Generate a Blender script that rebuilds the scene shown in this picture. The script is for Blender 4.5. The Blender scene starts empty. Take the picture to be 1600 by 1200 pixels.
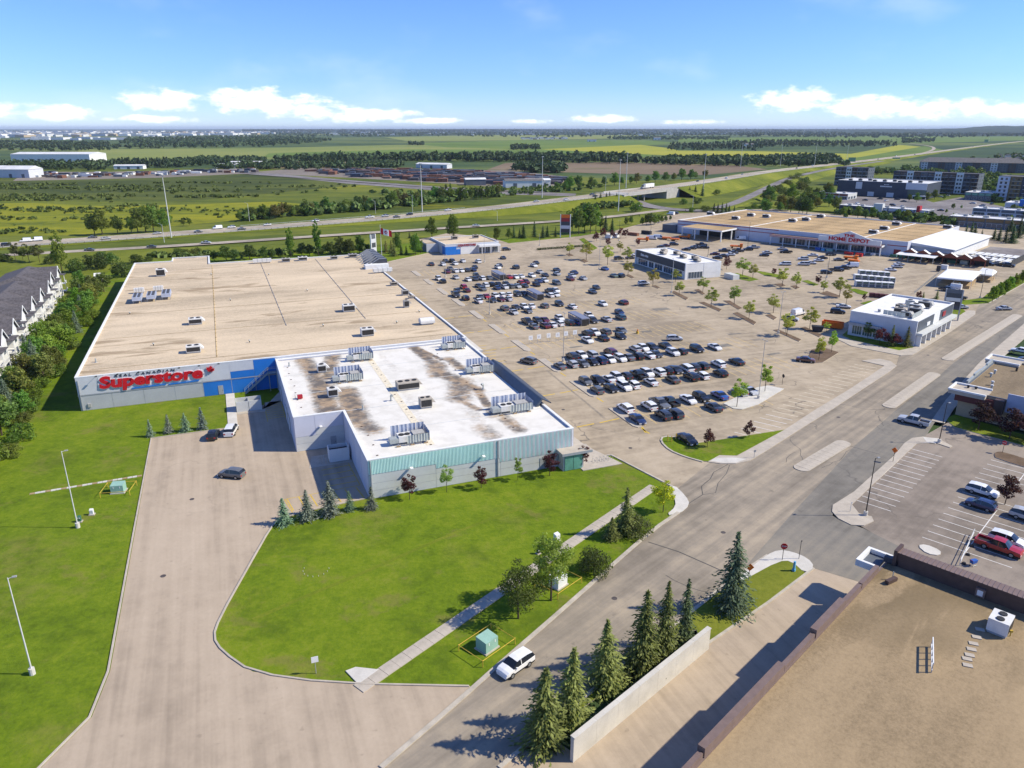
import bpy, bmesh, math, random
import numpy as np
from mathutils import Vector, Matrix
from mathutils.geometry import tessellate_polygon
random.seed(7)
rng = np.random.default_rng(7)
PI = math.pi
R = math.radians
scene = bpy.context.scene
C = scene.collection
# ------------------------------------------------------------------ camera
CAM_H, FPX, HORIZ = 58.0, 1150.0, 200.0
PITCH = math.atan((600 - HORIZ) / FPX)
cam = bpy.data.cameras.new('camera')
cam.sensor_width = 36.0
cam.lens = 36.0 * FPX / 1600.0
cam.clip_end = 120000
camo = bpy.data.objects.new('camera', cam)
camo.location = (0, 0, CAM_H)
camo.rotation_euler = (PI / 2 - PITCH, 0, 0)
C.objects.link(camo)
scene.camera = camo
# ------------------------------------------------------------------ light
SUN_EL, SUN_AZ = R(40.7), R(-1.0)          # azimuth measured from +X
sun = bpy.data.lights.new('sun', 'SUN')
sun.energy = 4.0
sun.angle = R(0.9)
sun.color = (1.0, 0.925, 0.755)
suno = bpy.data.objects.new('sun', sun)
sd = Vector((math.cos(SUN_EL) * math.cos(SUN_AZ), math.cos(SUN_EL) * math.sin(SUN_AZ), math.sin(SUN_EL)))
suno.rotation_euler = sd.to_track_quat('Z', 'Y').to_euler()
suno.location = (200, 0, 300)
C.objects.link(suno)
scene.view_settings.view_transform = 'Standard'
scene.view_settings.look = 'None'
scene.view_settings.exposure = 0.63
scene.view_settings.gamma = 1.0
scene.cycles.max_bounces = 4
scene.cycles.diffuse_bounces = 2
scene.cycles.glossy_bounces = 2
scene.cycles.transmission_bounces = 3
scene.cycles.transparent_max_bounces = 6
scene.cycles.volume_bounces = 0
# ------------------------------------------------------------------ node helpers
class NT:
 def __init__(self, tree):
  self.t = tree
  tree.nodes.clear()
 def n(self, typ, **kw):
  nd = self.t.nodes.new(typ)
  for k, v in kw.items():
   if k in nd.inputs and not hasattr(nd, k):
    nd.inputs[k].default_value = v
   else:
    setattr(nd, k, v)
  return nd
 def link(self, a, b):
  self.t.links.new(a, b)
 def val(self, sock, v):
  if isinstance(v, (int, float, tuple, list)):
   sock.default_value = v
  else:
   self.link(v, sock)
 def math(self, op, a, b=None, clamp=False):
  m = self.n('ShaderNodeMath', operation=op)
  m.use_clamp = clamp
  self.val(m.inputs[0], a)
  if b is not None:
   self.val(m.inputs[1], b)
  return m.outputs[0]
 def noise(self, vec, scale, detail=4.0, rough=0.55, dist=0.0):
  nd = self.n('ShaderNodeTexNoise')
  nd.inputs['Scale'].default_value = scale
  nd.inputs['Detail'].default_value = detail
  nd.inputs['Roughness'].default_value = rough
  nd.inputs['Distortion'].default_value = dist
  if vec is not None:
   self.link(vec, nd.inputs['Vector'])
  return nd.outputs['Fac']
 def ramp(self, fac, stops):
  r = self.n('ShaderNodeValToRGB')
  el = r.color_ramp.elements
  while len(el) > 1:
   el.remove(el[-1])
  el[0].position = stops[0][0]
  el[0].color = tuple(stops[0][1]) + (1,) if len(stops[0][1]) == 3 else stops[0][1]
  for p, c in stops[1:]:
   e = el.new(p)
   e.color = tuple(c) + (1,) if len(c) == 3 else c
  self.link(fac, r.inputs[0])
  return r.outputs[0]
 def mix(self, fac, a, b, blend='MIX'):
  m = self.n('ShaderNodeMix', data_type='RGBA', blend_type=blend)
  self.val(m.inputs[0], fac)
  for s, v in ((m.inputs[6], a), (m.inputs[7], b)):
   if isinstance(v, (tuple, list)):
    s.default_value = tuple(v) + (1,) if len(v) == 3 else v
   else:
    self.link(v, s)
  return m.outputs[2]
 def smooth(self, x, lo, hi):
  m = self.n('ShaderNodeMapRange')
  m.interpolation_type = 'SMOOTHSTEP'
  self.link(x, m.inputs[0])
  m.inputs[1].default_value = lo
  m.inputs[2].default_value = hi
  return m.outputs[0]
# ------------------------------------------------------------------ world: Nishita sky + fair-weather cumulus
world = bpy.data.worlds.new('World')
scene.world = world
world.use_nodes = True
w = NT(world.node_tree)
sky = w.n('ShaderNodeTexSky', sky_type='NISHITA')
sky.sun_disc = False
sky.sun_elevation = SUN_EL
sky.sun_rotation = R(90) - SUN_AZ
sky.altitude = 650
sky.air_density = 1.0
sky.dust_density = 0.1
sky.ozone_density = 3.0
geo = w.n('ShaderNodeTexCoord')
sep = w.n('ShaderNodeSeparateXYZ')
w.link(geo.outputs['Generated'], sep.inputs[0])
az = w.math('ARCTAN2', sep.outputs[0], sep.outputs[1])
el = w.math('ARCSINE', sep.outputs[2])
# puffs: azimuth, elevation, half width, half height (degrees); beyond the frame the same sky folds on round the compass
CL = [(-37, .75, 3.2, .4), (-33.5, 1.05, 3.0, .6), (-30.2, .85, 2.4, .55), (-24.2, 1.75, 3.0, .8), (-18.6, 1.85, 2.9, 1.0),
  (-15.2, 1.35, 4.2, .85), (-11, .9, 4.6, .55), (-25, .55, 3.2, .3), (6.5, .65, 2.8, .32), (1.5, .45, 2.2, .2),
  (19.8, 1.8, 3.4, .85), (24.5, 1.3, 3.4, .8), (28.5, 1.15, 3.8, .75), (32.6, .95, 3.6, .6), (37, .85, 3.6, .5), (-6, .5, 3, .25), (13, .4, 3, .2)]
fold = w.n('ShaderNodeMath', operation='PINGPONG')
w.link(w.math('ADD', az, R(40)), fold.inputs[0])
fold.inputs[1].default_value = R(80)
azf = w.math('SUBTRACT', fold.outputs[0], R(40))
cv = w.n('ShaderNodeCombineXYZ')
w.link(azf, cv.inputs[0])
w.link(w.math('MULTIPLY', el, 2.2), cv.inputs[1])
nz = w.noise(cv.outputs[0], 42.0, 5.0, 0.58)
nz2 = w.noise(cv.outputs[0], 12.0, 2.0, 0.5)
cov = None
for (a0, e0, hw, hh) in CL:
 sx_, sy_ = 1 / R(hw), 1 / (2.2 * R(hh))
 ma = w.n('ShaderNodeVectorMath', operation='MULTIPLY_ADD')
 w.link(cv.outputs[0], ma.inputs[0])
 ma.inputs[1].default_value = (sx_, sy_, 0)
 ma.inputs[2].default_value = (-R(a0) * sx_, -R(e0) * 2.2 * sy_, 0)
 dp_ = w.n('ShaderNodeVectorMath', operation='DOT_PRODUCT')
 w.link(ma.outputs[0], dp_.inputs[0])
 w.link(ma.outputs[0], dp_.inputs[1])
 cov = dp_.outputs['Value'] if cov is None else w.math('MINIMUM', cov, dp_.outputs['Value'])
cov = w.math('SUBTRACT', 1.0, cov)
cov = w.math('MAXIMUM', cov, -1.5)
dens = w.math('ADD', cov, w.math('MULTIPLY', w.math('SUBTRACT', nz, 0.5), 3.2))
dens = w.math('ADD', dens, w.math('MULTIPLY', w.math('SUBTRACT', nz2, 0.5), 1.4))
cf = w.smooth(dens, -0.1, 0.85)
# thin high veil over the whole dome
veil = w.math('MULTIPLY', w.smooth(w.noise(cv.outputs[0], 5.0, 4.0, 0.55), 0.50, 0.8), 0.28)
cf2 = w.math('MAXIMUM', w.math('MULTIPLY', cf, 0.9), veil)
ccol = w.mix(w.smooth(dens, .2, 1.5), (4.6, 5.1, 6.4), (7.2, 7.3, 7.5))
deep = w.mix(w.smooth(el, R(-.5), R(3.6)), (.46, .58, .90), (.36, .50, .82))
skyc = w.mix(1.0, sky.outputs[0], deep, 'MULTIPLY')
bg = w.n('ShaderNodeBackground')
w.link(w.mix(cf2, skyc, ccol), bg.inputs[0])
bg.inputs[1].default_value = 0.15
out = w.n('ShaderNodeOutputWorld')
w.link(bg.outputs[0], out.inputs[0])
# ------------------------------------------------------------------ materials
MATS = {}
def new_mat(name):
 m = bpy.data.materials.new(name)
 m.use_nodes = True
 MATS[name] = m
 return m, NT(m.node_tree)
def finish(t, col, rough=0.8, metal=0.0, bump=None, bstr=0.3, bdist=0.05, spec=0.3):
 b = t.n('ShaderNodeBsdfPrincipled')
 if isinstance(col, (tuple, list)):
  b.inputs['Base Color'].default_value = tuple(col) + (1,)
 else:
  t.link(col, b.inputs['Base Color'])
 t.val(b.inputs['Roughness'], rough)
 b.inputs['Metallic'].default_value = metal
 b.inputs['Specular IOR Level'].default_value = spec
 if bump is not None:
  bn = t.n('ShaderNodeBump')
  bn.inputs['Strength'].default_value = bstr
  bn.inputs['Distance'].default_value = bdist
  t.link(bump, bn.inputs['Height'])
  t.link(bn.outputs[0], b.inputs['Normal'])
 o = t.n('ShaderNodeOutputMaterial')
 t.link(b.outputs[0], o.inputs[0])
 return b
def simple(name, c, rough=0.7, metal=0.0, var=0.12, scale=1.2, spec=0.3):
 """paint, metal, plastic: base colour with faint grime"""
 m, t = new_mat(name)
 tc = t.n('ShaderNodeTexCoord')
 f = t.noise(tc.outputs['Object'], scale, 5.0, 0.6)
 f2 = t.noise(tc.outputs['Object'], scale * 9, 3.0, 0.6)
 f = t.math('ADD', t.math('MULTIPLY', f, .7), t.math('MULTIPLY', f2, .3))
 lo = tuple(x * (1 - 1.6 * var) for x in c)
 hi = tuple(min(x * (1 + var), .95) for x in c)
 finish(t, t.ramp(f, [(.3, lo), (.7, hi)]), rough, metal, spec=spec)
 return m
def worldpos(t, rotdeg=0, sx=1.0, sy=1.0):
 g = t.n('ShaderNodeNewGeometry')
 mp = t.n('ShaderNodeMapping')
 mp.vector_type = 'TEXTURE'
 mp.inputs['Rotation'].default_value = (0, 0, R(rotdeg))
 mp.inputs['Scale'].default_value = (1 / sx, 1 / sy, 1)
 t.link(g.outputs['Position'], mp.inputs['Vector'])
 return mp.outputs[0]
def asphalt(name, c, rot=21.5, streak=0.5, cracks=0.6, dusty=(.30, .245, .19), rough=.9, k=1.0):
 m, t = new_mat(name)
 p = worldpos(t)
 ps = worldpos(t, rot, 0.02, 0.6)
 big = t.noise(p, 0.035, 5, 0.6, 0.6)
 med = t.noise(p, 0.33, 5, 0.65)
 fine = t.noise(p, 2.2, 5, 0.75)
 st = t.noise(ps, 1.0, 4, 0.6)
 f = t.math('ADD', t.math('MULTIPLY', big, .55), t.math('MULTIPLY', st, streak * .45))
 f = t.math('ADD', f, t.math('MULTIPLY', med, .35))
 f = t.math('DIVIDE', f, .9 + .45 * streak)
 lo = tuple(x * .70 for x in c)
 col = t.ramp(f, [(.5 - .08 / k, lo), (.5, c), (.5 + .085 / k, dusty)])
 col = t.mix(t.math('MULTIPLY', t.math('SUBTRACT', fine, .35), .5), col, tuple(x * .55 for x in c))
 # tar-sealed cracks
 v = t.n('ShaderNodeTexVoronoi', feature='DISTANCE_TO_EDGE')
 v.inputs['Scale'].default_value = 0.055
 dn = t.n('ShaderNodeMix', data_type='VECTOR')
 nzc = t.n('ShaderNodeTexNoise')
 nzc.inputs['Scale'].default_value = .25
 t.link(p, nzc.inputs['Vector'])
 dn.inputs[0].default_value = .5
 ad = t.n('ShaderNodeVectorMath', operation='MULTIPLY_ADD')
 t.link(nzc.outputs['Color'], ad.inputs[0])
 ad.inputs[1].default_value = (7, 7, 0)
 t.link(p, ad.inputs[2])
 t.link(ad.outputs[0], v.inputs['Vector'])
 cr = t.math('SUBTRACT', 1.0, t.smooth(v.outputs['Distance'], .002, .011))
 cr = t.math('MULTIPLY', cr, t.smooth(t.noise(p, .021, 3, .5), .52, .62))
 col = t.mix(t.math('MULTIPLY', cr, cracks), col, (.08, .075, .07))
 # oil drips
 oil = t.math('MULTIPLY', t.smooth(t.noise(p, .9, 2, .5), .67, .78), .35)
 col = t.mix(oil, col, tuple(x * .4 for x in c))
 finish(t, col, rough, bump=fine, bstr=.25, bdist=.02, spec=.2)
 return m
def ground_mat(name, stops, s1=.02, s2=.25, s3=3.0, bump=.5, patch=None, patch_scale=.012, wt=(.5, .3, .2), rot=0, sx=1, sy=1):
 m, t = new_mat(name)
 p = worldpos(t, rot, sx, sy)
 f = t.math('ADD', t.math('MULTIPLY', t.noise(p, s1, 5, .6, .4), wt[0]), t.math('MULTIPLY', t.noise(p, s2, 5, .65), wt[1]))
 fine = t.noise(p, s3, 4, .7)
 f = t.math('ADD', f, t.math('MULTIPLY', fine, wt[2]))
 stops = [(.5 + (a_ - .5) * .6, b_) for a_, b_ in stops]
 col = t.ramp(f, stops)
 if patch:
  for i, (pc, lo, hi, amt) in enumerate(patch):
   q = t.n('ShaderNodeMapping')
   q.inputs['Location'].default_value = (137.0 * (i + 1), 71.0 * i, 0)
   t.link(p, q.inputs['Vector'])
   k = t.smooth(t.noise(q.outputs[0], patch_scale * (1 + .7 * i), 6, .62, .3), lo, hi)
   k = t.math('MULTIPLY', k, t.smooth(t.noise(q.outputs[0], s3 * .25, 3, .7), .3, .6))
   col = t.mix(t.math('MULTIPLY', k, amt), col, pc)
 finish(t, col, .95, bump=fine, bstr=bump, bdist=.12, spec=.1)
 return m
asphalt('lot_asphalt', (.395, .322, .228), 21.5, .6, .6, (.475, .39, .28), k=.95)
asphalt('road_asphalt', (.285, .242, .186), 45, 1.2, .6, (.40, .33, .24), k=.85)
asphalt('drive_asphalt', (.21, .192, .162), 45, .9, .5, (.275, .242, .192), k=.8)
asphalt('lower_lot_asphalt', (.275, .23, .186), 45, .6, .5, (.32, .268, .215), k=.9)
asphalt('yard_asphalt', (.43, .345, .253), 111.5, 1.3, .12, (.50, .405, .30), k=.6)
asphalt('highway_asphalt', (.40, .345, .27), 12, .8, .2, (.50, .43, .33))
asphalt('far_lot_asphalt', (.21, .19, .185), 30, .3, .2, (.27, .25, .24))
simple('concrete', (.46, .405, .33), .9, var=.14, scale=.5)
simple('concrete_pale', (.58, .55, .49), .9, var=.12, scale=.5)
simple('kerb_concrete', (.47, .42, .34), .9, var=.18, scale=.8)
simple('yellow_paint', (.62, .42, .06), .8, var=.25, scale=2)
simple('faded_yellow', (.66, .47, .18), .85, var=.22, scale=1.5)
simple('white_paint', (.72, .70, .66), .8, var=.15, scale=2)
simple('tar', (.085, .08, .072), .7, var=.3)
ground_mat('lawn_grass', [(.30, (.075, .115, .008)), (.46, (.118, .178, .009)), (.58, (.155, .21, .012)), (.72, (.20, .22, .028))],
   .035, .45, 1.6, .8, patch=[((.20, .19, .045), .52, .66, .5), ((.06, .10, .008), .50, .64, .6), ((.19, .16, .05), .56, .64, .5)], patch_scale=.05, wt=(.42, .33, .25))
ground_mat('worn_grass', [(.32, (.115, .16, .012)), (.5, (.155, .19, .016)), (.7, (.2, .21, .03))], .05, .5, 2, .5)
ground_mat('rough_grass', [(.32, (.085, .11, .014)), (.48, (.14, .165, .018)), (.62, (.19, .205, .026)), (.75, (.24, .225, .045))],
   .012, .12, 1.2, .8, patch=[((.055, .085, .014), .54, .66, .6)], patch_scale=.02)
ground_mat('meadow', [(.33, (.05, .072, .014)), (.47, (.09, .12, .018)), (.60, (.145, .165, .022)), (.74, (.19, .19, .03))],
   .006, .05, .5, .9, patch=[((.27, .25, .012), .55, .68, .85), ((.035, .055, .014), .53, .64, .7), ((.22, .17, .09), .66, .73, .8)],
   patch_scale=.0065, sx=.55, sy=1.5)
ground_mat('meadow_dark', [(.33, (.045, .06, .015)), (.5, (.08, .1, .02)), (.66, (.12, .135, .024)), (.78, (.15, .155, .028))],  # darker green, shrubby part of the meadow
   .006, .04, .4, .9, patch=[((.025, .042, .014), .5, .62, .8)], patch_scale=.009, sx=.5, sy=1.4)
ground_mat('flower_meadow', [(.30, (.1, .13, .015)), (.48, (.185, .20, .015)), (.62, (.26, .25, .015)), (.75, (.17, .185, .02))],
   .012, .09, .7, .8, patch=[((.07, .1, .014), .52, .64, .85)], patch_scale=.012, sx=.6, sy=1.6)
ground_mat('crop_green', [(.3, (.085, .14, .03)), (.5, (.12, .18, .035)), (.7, (.16, .21, .045))], .003, .03, .2, .3, sx=.6)
ground_mat('crop_yellow', [(.3, (.21, .24, .03)), (.5, (.31, .31, .035)), (.7, (.36, .33, .045))], .003, .03, .2, .3, sx=.6)
ground_mat('crop_pale', [(.3, (.15, .19, .05)), (.5, (.2, .23, .06)), (.7, (.25, .26, .08))], .003, .03, .2, .3, sx=.6)
ground_mat('bare_field', [(.3, (.15, .115, .075)), (.5, (.2, .15, .1)), (.7, (.24, .19, .12))], .004, .03, .2, .3,
   patch=[((.1, .12, .03), .5, .6, .7)], patch_scale=.006, sx=.5)
ground_mat('gravel_yard', [(.3, (.16, .14, .12)), (.5, (.22, .19, .16)), (.7, (.27, .23, .19))], .01, .1, 1, .3)
ground_mat('far_plain', [(.3, (.03, .055, .03)), (.46, (.05, .085, .032)), (.56, (.11, .145, .04)), (.7, (.2, .2, .06))],
   .0009, .004, .03, .2, wt=(.55, .3, .15), sx=.35)
ground_mat('forest_floor', [(.3, (.02, .035, .026)), (.5, (.03, .05, .032)), (.7, (.045, .07, .036))], .004, .02, .1, .4)
ground_mat('mulch', [(.3, (.11, .075, .05)), (.5, (.15, .105, .07)), (.7, (.2, .14, .1))], .2, 1, 6, .5)
def roof_gravel(name, c, rot=21.5, stain=(.17, .115, .06), amt=.75, lo=.6, sc=.03):
 m, t = new_mat(name)
 p = worldpos(t, rot, .25, 1)
 q = worldpos(t, rot)
 f = t.math('ADD', t.math('MULTIPLY', t.noise(p, .09, 5, .6), .5), t.math('MULTIPLY', t.noise(q, 1.2, 5, .7), .2))
 fine = t.noise(q, 2.6, 4, .8)
 f = t.math('ADD', f, t.math('MULTIPLY', fine, .3))
 col = t.ramp(f, [(.40, tuple(x * .70 for x in c)), (.5, c), (.59, tuple(min(.9, x * 1.18) for x in c))])
 k = t.smooth(t.noise(worldpos(t, rot, .22, 1.0), sc * 6, 5, .6, .4), lo, lo + .1)
 k = t.math('MULTIPLY', k, t.smooth(t.noise(q, sc * 1.2, 2, .5), .42, .58))
 col = t.mix(t.math('MULTIPLY', k, amt), col, stain)
 finish(t, col, .95, bump=fine, bstr=.5, bdist=.05, spec=.1)
 return m
roof_gravel('roof_tan', (.56, .452, .315), lo=.53, amt=.6)
roof_gravel('roof_ochre', (.44, .31, .165), 45, (.3, .2, .1), .4)
roof_gravel('roof_brown', (.33, .245, .145), 45, (.13, .098, .055), .6, .45, .03)
roof_gravel('roof_brown_dark', (.24, .185, .12), 45, (.10, .08, .06), .5)
# white membrane roof with a per-vertex dirt mask
m, t = new_mat('roof_white')
at = t.n('ShaderNodeAttribute', attribute_name='dirt')
q = worldpos(t)
base = t.ramp(t.noise(q, .35, 5, .6), [(.38, (.64, .61, .54)), (.56, (.72, .69, .62))])
ns = t.noise(q, 1.1, 5, .65)
k = t.smooth(t.math('ADD', at.outputs['Fac'], t.math('MULTIPLY', t.math('SUBTRACT', ns, .5), .9)), .12, .85)
dcol = t.ramp(t.noise(q, .4, 4, .6), [(.42, (.07, .05, .036)), (.5, (.17, .115, .065)), (.58, (.32, .21, .11))])
finish(t, t.mix(t.math('MULTIPLY', k, .88), base, dcol), .75, spec=.3)
simple('roof_white_plain', (.76, .75, .72), .7, var=.1, scale=.3)
simple('roof_far_white', (.66, .66, .66), .7, var=.15, scale=.1)
simple('shingle', (.115, .105, .11), .9, var=.35, scale=1.5)
simple('shingle_grey', (.16, .15, .145), .9, var=.3, scale=.6)
simple('siding_grey', (.56, .57, .60), .65, var=.07, scale=.3)
simple('siding_lilac', (.58, .59, .66), .65, var=.06, scale=.3)
simple('siding_lower', (.43, .44, .455), .65, var=.07, scale=.3)
simple('siding_beige', (.57, .58, .56), .65, var=.07, scale=.3)
simple('siding_white', (.72, .72, .70), .6, var=.07, scale=.3)
simple('siding_teal', (.58, .82, .75), .45, var=.08, scale=.2)
simple('teal_glass', (.13, .33, .26), .2, var=.2, scale=.4, spec=.6)
simple('blue_panel', (.02, .17, .56), .45, var=.08, scale=.3)
simple('trim_white', (.76, .76, .74), .6, var=.08)
simple('trim_grey', (.34, .355, .375), .5, var=.1)
simple('trim_dark', (.045, .045, .05), .5, var=.2)
simple('dark_metal', (.055, .06, .075), .45, var=.2)
simple('slate_metal', (.085, .105, .135), .4, .2, var=.15)
simple('brown_metal', (.19, .135, .115), .5, var=.12)
simple('brown_metal_dark', (.095, .062, .052), .55, var=.15)
simple('pale_line', (.74, .66, .5), .85, var=.2, scale=1.5)
simple('maroon_wall', (.13, .04, .04), .7, var=.12)
simple('tan_stucco', (.42, .33, .22), .85, var=.08)
simple('mauve_panel', (.42, .43, .53), .6, var=.06)
simple('charcoal_panel', (.06, .068, .078), .55, var=.12)
simple('charcoal_blue', (.05, .06, .085), .6, var=.15, scale=.2)
simple('slate_wall', (.11, .125, .15), .65, var=.12, scale=.2)
simple('brown_wall', (.085, .06, .055), .7, var=.15, scale=.2)
simple('gold_wall', (.2, .135, .06), .7, var=.15, scale=.2)
simple('red_sign', (.55, .01, .02), .45, var=.1)
simple('dark_red_sign', (.33, .03, .035), .5, var=.12)
simple('orange_sign', (.75, .16, .015), .5, var=.1)
simple('black_sign', (.012, .012, .014), .5, var=.1)
simple('rust_wall', (.22, .065, .035), .75, var=.15)
simple('red_paint', (.42, .02, .025), .5, var=.12)
simple('galvanised', (.42, .45, .43), .5, .3, var=.15, scale=.8)
simple('galvanised_blue', (.46, .50, .60), .5, .2, var=.12, scale=.8)
simple('unit_white', (.68, .67, .64), .6, var=.1)
simple('unit_grey', (.42, .41, .385), .6, var=.14)
simple('unit_tan', (.45, .40, .33), .65, var=.14)
simple('louvre_dark', (.035, .033, .032), .6, var=.3, scale=3)
simple('green_box', (.28, .46, .38), .55, var=.1)
simple('dark_green_box', (.05, .15, .10), .55, var=.12)
simple('pole_white', (.60, .60, .58), .5, var=.1)
simple('pole_grey', (.38, .38, .37), .5, .2, var=.12)
simple('pole_dark', (.04, .035, .033), .5, var=.2)
simple('wood', (.20, .12, .06), .85, var=.25, scale=2)
simple('pallet_wood', (.38, .27, .15), .85, var=.2, scale=2)
simple('tyre', (.016, .016, .017), .85, var=.2)
simple('rim', (.36, .37, .38), .35, .6, var=.15)
simple('plastic_dark', (.025, .025, .027), .6, var=.2)
simple('orange_paint', (.72, .17, .015), .45, var=.1)
simple('cart_grey', (.27, .275, .31), .45, .3, var=.1)
simple('shelter_roof', (.25, .26, .32), .4, .2, var=.1)
simple('fabric_white', (.80, .80, .78), .7, var=.04)
simple('blue_plastic', (.03, .11, .40), .5, var=.1)
simple('sky_blue_paint', (.12, .38, .62), .5, var=.1)
simple('bark', (.085, .06, .045), .95, var=.3, scale=4)
simple('bark_pale', (.30, .26, .2), .95, var=.2, scale=3)
simple('earth', (.17, .12, .085), .95, var=.2, scale=1)
simple('bridge_concrete', (.42, .40, .37), .9, var=.12, scale=.3)
simple('steel_dark', (.10, .085, .08), .7, .1, var=.3, scale=.4)
simple('rusty_steel', (.20, .09, .055), .85, var=.35, scale=.4)
simple('skin', (.45, .27, .19), .6, var=.05)
simple('cloth_dark', (.03, .03, .04), .9, var=.2)
simple('cloth_red', (.30, .04, .05), .9, var=.15)
simple('headlamp', (.75, .76, .78), .15, var=.05, spec=.6)
simple('taillamp', (.35, .012, .015), .25, var=.08, spec=.6)
# glass for windows and windscreens
for nm, c, ro in (('glass_dark', (.018, .022, .028), .06), ('glass_blue', (.06, .085, .115), .08), ('glass_green', (.07, .12, .10), .1)):
 m, t = new_mat(nm)
 finish(t, c, ro, spec=.6)
# vehicle paint: colour comes from the object
m, t = new_mat('car_paint')
oi = t.n('ShaderNodeObjectInfo')
tc = t.n('ShaderNodeTexCoord')
dust = t.smooth(t.noise(tc.outputs['Object'], 2.0, 4, .6), .45, .8)
b = finish(t, t.mix(t.math('MULTIPLY', dust, .12), oi.outputs['Color'], (.3, .26, .21)), .28, spec=.5)
b.inputs['Coat Weight'].default_value = .6
b.inputs['Coat Roughness'].default_value = .08
def leaf_mat(name, transl=.3, spread=.55):
 m, t = new_mat(name)
 oi = t.n('ShaderNodeObjectInfo')
 g = t.n('ShaderNodeNewGeometry')
 r = g.outputs['Random Per Island']
 k = t.math('ADD', t.math('MULTIPLY', r, 2 * spread), 1 - spread)
 k = t.math('MULTIPLY', k, t.math('ADD', t.math('MULTIPLY', oi.outputs['Random'], .35), .82))
 mul = t.n('ShaderNodeVectorMath', operation='SCALE')
 t.link(oi.outputs['Color'], mul.inputs[0])
 t.link(k, mul.inputs['Scale'])
 d = t.n('ShaderNodeBsdfPrincipled')
 d.inputs['Roughness'].default_value = .65
 d.inputs['Specular IOR Level'].default_value = .2
 t.link(mul.outputs[0], d.inputs['Base Color'])
 tr = t.n('ShaderNodeBsdfTranslucent')
 mul2 = t.mix(1.0, mul.outputs[0], (1.5, 1.6, .5), 'MULTIPLY')
 t.link(mul2, tr.inputs[0])
 mx = t.n('ShaderNodeMixShader')
 mx.inputs[0].default_value = transl
 t.link(d.outputs[0], mx.inputs[1])
 t.link(tr.outputs[0], mx.inputs[2])
 o = t.n('ShaderNodeOutputMaterial')
 t.link(mx.outputs[0], o.inputs[0])
leaf_mat('leaves', .38, .45)
leaf_mat('needles', .25, .45)
leaf_mat('far_leaves', .15, .45)
# ------------------------------------------------------------------ geometry helpers
def P(u, v, z=0.0):
 """the point of the place at height z that stands at pixel (u, v) of the 1600 x 1200 photograph"""
 x = (u - 800) / FPX
 y = (600 - v) / FPX
 dy = math.cos(PITCH) + y * math.sin(PITCH)
 dz = -math.sin(PITCH) + y * math.cos(PITCH)
 t_ = (CAM_H - z) / (-dz)
 return Vector((x * t_, dy * t_, z))
def proj_v(p):
 d = p.y * math.cos(PITCH) - (p.z - CAM_H) * math.sin(PITCH)
 up = p.y * math.sin(PITCH) + (p.z - CAM_H) * math.cos(PITCH)
 return 600 - FPX * up / d
def height_at(u, vb, vt):
 b = P(u, vb)
 lo, hi = 0.0, 60.0
 for _ in range(40):
  mid = (lo + hi) / 2
  if proj_v(Vector((b.x, b.y, mid))) > vt:
   lo = mid
  else:
   hi = mid
 return lo
def tag(o, label=None, cat=None, group=None, kind=None):
 if label:
  o['label'] = label
 if cat:
  o['category'] = cat
 if group:
  o['group'] = group
 if kind:
  o['kind'] = kind
 return o
def thing(name, label, cat, loc=(0, 0, 0), rz=0.0, group=None):
 o = bpy.data.objects.new(name, None)
 o.empty_display_size = .3
 C.objects.link(o)
 o.location = loc
 o.rotation_euler = (0, 0, rz)
 return tag(o, label, cat, group)
def link_mesh(name, me, parent=None, loc=None, rz=None, scale=None, color=None):
 o = bpy.data.objects.new(name, me)
 C.objects.link(o)
 if parent is not None:
  o.parent = parent
 if loc is not None:
  o.location = loc
 if rz is not None:
  o.rotation_euler = (0, 0, rz)
 if scale is not None:
  o.scale = (scale,) * 3 if isinstance(scale, (int, float)) else scale
 if color is not None:
  o.color = tuple(color) + (1,)
 return o
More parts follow.
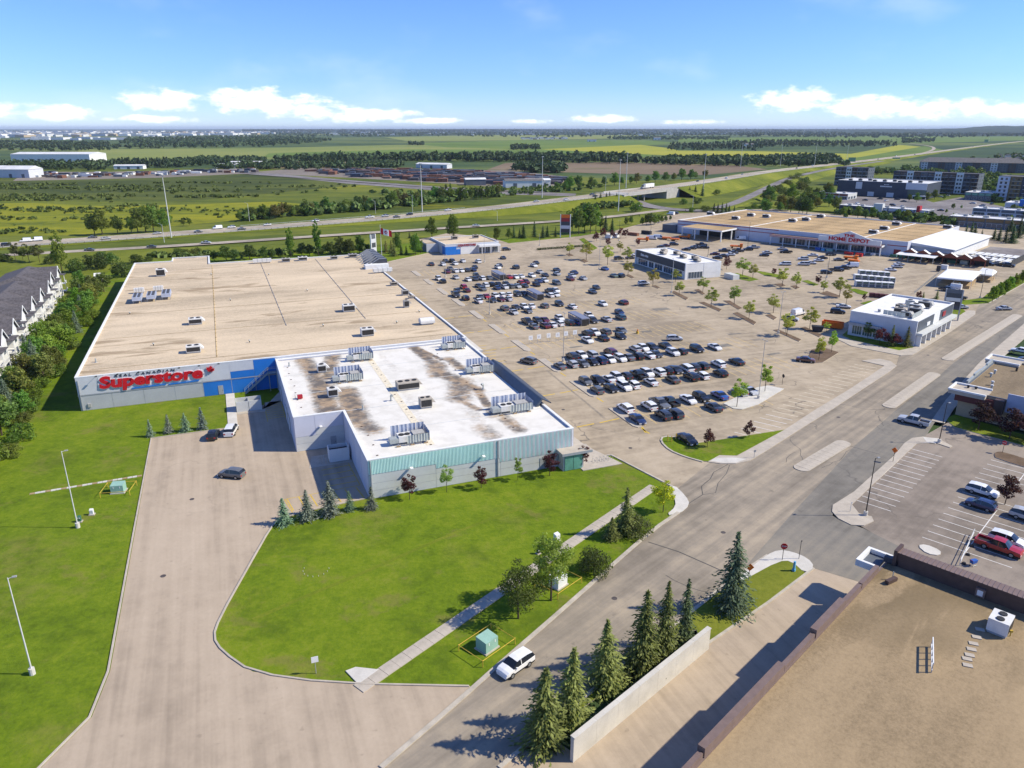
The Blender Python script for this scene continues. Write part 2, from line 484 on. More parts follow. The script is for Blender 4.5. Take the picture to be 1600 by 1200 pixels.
class MB:
 """collects faces; build() links them as one mesh object"""
 def __init__(self):
  self.v, self.f, self.m = [], [], []
  self.mats = []
 def mi(self, mat):
  if mat not in self.mats:
   self.mats.append(mat)
  return self.mats.index(mat)
 def face(self, pts, mat):
  n = len(self.v)
  self.v += [tuple(p) for p in pts]
  self.f.append(tuple(range(n, n + len(pts))))
  self.m.append(self.mi(mat))
  return self
 def hexa(self, b, t, mat, top=None):
  """b, t: four points each, counter-clockwise seen from above"""
  n = len(self.v)
  self.v += [tuple(p) for p in b] + [tuple(p) for p in t]
  fs = [(3, 2, 1, 0), (4, 5, 6, 7), (0, 1, 5, 4), (1, 2, 6, 5), (2, 3, 7, 6), (3, 0, 4, 7)]
  for i, f in enumerate(fs):
   self.f.append(tuple(n + k for k in f))
   self.m.append(self.mi(top if (top and i == 1) else mat))
  return self
 def box(self, x0, x1, y0, y1, z0, z1, mat, top=None):
  b = [(x0, y0, z0), (x1, y0, z0), (x1, y1, z0), (x0, y1, z0)]
  return self.hexa(b, [(p[0], p[1], z1) for p in b], mat, top)
 def prism(self, poly, z0, z1, mat, top=None, bottom=True):
  n = len(self.v)
  k = len(poly)
  area = sum(poly[i][0] * poly[(i + 1) % k][1] - poly[(i + 1) % k][0] * poly[i][1] for i in range(k))
  if area < 0:
   poly = poly[::-1]
  self.v += [(p[0], p[1], z0) for p in poly] + [(p[0], p[1], z1) for p in poly]
  for i in range(k):
   j = (i + 1) % k
   self.f.append((n + i, n + j, n + k + j, n + k + i))
   self.m.append(self.mi(mat))
  for tri in tessellate_polygon([[Vector((p[0], p[1], 0)) for p in poly]]):
   a, b_, c = tri
   va, vb, vc = (Vector(poly[i][:2]) for i in tri)
   if (vb - va).cross(vc - va) < 0:
    a, c = c, a
   self.f.append((n + k + a, n + k + b_, n + k + c))
   self.m.append(self.mi(top or mat))
   if bottom:
    self.f.append((n + c, n + b_, n + a))
    self.m.append(self.mi(mat))
  return self
 def sheet(self, poly, z, mat):
  n = len(self.v)
  self.v += [(p[0], p[1], z) for p in poly]
  for tri in tessellate_polygon([[Vector((p[0], p[1], 0)) for p in poly]]):
   a, b_, c = tri
   va, vb, vc = (Vector(poly[i][:2]) for i in tri)
   if (vb - va).cross(vc - va) < 0:
    a, c = c, a
   self.f.append((n + a, n + b_, n + c))
   self.m.append(self.mi(mat))
  return self
 def tube(self, p0, p1, r0, r1, mat, k=6, cap=True):
  p0, p1 = Vector(p0), Vector(p1)
  d = (p1 - p0)
  if d.length < 1e-6:
   return self
  q = d.to_track_quat('Z', 'Y')
  n = len(self.v)
  for p, r in ((p0, r0), (p1, r1)):
   for i in range(k):
    a = 2 * PI * i / k
    self.v.append(tuple(p + q @ Vector((r * math.cos(a), r * math.sin(a), 0))))
  for i in range(k):
   j = (i + 1) % k
   self.f.append((n + i, n + j, n + k + j, n + k + i))
   self.m.append(self.mi(mat))
  if cap:
   self.f.append(tuple(n + k + i for i in range(k)))
   self.m.append(self.mi(mat))
   self.f.append(tuple(n + i for i in reversed(range(k))))
   self.m.append(self.mi(mat))
  return self
 def mesh(self, name):
  me = bpy.data.meshes.new(name)
  me.from_pydata(self.v, [], self.f)
  for mn in self.mats:
   me.materials.append(MATS[mn])
  me.polygons.foreach_set('material_index', self.m)
  me.update()
  return me
 def build(self, name, parent=None, loc=None, rz=None):
  return link_mesh(name, self.mesh(name), parent, loc, rz)
def chaikin(pts, it=2, closed=True):
 pts = [Vector(p[:2]) for p in pts]
 for _ in range(it):
  o = []
  n = len(pts)
  rngi = range(n) if closed else range(n - 1)
  if not closed:
   o.append(pts[0])
  for i in rngi:
   a, b_ = pts[i], pts[(i + 1) % n]
   o += [a * .75 + b_ * .25, a * .25 + b_ * .75]
  if not closed:
   o.append(pts[-1])
  pts = o
 return pts
def ribbon_pts(pts, w_):
 """left and right offset polylines of a centre line"""
 pts = [Vector(p[:2]) for p in pts]
 l, r = [], []
 for i, p in enumerate(pts):
  a = pts[max(i - 1, 0)]
  b_ = pts[min(i + 1, len(pts) - 1)]
  d = (b_ - a).normalized()
  nrm = Vector((-d.y, d.x))
  l.append(p + nrm * w_ / 2)
  r.append(p - nrm * w_ / 2)
 return l, r
def px(lst, z=0.0):
 return [P(u, v, z).xy for u, v in lst]
def structure(name, mb, parent=None):
 o = mb.build(name, parent)
 if parent is None:
  o['kind'] = 'structure'
 return o
ORD = ['first', 'second', 'third', 'fourth', 'fifth', 'sixth', 'seventh', 'eighth', 'ninth', 'tenth', 'eleventh', 'twelfth',
  'thirteenth', 'fourteenth', 'fifteenth', 'sixteenth', 'seventeenth', 'eighteenth', 'nineteenth', 'twentieth']
def nth(i):
 if i < 20:
  return ORD[i]
 t_ = {20: 'twenty', 30: 'thirty', 40: 'forty', 50: 'fifty'}[(i + 1) // 10 * 10] if (i + 1) % 10 else {30: 'thirtieth', 40: 'fortieth', 50: 'fiftieth'}[i + 1]
 return t_ if (i + 1) % 10 == 0 else t_ + '-' + ORD[(i + 1) % 10 - 1]
# frames: A = the grocery store and its car park, B = the main road and everything along it
AO, AA = Vector((-93.50, 148.99)), R(21.5)
AX, AY = Vector((math.cos(AA), math.sin(AA))), Vector((-math.sin(AA), math.cos(AA)))
def FA(a, b_, z=0.0):
 q_ = AO + AX * a + AY * b_
 return Vector((q_.x, q_.y, z))
def toA(p):
 d = Vector(p[:2]) - AO
 return d.dot(AX), d.dot(AY)
def letters(text, parent, name, width, height, depth, mat, loc, rot, shear=0.0, bold=0.0, space=1.0):
 """raised letters, each one a mesh of its own; loc is the lower left corner, text runs along local +X, up +Z"""
 cu = bpy.data.curves.new('txt', 'FONT')
 cu.body = text
 cu.size = 1.0
 cu.extrude = .5
 cu.offset = bold
 cu.shear = shear
 cu.space_character = space
 cu.resolution_u = 3
 to = bpy.data.objects.new('txt', cu)
 C.objects.link(to)
 me = bpy.data.meshes.new_from_object(to.evaluated_get(bpy.context.evaluated_depsgraph_get()))
 bpy.data.objects.remove(to)
 bpy.data.curves.remove(cu)
 bm = bmesh.new()
 bm.from_mesh(me)
 bmesh.ops.remove_doubles(bm, verts=bm.verts, dist=1e-5)
 xs = [v.co.x for v in bm.verts]
 ys = [v.co.y for v in bm.verts]
 x0, x1, y0, y1 = min(xs), max(xs), min(ys), max(ys)
 sx = width / (x1 - x0)
 sz = height / (y1 - y0)
 mtx = Matrix.Translation(loc) @ rot
 seen = set()
 outl = []
 for v in bm.verts:
  if v in seen:
   continue
  st, isl = [v], []
  seen.add(v)
  while st:
   c = st.pop()
   isl.append(c)
   for e in c.link_edges:
    o = e.other_vert(c)
    if o not in seen:
     seen.add(o)
     st.append(o)
  idx = {c: i for i, c in enumerate(isl)}
  fs = {f for c in isl for f in c.link_faces}
  mb = MB()
  mb.v = [tuple(mtx @ Vector(((c.co.x - x0) * sx, -c.co.z * 2 * depth / 2, (c.co.y - y0) * sz))) for c in isl]
  mb.f = [tuple(idx[q_] for q_ in f.verts) for f in fs]
  mb.m = [mb.mi(mat)] * len(mb.f)
  outl.append(mb.build(name, parent))
 bm.free()
 bpy.data.meshes.remove(me)
 return outl
# ================================================================== THE GROUND
mb = MB()
mb.sheet([(-60000, -4000), (60000, -4000), (60000, 70000), (-60000, 70000)], -.60, 'far_plain')
ground = structure('ground', mb)
def field(name, pts, mat, z):
 return structure(name, MB().sheet(px(pts), z, mat))
field('meadow', [(-900, 420), (-900, 268), (-200, 262), (420, 262), (800, 268), (1000, 282), (1500, 262), (1900, 255), (1900, 520), (700, 520), (-500, 560)], 'meadow', -.50)
field('field', [(-900, 300), (-900, 270), (0, 272), (200, 275), (420, 268), (560, 288), (420, 302), (280, 314), (100, 306)], 'meadow_dark', -.46)
field('field', [(-500, 372), (-500, 318), (60, 316), (180, 322), (430, 314), (520, 322), (360, 344), (120, 366)], 'flower_meadow', -.45)
field('field', [(120, 233), (400, 231), (640, 226), (900, 224), (850, 240), (640, 244), (410, 248), (210, 251), (130, 246)], 'crop_pale', -.52)
field('field', [(410, 246), (640, 242), (860, 244), (1010, 245), (1040, 236), (860, 234), (640, 233), (420, 239)], 'crop_green', -.51)
field('field', [(845, 233), (1000, 226), (1045, 231), (1060, 235), (1190, 236), (1330, 240), (1405, 226), (1440, 229), (1290, 254), (1100, 245), (950, 238)], 'crop_yellow', -.50)
field('field', [(1290, 254), (1445, 228), (1475, 234), (1380, 250), (1330, 256)], 'crop_green', -.495)
field('field', [(640, 224), (800, 219), (1010, 219), (1060, 223), (1010, 227), (850, 234), (700, 230)], 'crop_green', -.505)
field('field', [(1060, 216), (1300, 213), (1600, 208), (1600, 219), (1420, 224), (1200, 221), (1060, 222)], 'crop_green', -.50)
field('field', [(600, 214), (800, 210), (1000, 211), (980, 216), (800, 219), (640, 221)], 'crop_pale', -.49)
field('field', [(760, 265), (790, 254), (960, 253), (1150, 258), (1200, 264), (1100, 273), (960, 271), (860, 268)], 'bare_field', -.48)
field('field', [(400, 263), (420, 252), (560, 252), (600, 256), (520, 263)], 'bare_field', -.475)
field('yard', [(20, 282), (40, 268), (170, 268), (300, 265), (400, 262), (400, 270), (250, 277), (120, 280)], 'gravel_yard', -.44)
field('yard', [(400, 268), (470, 262), (640, 264), (800, 266), (890, 276), (870, 292), (780, 292), (700, 286), (560, 278), (440, 272)], 'gravel_yard', -.43)
field('side_road', [(380, 269), (395, 268), (560, 282), (700, 292), (800, 297), (900, 302), (900, 306), (790, 303), (680, 297), (540, 286)], 'far_lot_asphalt', -.40)
# rough grass on the near side of the highway, mown lawns round the stores
field('verge', [(-700, 520), (-700, 400), (0, 397), (200, 390), (600, 374), (860, 350), (1000, 338), (1050, 345), (960, 368), (700, 378), (640, 410), (215, 415), (150, 470), (-100, 640)], 'rough_grass', -.06)
field('lawn', [(-700, 1500), (-600, 700), (-60, 700), (20, 640), (150, 432), (215, 408), (560, 392), (600, 385), (700, 372), (800, 372), (870, 371), (960, 358), (1000, 420), (1250, 640), (1300, 700), (1100, 820), (800, 1060), (560, 1300), (300, 1500)], 'lawn_grass', -.03)
field('verge', [(1000, 350), (1050, 326), (1200, 322), (1420, 344), (1500, 352), (1700, 366), (1900, 380), (1900, 360), (1600, 340), (1300, 318), (1100, 312), (1000, 330)], 'rough_grass', -.05)
# asphalt
field('parking_lot', [(893, 712), (955, 712), (1050, 762), (1090, 790), (1400, 578), (1440, 558), (1560, 470), (1700, 400), (1620, 352), (1500, 352), (1420, 344), (1200, 326), (1052, 334), (1000, 350), (962, 360), (905, 369), (835, 376), (795, 380), (770, 372), (700, 364), (655, 374), (672, 395), (607, 409), (574, 397)], 'lot_asphalt', 0.0)
ROAD = [(595, 1200), (800, 1022), (875, 957), (950, 890), (1020, 829), (1062, 801), (1076, 787), (1055, 766), (1110, 722), (1150, 724), (1200, 702), (1300, 639), (1400, 572), (1405, 555), (1425, 554), (1487, 515), (1522, 491), (1530, 476), (1600, 441), (1800, 350), (1850, 380), (1600, 505), (1530, 565), (1470, 640), (1442, 684), (1413, 693), (1334, 770), (1301, 790), (1300, 810), (1250, 870), (1200, 869), (1115, 930), (1000, 1020), (780, 1200), (600, 1400), (300, 1500)]
field('main_road', ROAD, 'road_asphalt', .010)
field('road_lane', [(1165, 885), (1240, 800), (1335, 697), (1400, 641), (1467, 588), (1490, 567), (1593, 497), (1640, 470), (1660, 480), (1530, 566), (1472, 642), (1444, 686), (1414, 694), (1335, 771), (1303, 791), (1300, 812), (1252, 868), (1200, 868)], 'drive_asphalt', .016)
field('lower_parking_lot', [(1301, 800), (1330, 790), (1428, 690), (1490, 655), (1600, 690), (1900, 790), (2100, 900), (2100, 1250), (1560, 1010), (1420, 866), (1345, 822)], 'lower_lot_asphalt', .006)
field('driveway', [(1232, 866), (1297, 803), (1312, 813), (1350, 826), (1425, 864), (1440, 900), (1345, 910), (1272, 888)], 'drive_asphalt', .020)
field('service_lane', [(1097, 1012), (1200, 943), (1271, 888), (1300, 880), (1420, 900), (1420, 1000), (1180, 1200), (950, 1300), (820, 1230), (1010, 1080)], 'yard_asphalt', .004)
field('loading_ramp', [(1097, 1014), (1170, 1052), (1130, 1120), (1000, 1260), (900, 1190), (1020, 1075)], 'yard_asphalt', .012)
YARD = [(15.2, -22.1), (30.4, -22.1), (31.4, -12.4), (41.3, -9.5), (41.3, -39.2), (50.6, -39.2), (50.6, -62.4), (39.2, -63.3), (35.7, -64.6), (34.6, -66.5), (26.6, -88), (26.0, -91), (27, -94), (30, -99), (38, -104), (52, -110), (60, -125), (-20, -135), (0, -112), (10, -106), (14, -100), (15, -93)]
structure('loading_yard', MB().sheet([FA(*p).xy for p in YARD], .002, 'yard_asphalt'))
# ------------------------------------------------------------------ kerbs, walks, medians
def kerb(pts, w_=.28, h=.14, smooth=1, mat='kerb_concrete', name='kerb'):
 pts = chaikin(pts, smooth, False) if smooth else [Vector(p[:2]) for p in pts]
 l, r = ribbon_pts(pts, w_)
 mb = MB()
 for i in range(len(pts) - 1):
  b_ = [(r[i].x, r[i].y, -.02), (r[i + 1].x, r[i + 1].y, -.02), (l[i + 1].x, l[i + 1].y, -.02), (l[i].x, l[i].y, -.02)]
  mb.hexa(b_, [(p[0], p[1], h) for p in b_], mat)
 return structure(name, mb)
kerb([FA(*p) for p in [(30.4, -22.0), (15.1, -22.0), (14.9, -60), (14.8, -93), (13.8, -100), (9.8, -106), (-.5, -112)]], .22, .13, 0, 'concrete')
kerb([FA(*p) for p in [(50.0, -62.6), (39.2, -63.5), (35.7, -64.8), (34.4, -66.6), (30.5, -77), (26.7, -87.4), (25.9, -91), (26.9, -94.2), (30, -99.2), (38, -104.2), (52, -110.2)]], .22, .13, 1, 'concrete')
kerb(px([(1050, 760), (955, 711), (900, 717)]), .35, .12, 0)
kerb(px([(595, 1200), (700, 1110), (800, 1021), (875, 956), (950, 889), (1020, 828), (1060, 801)]), .55, .13, 1)
kerb(px([(1271, 888), (1200, 942), (1097, 1012)]), .35, .13, 0)
kerb(px([(1200, 868), (1157, 897), (1115, 929), (1060, 972), (1000, 1020), (900, 1100), (780, 1200)]), .5, .13, 1)
kerb(px([(1545, 474), (1600, 443), (1700, 395)]), .35, .13, 0)
kerb(px([(607, 409), (672, 395), (655, 374)]), .3, .13, 0)
def slab_run(name, a, b_, width, pitch, mat='concrete', h=.10, z0=-.02):
 """walk of cast slabs, each slab its own piece"""
 a, b_ = Vector(a[:2]), Vector(b_[:2])
 d = (b_ - a)
 n = max(1, int(round(d.length / pitch)))
 ang = math.atan2(d.y, d.x)
 root = bpy.data.objects.new(name, None)
 C.objects.link(root)
 root['kind'] = 'structure'
 root.location = (a.x, a.y, 0)
 root.rotation_euler = (0, 0, ang)
 s = d.length / n
 me = MB().box(.02, s - .02, -width / 2, width / 2, z0, h, mat).mesh('slab')
 for i in range(n):
  link_mesh('slab', me, root, (i * s, 0, random.uniform(-.012, .012)))
 return root
slab_run('sidewalk', P(560, 1077), P(1022, 760), 1.75, 1.75)
structure('sidewalk', MB().prism(chaikin(px([(1038, 766), (1052, 757), (1072, 776), (1078, 789), (1062, 803), (1040, 806), (1056, 792), (1054, 778)]), 1), -.02, .11, 'concrete_pale'))
structure('sidewalk', MB().prism(px([(540, 1049), (556, 1043), (592, 1047), (560, 1070)]), -.02, .105, 'concrete_pale'))
# front apron of the store and the narrow walk to the stair
structure('sidewalk', MB().prism([FA(*p).xy for p in [(88.2, 126), (91.6, 126), (91.6, -20), (92.6, -40), (93.4, -57), (96, -66.5), (88.0, -66.5)]], -.02, .10, 'concrete'))
structure('sidewalk', MB().prism([FA(*p).xy for p in [(29.4, -.3), (31.3, -.3), (31.3, -21.6), (29.4, -21.6)]], -.02, .09, 'concrete_pale'))
structure('concrete_pad', MB().prism([FA(*p).xy for p in [(31.0, -13.4), (36.8, -13.4), (41.1, -3), (41.1, -9.4), (37.4, -9.4), (37.2, -14.9), (31.0, -14.9)]], -.02, .05, 'concrete'))
structure('concrete_pad', MB().prism([FA(*p).xy for p in [(42.5, -47.5), (50.2, -47.5), (50.2, -42.5), (43.5, -42.5)]], -.02, .05, 'concrete'))
# planted corner island and roadside walk
isl = px([(1036, 682), (1033, 690), (1046, 703), (1070, 713), (1097, 721), (1112, 722), (1130, 714), (1152, 712), (1226, 672), (1200, 676), (1090, 693), (1077, 696), (1060, 685)])
structure('planted_island', MB().prism(isl, -.02, .10, 'kerb_concrete', 'lawn_grass'))
kerb(px([(1060, 684), (1036, 682), (1032, 690), (1046, 704), (1070, 714), (1098, 722)]), .35, .16, 1)
structure('sidewalk', MB().prism(px([(1106, 722), (1124, 712), (1152, 713), (1226, 672), (1275, 640), (1325, 610), (1360, 587), (1382, 572), (1346, 564), (1375, 561), (1392, 565), (1401, 572), (1390, 581), (1350, 607), (1300, 640), (1250, 671), (1200, 703), (1172, 720), (1150, 725), (1125, 725)]), -.02, .12, 'concrete'))
structure('sidewalk', MB().prism(px([(1118, 716), (1150, 716), (1166, 718), (1150, 724), (1128, 724), (1110, 721)]), .118, .132, 'concrete_pale'))
structure('sidewalk', MB().prism(px([(1225, 608), (1200, 603), (1182, 606), (1130, 631), (1146, 639), (1160, 640), (1185, 632)]), -.02, .13, 'concrete_pale'))
# restaurant walks
structure('sidewalk', MB().prism(px([(1296, 524), (1330, 541), (1408, 556), (1426, 555), (1489, 516), (1524, 491), (1524, 486), (1512, 485), (1484, 503), (1428, 543), (1405, 548), (1330, 532), (1305, 521)]), -.02, .12, 'concrete'))
structure('planted_bed', MB().prism(px([(1316, 524), (1330, 531), (1404, 548), (1420, 546), (1428, 542), (1420, 530), (1326, 515)]), -.02, .09, 'kerb_concrete', 'lawn_grass'))
structure('planted_bed', MB().prism(px([(1484, 503), (1511, 489), (1503, 482), (1492, 482), (1480, 496)]), -.02, .09, 'kerb_concrete', 'lawn_grass'))
# lower right: walk round the lot, lamp islands, grass strips
structure('sidewalk', MB().prism(px([(1301, 790), (1334, 769), (1364, 742), (1395, 714), (1413, 693), (1425, 685), (1442, 683), (1466, 686), (1488, 698), (1484, 700), (1460, 692), (1432, 694), (1386, 736), (1331, 789), (1342, 803), (1362, 808), (1365, 815), (1350, 822), (1330, 821), (1310, 811), (1300, 800)]), -.02, .13, 'concrete'))
structure('sidewalk', MB().prism(px([(1442, 684), (1466, 686), (1462, 694), (1448, 692)]), .128, .142, 'concrete_pale'))
structure('planted_island', MB().prism(chaikin(px([(1553, 711), (1556, 707), (1566, 706), (1640, 730), (1700, 752), (1700, 760), (1640, 742), (1556, 717)]), 1), -.02, .13, 'kerb_concrete', 'mulch'))
structure('grass_strip', MB().prism(px([(1476, 655), (1492, 648), (1600, 680), (1760, 726), (1760, 748), (1600, 697), (1492, 668)]), -.02, .10, 'kerb_concrete', 'lawn_grass'))
structure('sidewalk', MB().prism(px([(1455, 658), (1478, 625), (1530, 567), (1600, 506), (1630, 490), (1630, 505), (1600, 530), (1530, 590), (1490, 640), (1476, 662)]), -.02, .11, 'concrete'))
structure('grass_strip', MB().prism(px([(1168, 893), (1200, 880), (1218, 876), (1236, 876), (1258, 896), (1200, 941), (1098, 1010), (1088, 985), (1060, 990), (1000, 1040), (880, 1130), (860, 1120), (1000, 1022), (1115, 931)]), -.02, .11, 'kerb_concrete', 'rough_grass'))
structure('sidewalk', MB().prism(chaikin(px([(1198, 868), (1216, 860), (1238, 863), (1262, 873), (1273, 887), (1258, 897), (1236, 877), (1216, 878), (1166, 905), (1140, 918), (1160, 898)]), 1), -.02, .135, 'concrete_pale'))
structure('sidewalk', MB().prism(chaikin(px([(1433, 853), (1446, 851), (1470, 861), (1469, 869), (1448, 866)]), 1), -.02, .12, 'concrete_pale'))
for poly in ([(1490, 478), (1545, 474), (1600, 443), (1720, 385), (1700, 365), (1615, 420), (1560, 445), (1535, 466), (1500, 470)],
    [(1180, 424), (1188, 424), (1232, 432), (1228, 436), (1196, 431)], [(1144, 428), (1152, 427), (1186, 437), (1172, 440), (1158, 437)],
    [(1252, 439), (1262, 438), (1280, 445), (1272, 447)], [(1326, 452), (1336, 451), (1357, 457), (1352, 462), (1340, 459)],
    [(1344, 474), (1360, 470), (1369, 473), (1356, 478)], [(905, 374), (912, 372), (934, 388), (926, 392)]):
 structure('grass_island', MB().prism(px(poly), -.02, .10, 'kerb_concrete', 'lawn_grass'))
for poly in ([(1047, 456), (1054, 455), (1076, 466), (1072, 469)], [(1092, 473), (1100, 472), (1128, 484), (1124, 487)], [(1130, 470), (1140, 470), (1160, 482), (1154, 484)],
    [(1208, 516), (1216, 515), (1252, 531), (1248, 534)], [(1145, 490), (1152, 488), (1182, 504), (1178, 508)], [(1249, 513), (1258, 511), (1285, 524), (1280, 527)],
    [(1268, 547), (1288, 544), (1311, 551), (1285, 567), (1272, 568), (1262, 560)], [(1018, 447), (1024, 446), (1032, 450), (1028, 451)], [(1085, 453), (1092, 452), (1102, 460), (1098, 461)],
    [(905, 407), (912, 405), (920, 409), (914, 411)], [(884, 397), (890, 396), (897, 400), (890, 401)], [(977, 430), (983, 429), (992, 434), (988, 435)],
    [(1196, 493), (1204, 491), (1214, 497), (1209, 500)], [(1280, 459), (1292, 455), (1314, 463), (1306, 466)], [(1210, 444), (1222, 443), (1228, 447), (1220, 449)], [(1235, 447), (1243, 446), (1250, 450), (1244, 452)]):
 structure('tree_bed', MB().prism(px(poly), -.02, .13, 'kerb_concrete', 'mulch'))
def median(a, b_, width, pitch):
 a, b_ = P(*a).xy, P(*b_).xy
 d = (b_ - a).normalized()
 n_ = Vector((-d.y, d.x))
 ln = (b_ - a).length
 ang = math.atan2(d.y, d.x)
 r_ = bpy.data.objects.new('median', None)
 C.objects.link(r_)
 r_['kind'] = 'structure'
 r_.location = (a.x, a.y, 0)
 r_.rotation_euler = (0, 0, ang)
 rad = width / 2
 # kerb ring with rounded noses, slabs inside it
 mb = MB()
 ring = []
 for k in range(9):
  th = PI / 2 + PI * k / 8
  ring.append((rad + rad * math.cos(th), rad * math.sin(th)))
 for k in range(9):
  th = -PI / 2 + PI * k / 8
  ring.append((ln - rad + rad * math.cos(th), rad * math.sin(th)))
 mb.prism(ring, -.02, .12, 'kerb_concrete', 'concrete')
 mb.build('kerb', r_)
 n = max(2, int(round((ln - 2 * rad) / pitch)))
 s = (ln - 2 * rad) / n
 me = MB().box(.03, s - .03, -rad + .22, rad - .22, .10, .150, 'concrete').mesh('slab')
 for i in range(n):
  link_mesh('slab', me, r_, (rad + i * s, 0, random.uniform(-.008, .01)))
median((1247, 735), (1322, 690), 2.9, 1.55)
median((1386, 637), (1462, 583), 2.9, 1.65)
median((1478, 563), (1591, 492), 2.9, 1.9)
# row-end islands of the big car park and its painted stalls
ROWC = [-46.7 + 19.5 * k for k in range(10)]
for k, c in enumerate(ROWC):
 pts = [FA(107.1, c + 6.0), FA(106.9, c - 4.9), FA(107.5, c - 5.9), FA(108.6, c - 5.6), FA(109.0, c - 4.2), FA(109.2, c + 5.8)]
 structure('row_end_island', MB().prism([p.xy for p in pts], -.02, .14, 'concrete'))
def strip(mb, a, b_, w_, z, mat):
 a, b_ = Vector(a[:2]), Vector(b_[:2])
 d = (b_ - a).normalized()
 n_ = Vector((-d.y, d.x)) * w_ / 2
 mb.face([(*(a - n_), z), (*(b_ - n_), z), (*(b_ + n_), z), (*(a + n_), z)], mat)
lot = bpy.data.objects['parking_lot']
for k, c in enumerate(ROWC):
 mb = MB()
 a_end = {0: 143, 1: 168, 2: 172, 3: 172, 4: 172, 5: 170, 6: 165, 7: 158, 8: 150, 9: 135}[k]
 n = int((a_end - 109.6) / 2.72)
 for i in range(n + 1):
  a_ = 109.6 + i * 2.72
  strip(mb, FA(a_, c - 5.4), FA(a_, c + 5.4), .16, .006, 'faded_yellow')
 strip(mb, FA(109.6, c), FA(a_end, c), .11, .007, 'faded_yellow')
 mb.build('stall_markings', lot)
mb = MB()
for (a_, b_, w_) in (((1003, 667), (1009, 676), .4),):
 strip(mb, P(*a_), P(*b_), w_, .007, 'yellow_paint')
for k, c in enumerate(ROWC[:6]):
 strip(mb, FA(108.0, c - 6.4), FA(108.1, c - 9.4), .35, .007, 'yellow_paint')
 strip(mb, FA(96.0, c - 1.0), FA(100.2, c - .6), .40, .007, 'yellow_paint')
 strip(mb, FA(101.5, c - .6), FA(106.4, c), .40, .007, 'yellow_paint')
for i in range(9):
 strip(mb, FA(92.2, 16 - 2.6 * i), FA(99 - (i % 3), 16 - 2.6 * i), .3, .007, 'yellow_paint')
for i in range(7):
 strip(mb, FA(92.2, 78 + 3 * i), FA(99, 78 + 3 * i), .3, .007, 'yellow_paint')
strip(mb, FA(92.0, 60), FA(92.2, -16), .25, .008, 'yellow_paint')
mb.build('crossing_markings', lot)
# stalls along the roadside walk
e0, e1 = P(1150, 713).xy, P(1380, 571).xy
d_ = (e1 - e0).normalized()
n_ = Vector((-d_.y, d_.x))
tot = (e1 - e0).length
for i in range(int(tot / 2.75)):
 q_ = e0 + d_ * (i * 2.75) + n_ * .3
 mb = MB()
 strip(mb, q_, q_ + n_ * 5.6 - d_ * .6, .17, .008, 'pale_line' if i > 9 else 'white_paint')
 mb.build('stall_line', lot)
# white stalls of the lower lot
llot = bpy.data.objects['lower_parking_lot']
s0, s1 = P(1337, 784).xy, P(1425, 701).xy
for i in range(14):
 q_ = s0.lerp(s1, (i + .3) / 13.4)
 d_ = (s1 - s0).normalized()
 n_ = Vector((d_.y, -d_.x))
 mb = MB()
 strip(mb, q_, q_ + n_ * 5.3, .13, .012, 'white_paint')
 mb.build('stall_line', llot)
strip(mb := MB(), P(1331, 787), P(1432, 693), .14, .011, 'white_paint')
mb.build('stall_line', llot)
s0, s1 = P(1442, 838).xy, P(1545, 722).xy
d_ = (s1 - s0).normalized()
n_ = Vector((d_.y, -d_.x))
for i in range(16):
 q_ = s0 + d_ * (i * 2.56 - .3)
 mb = MB()
 strip(mb, q_, q_ + n_ * (11.6 if i != 9 and i != 10 else 5), .13, .012, 'white_paint')
 mb.build('stall_line', llot)
mb = MB()
strip(mb, s0 + n_ * 5.8 - d_ * 1, s0 + n_ * 5.8 + d_ * 17, .13, .013, 'white_paint')
strip(mb, s0 + n_ * 5.8 + d_ * 27, s0 + n_ * 5.8 + d_ * 40, .13, .013, 'white_paint')
mb.build('stall_line', llot)
# yellow boxes in the loading yard
yard = bpy.data.objects['loading_yard']
for i in range(8):
 mb = MB()
 strip(mb, FA(37.2, -11.0 - 1.25 * i), FA(41.0, -10.6 - 1.25 * i), .2, .008, 'yellow_paint')
 mb.build('hatch_line', yard)
mb = MB()
strip(mb, FA(37.2, -10.0), FA(37.2, -21.4), .14, .009, 'yellow_paint')
strip(mb, FA(40.9, -10.0), FA(40.9, -20.6), .14, .009, 'yellow_paint')
mb.build('hatch_line', yard)
for i in range(7):
 mb = MB()
 a_ = 37.6 + 1.9 * i
 strip(mb, FA(a_, -58), FA(a_ + .6, -62.4), .2, .008, 'yellow_paint')
 mb.build('stall_line', yard)
for i in range(4):
 mb = MB()
 strip(mb, FA(44.4, -49.0 - 2.3 * i), FA(49.6, -48.7 - 2.3 * i), .2, .008, 'yellow_paint')
 mb.build('stall_line', yard)
mb = MB()
strip(mb, FA(37.2, -58), FA(49.8, -57.4), .14, .009, 'yellow_paint')
strip(mb, FA(49.4, -48), FA(49.8, -57.4), .14, .009, 'yellow_paint')
strip(mb, FA(37.2, -58), FA(38.0, -63), .14, .009, 'yellow_paint')
mb.build('stall_line', yard)
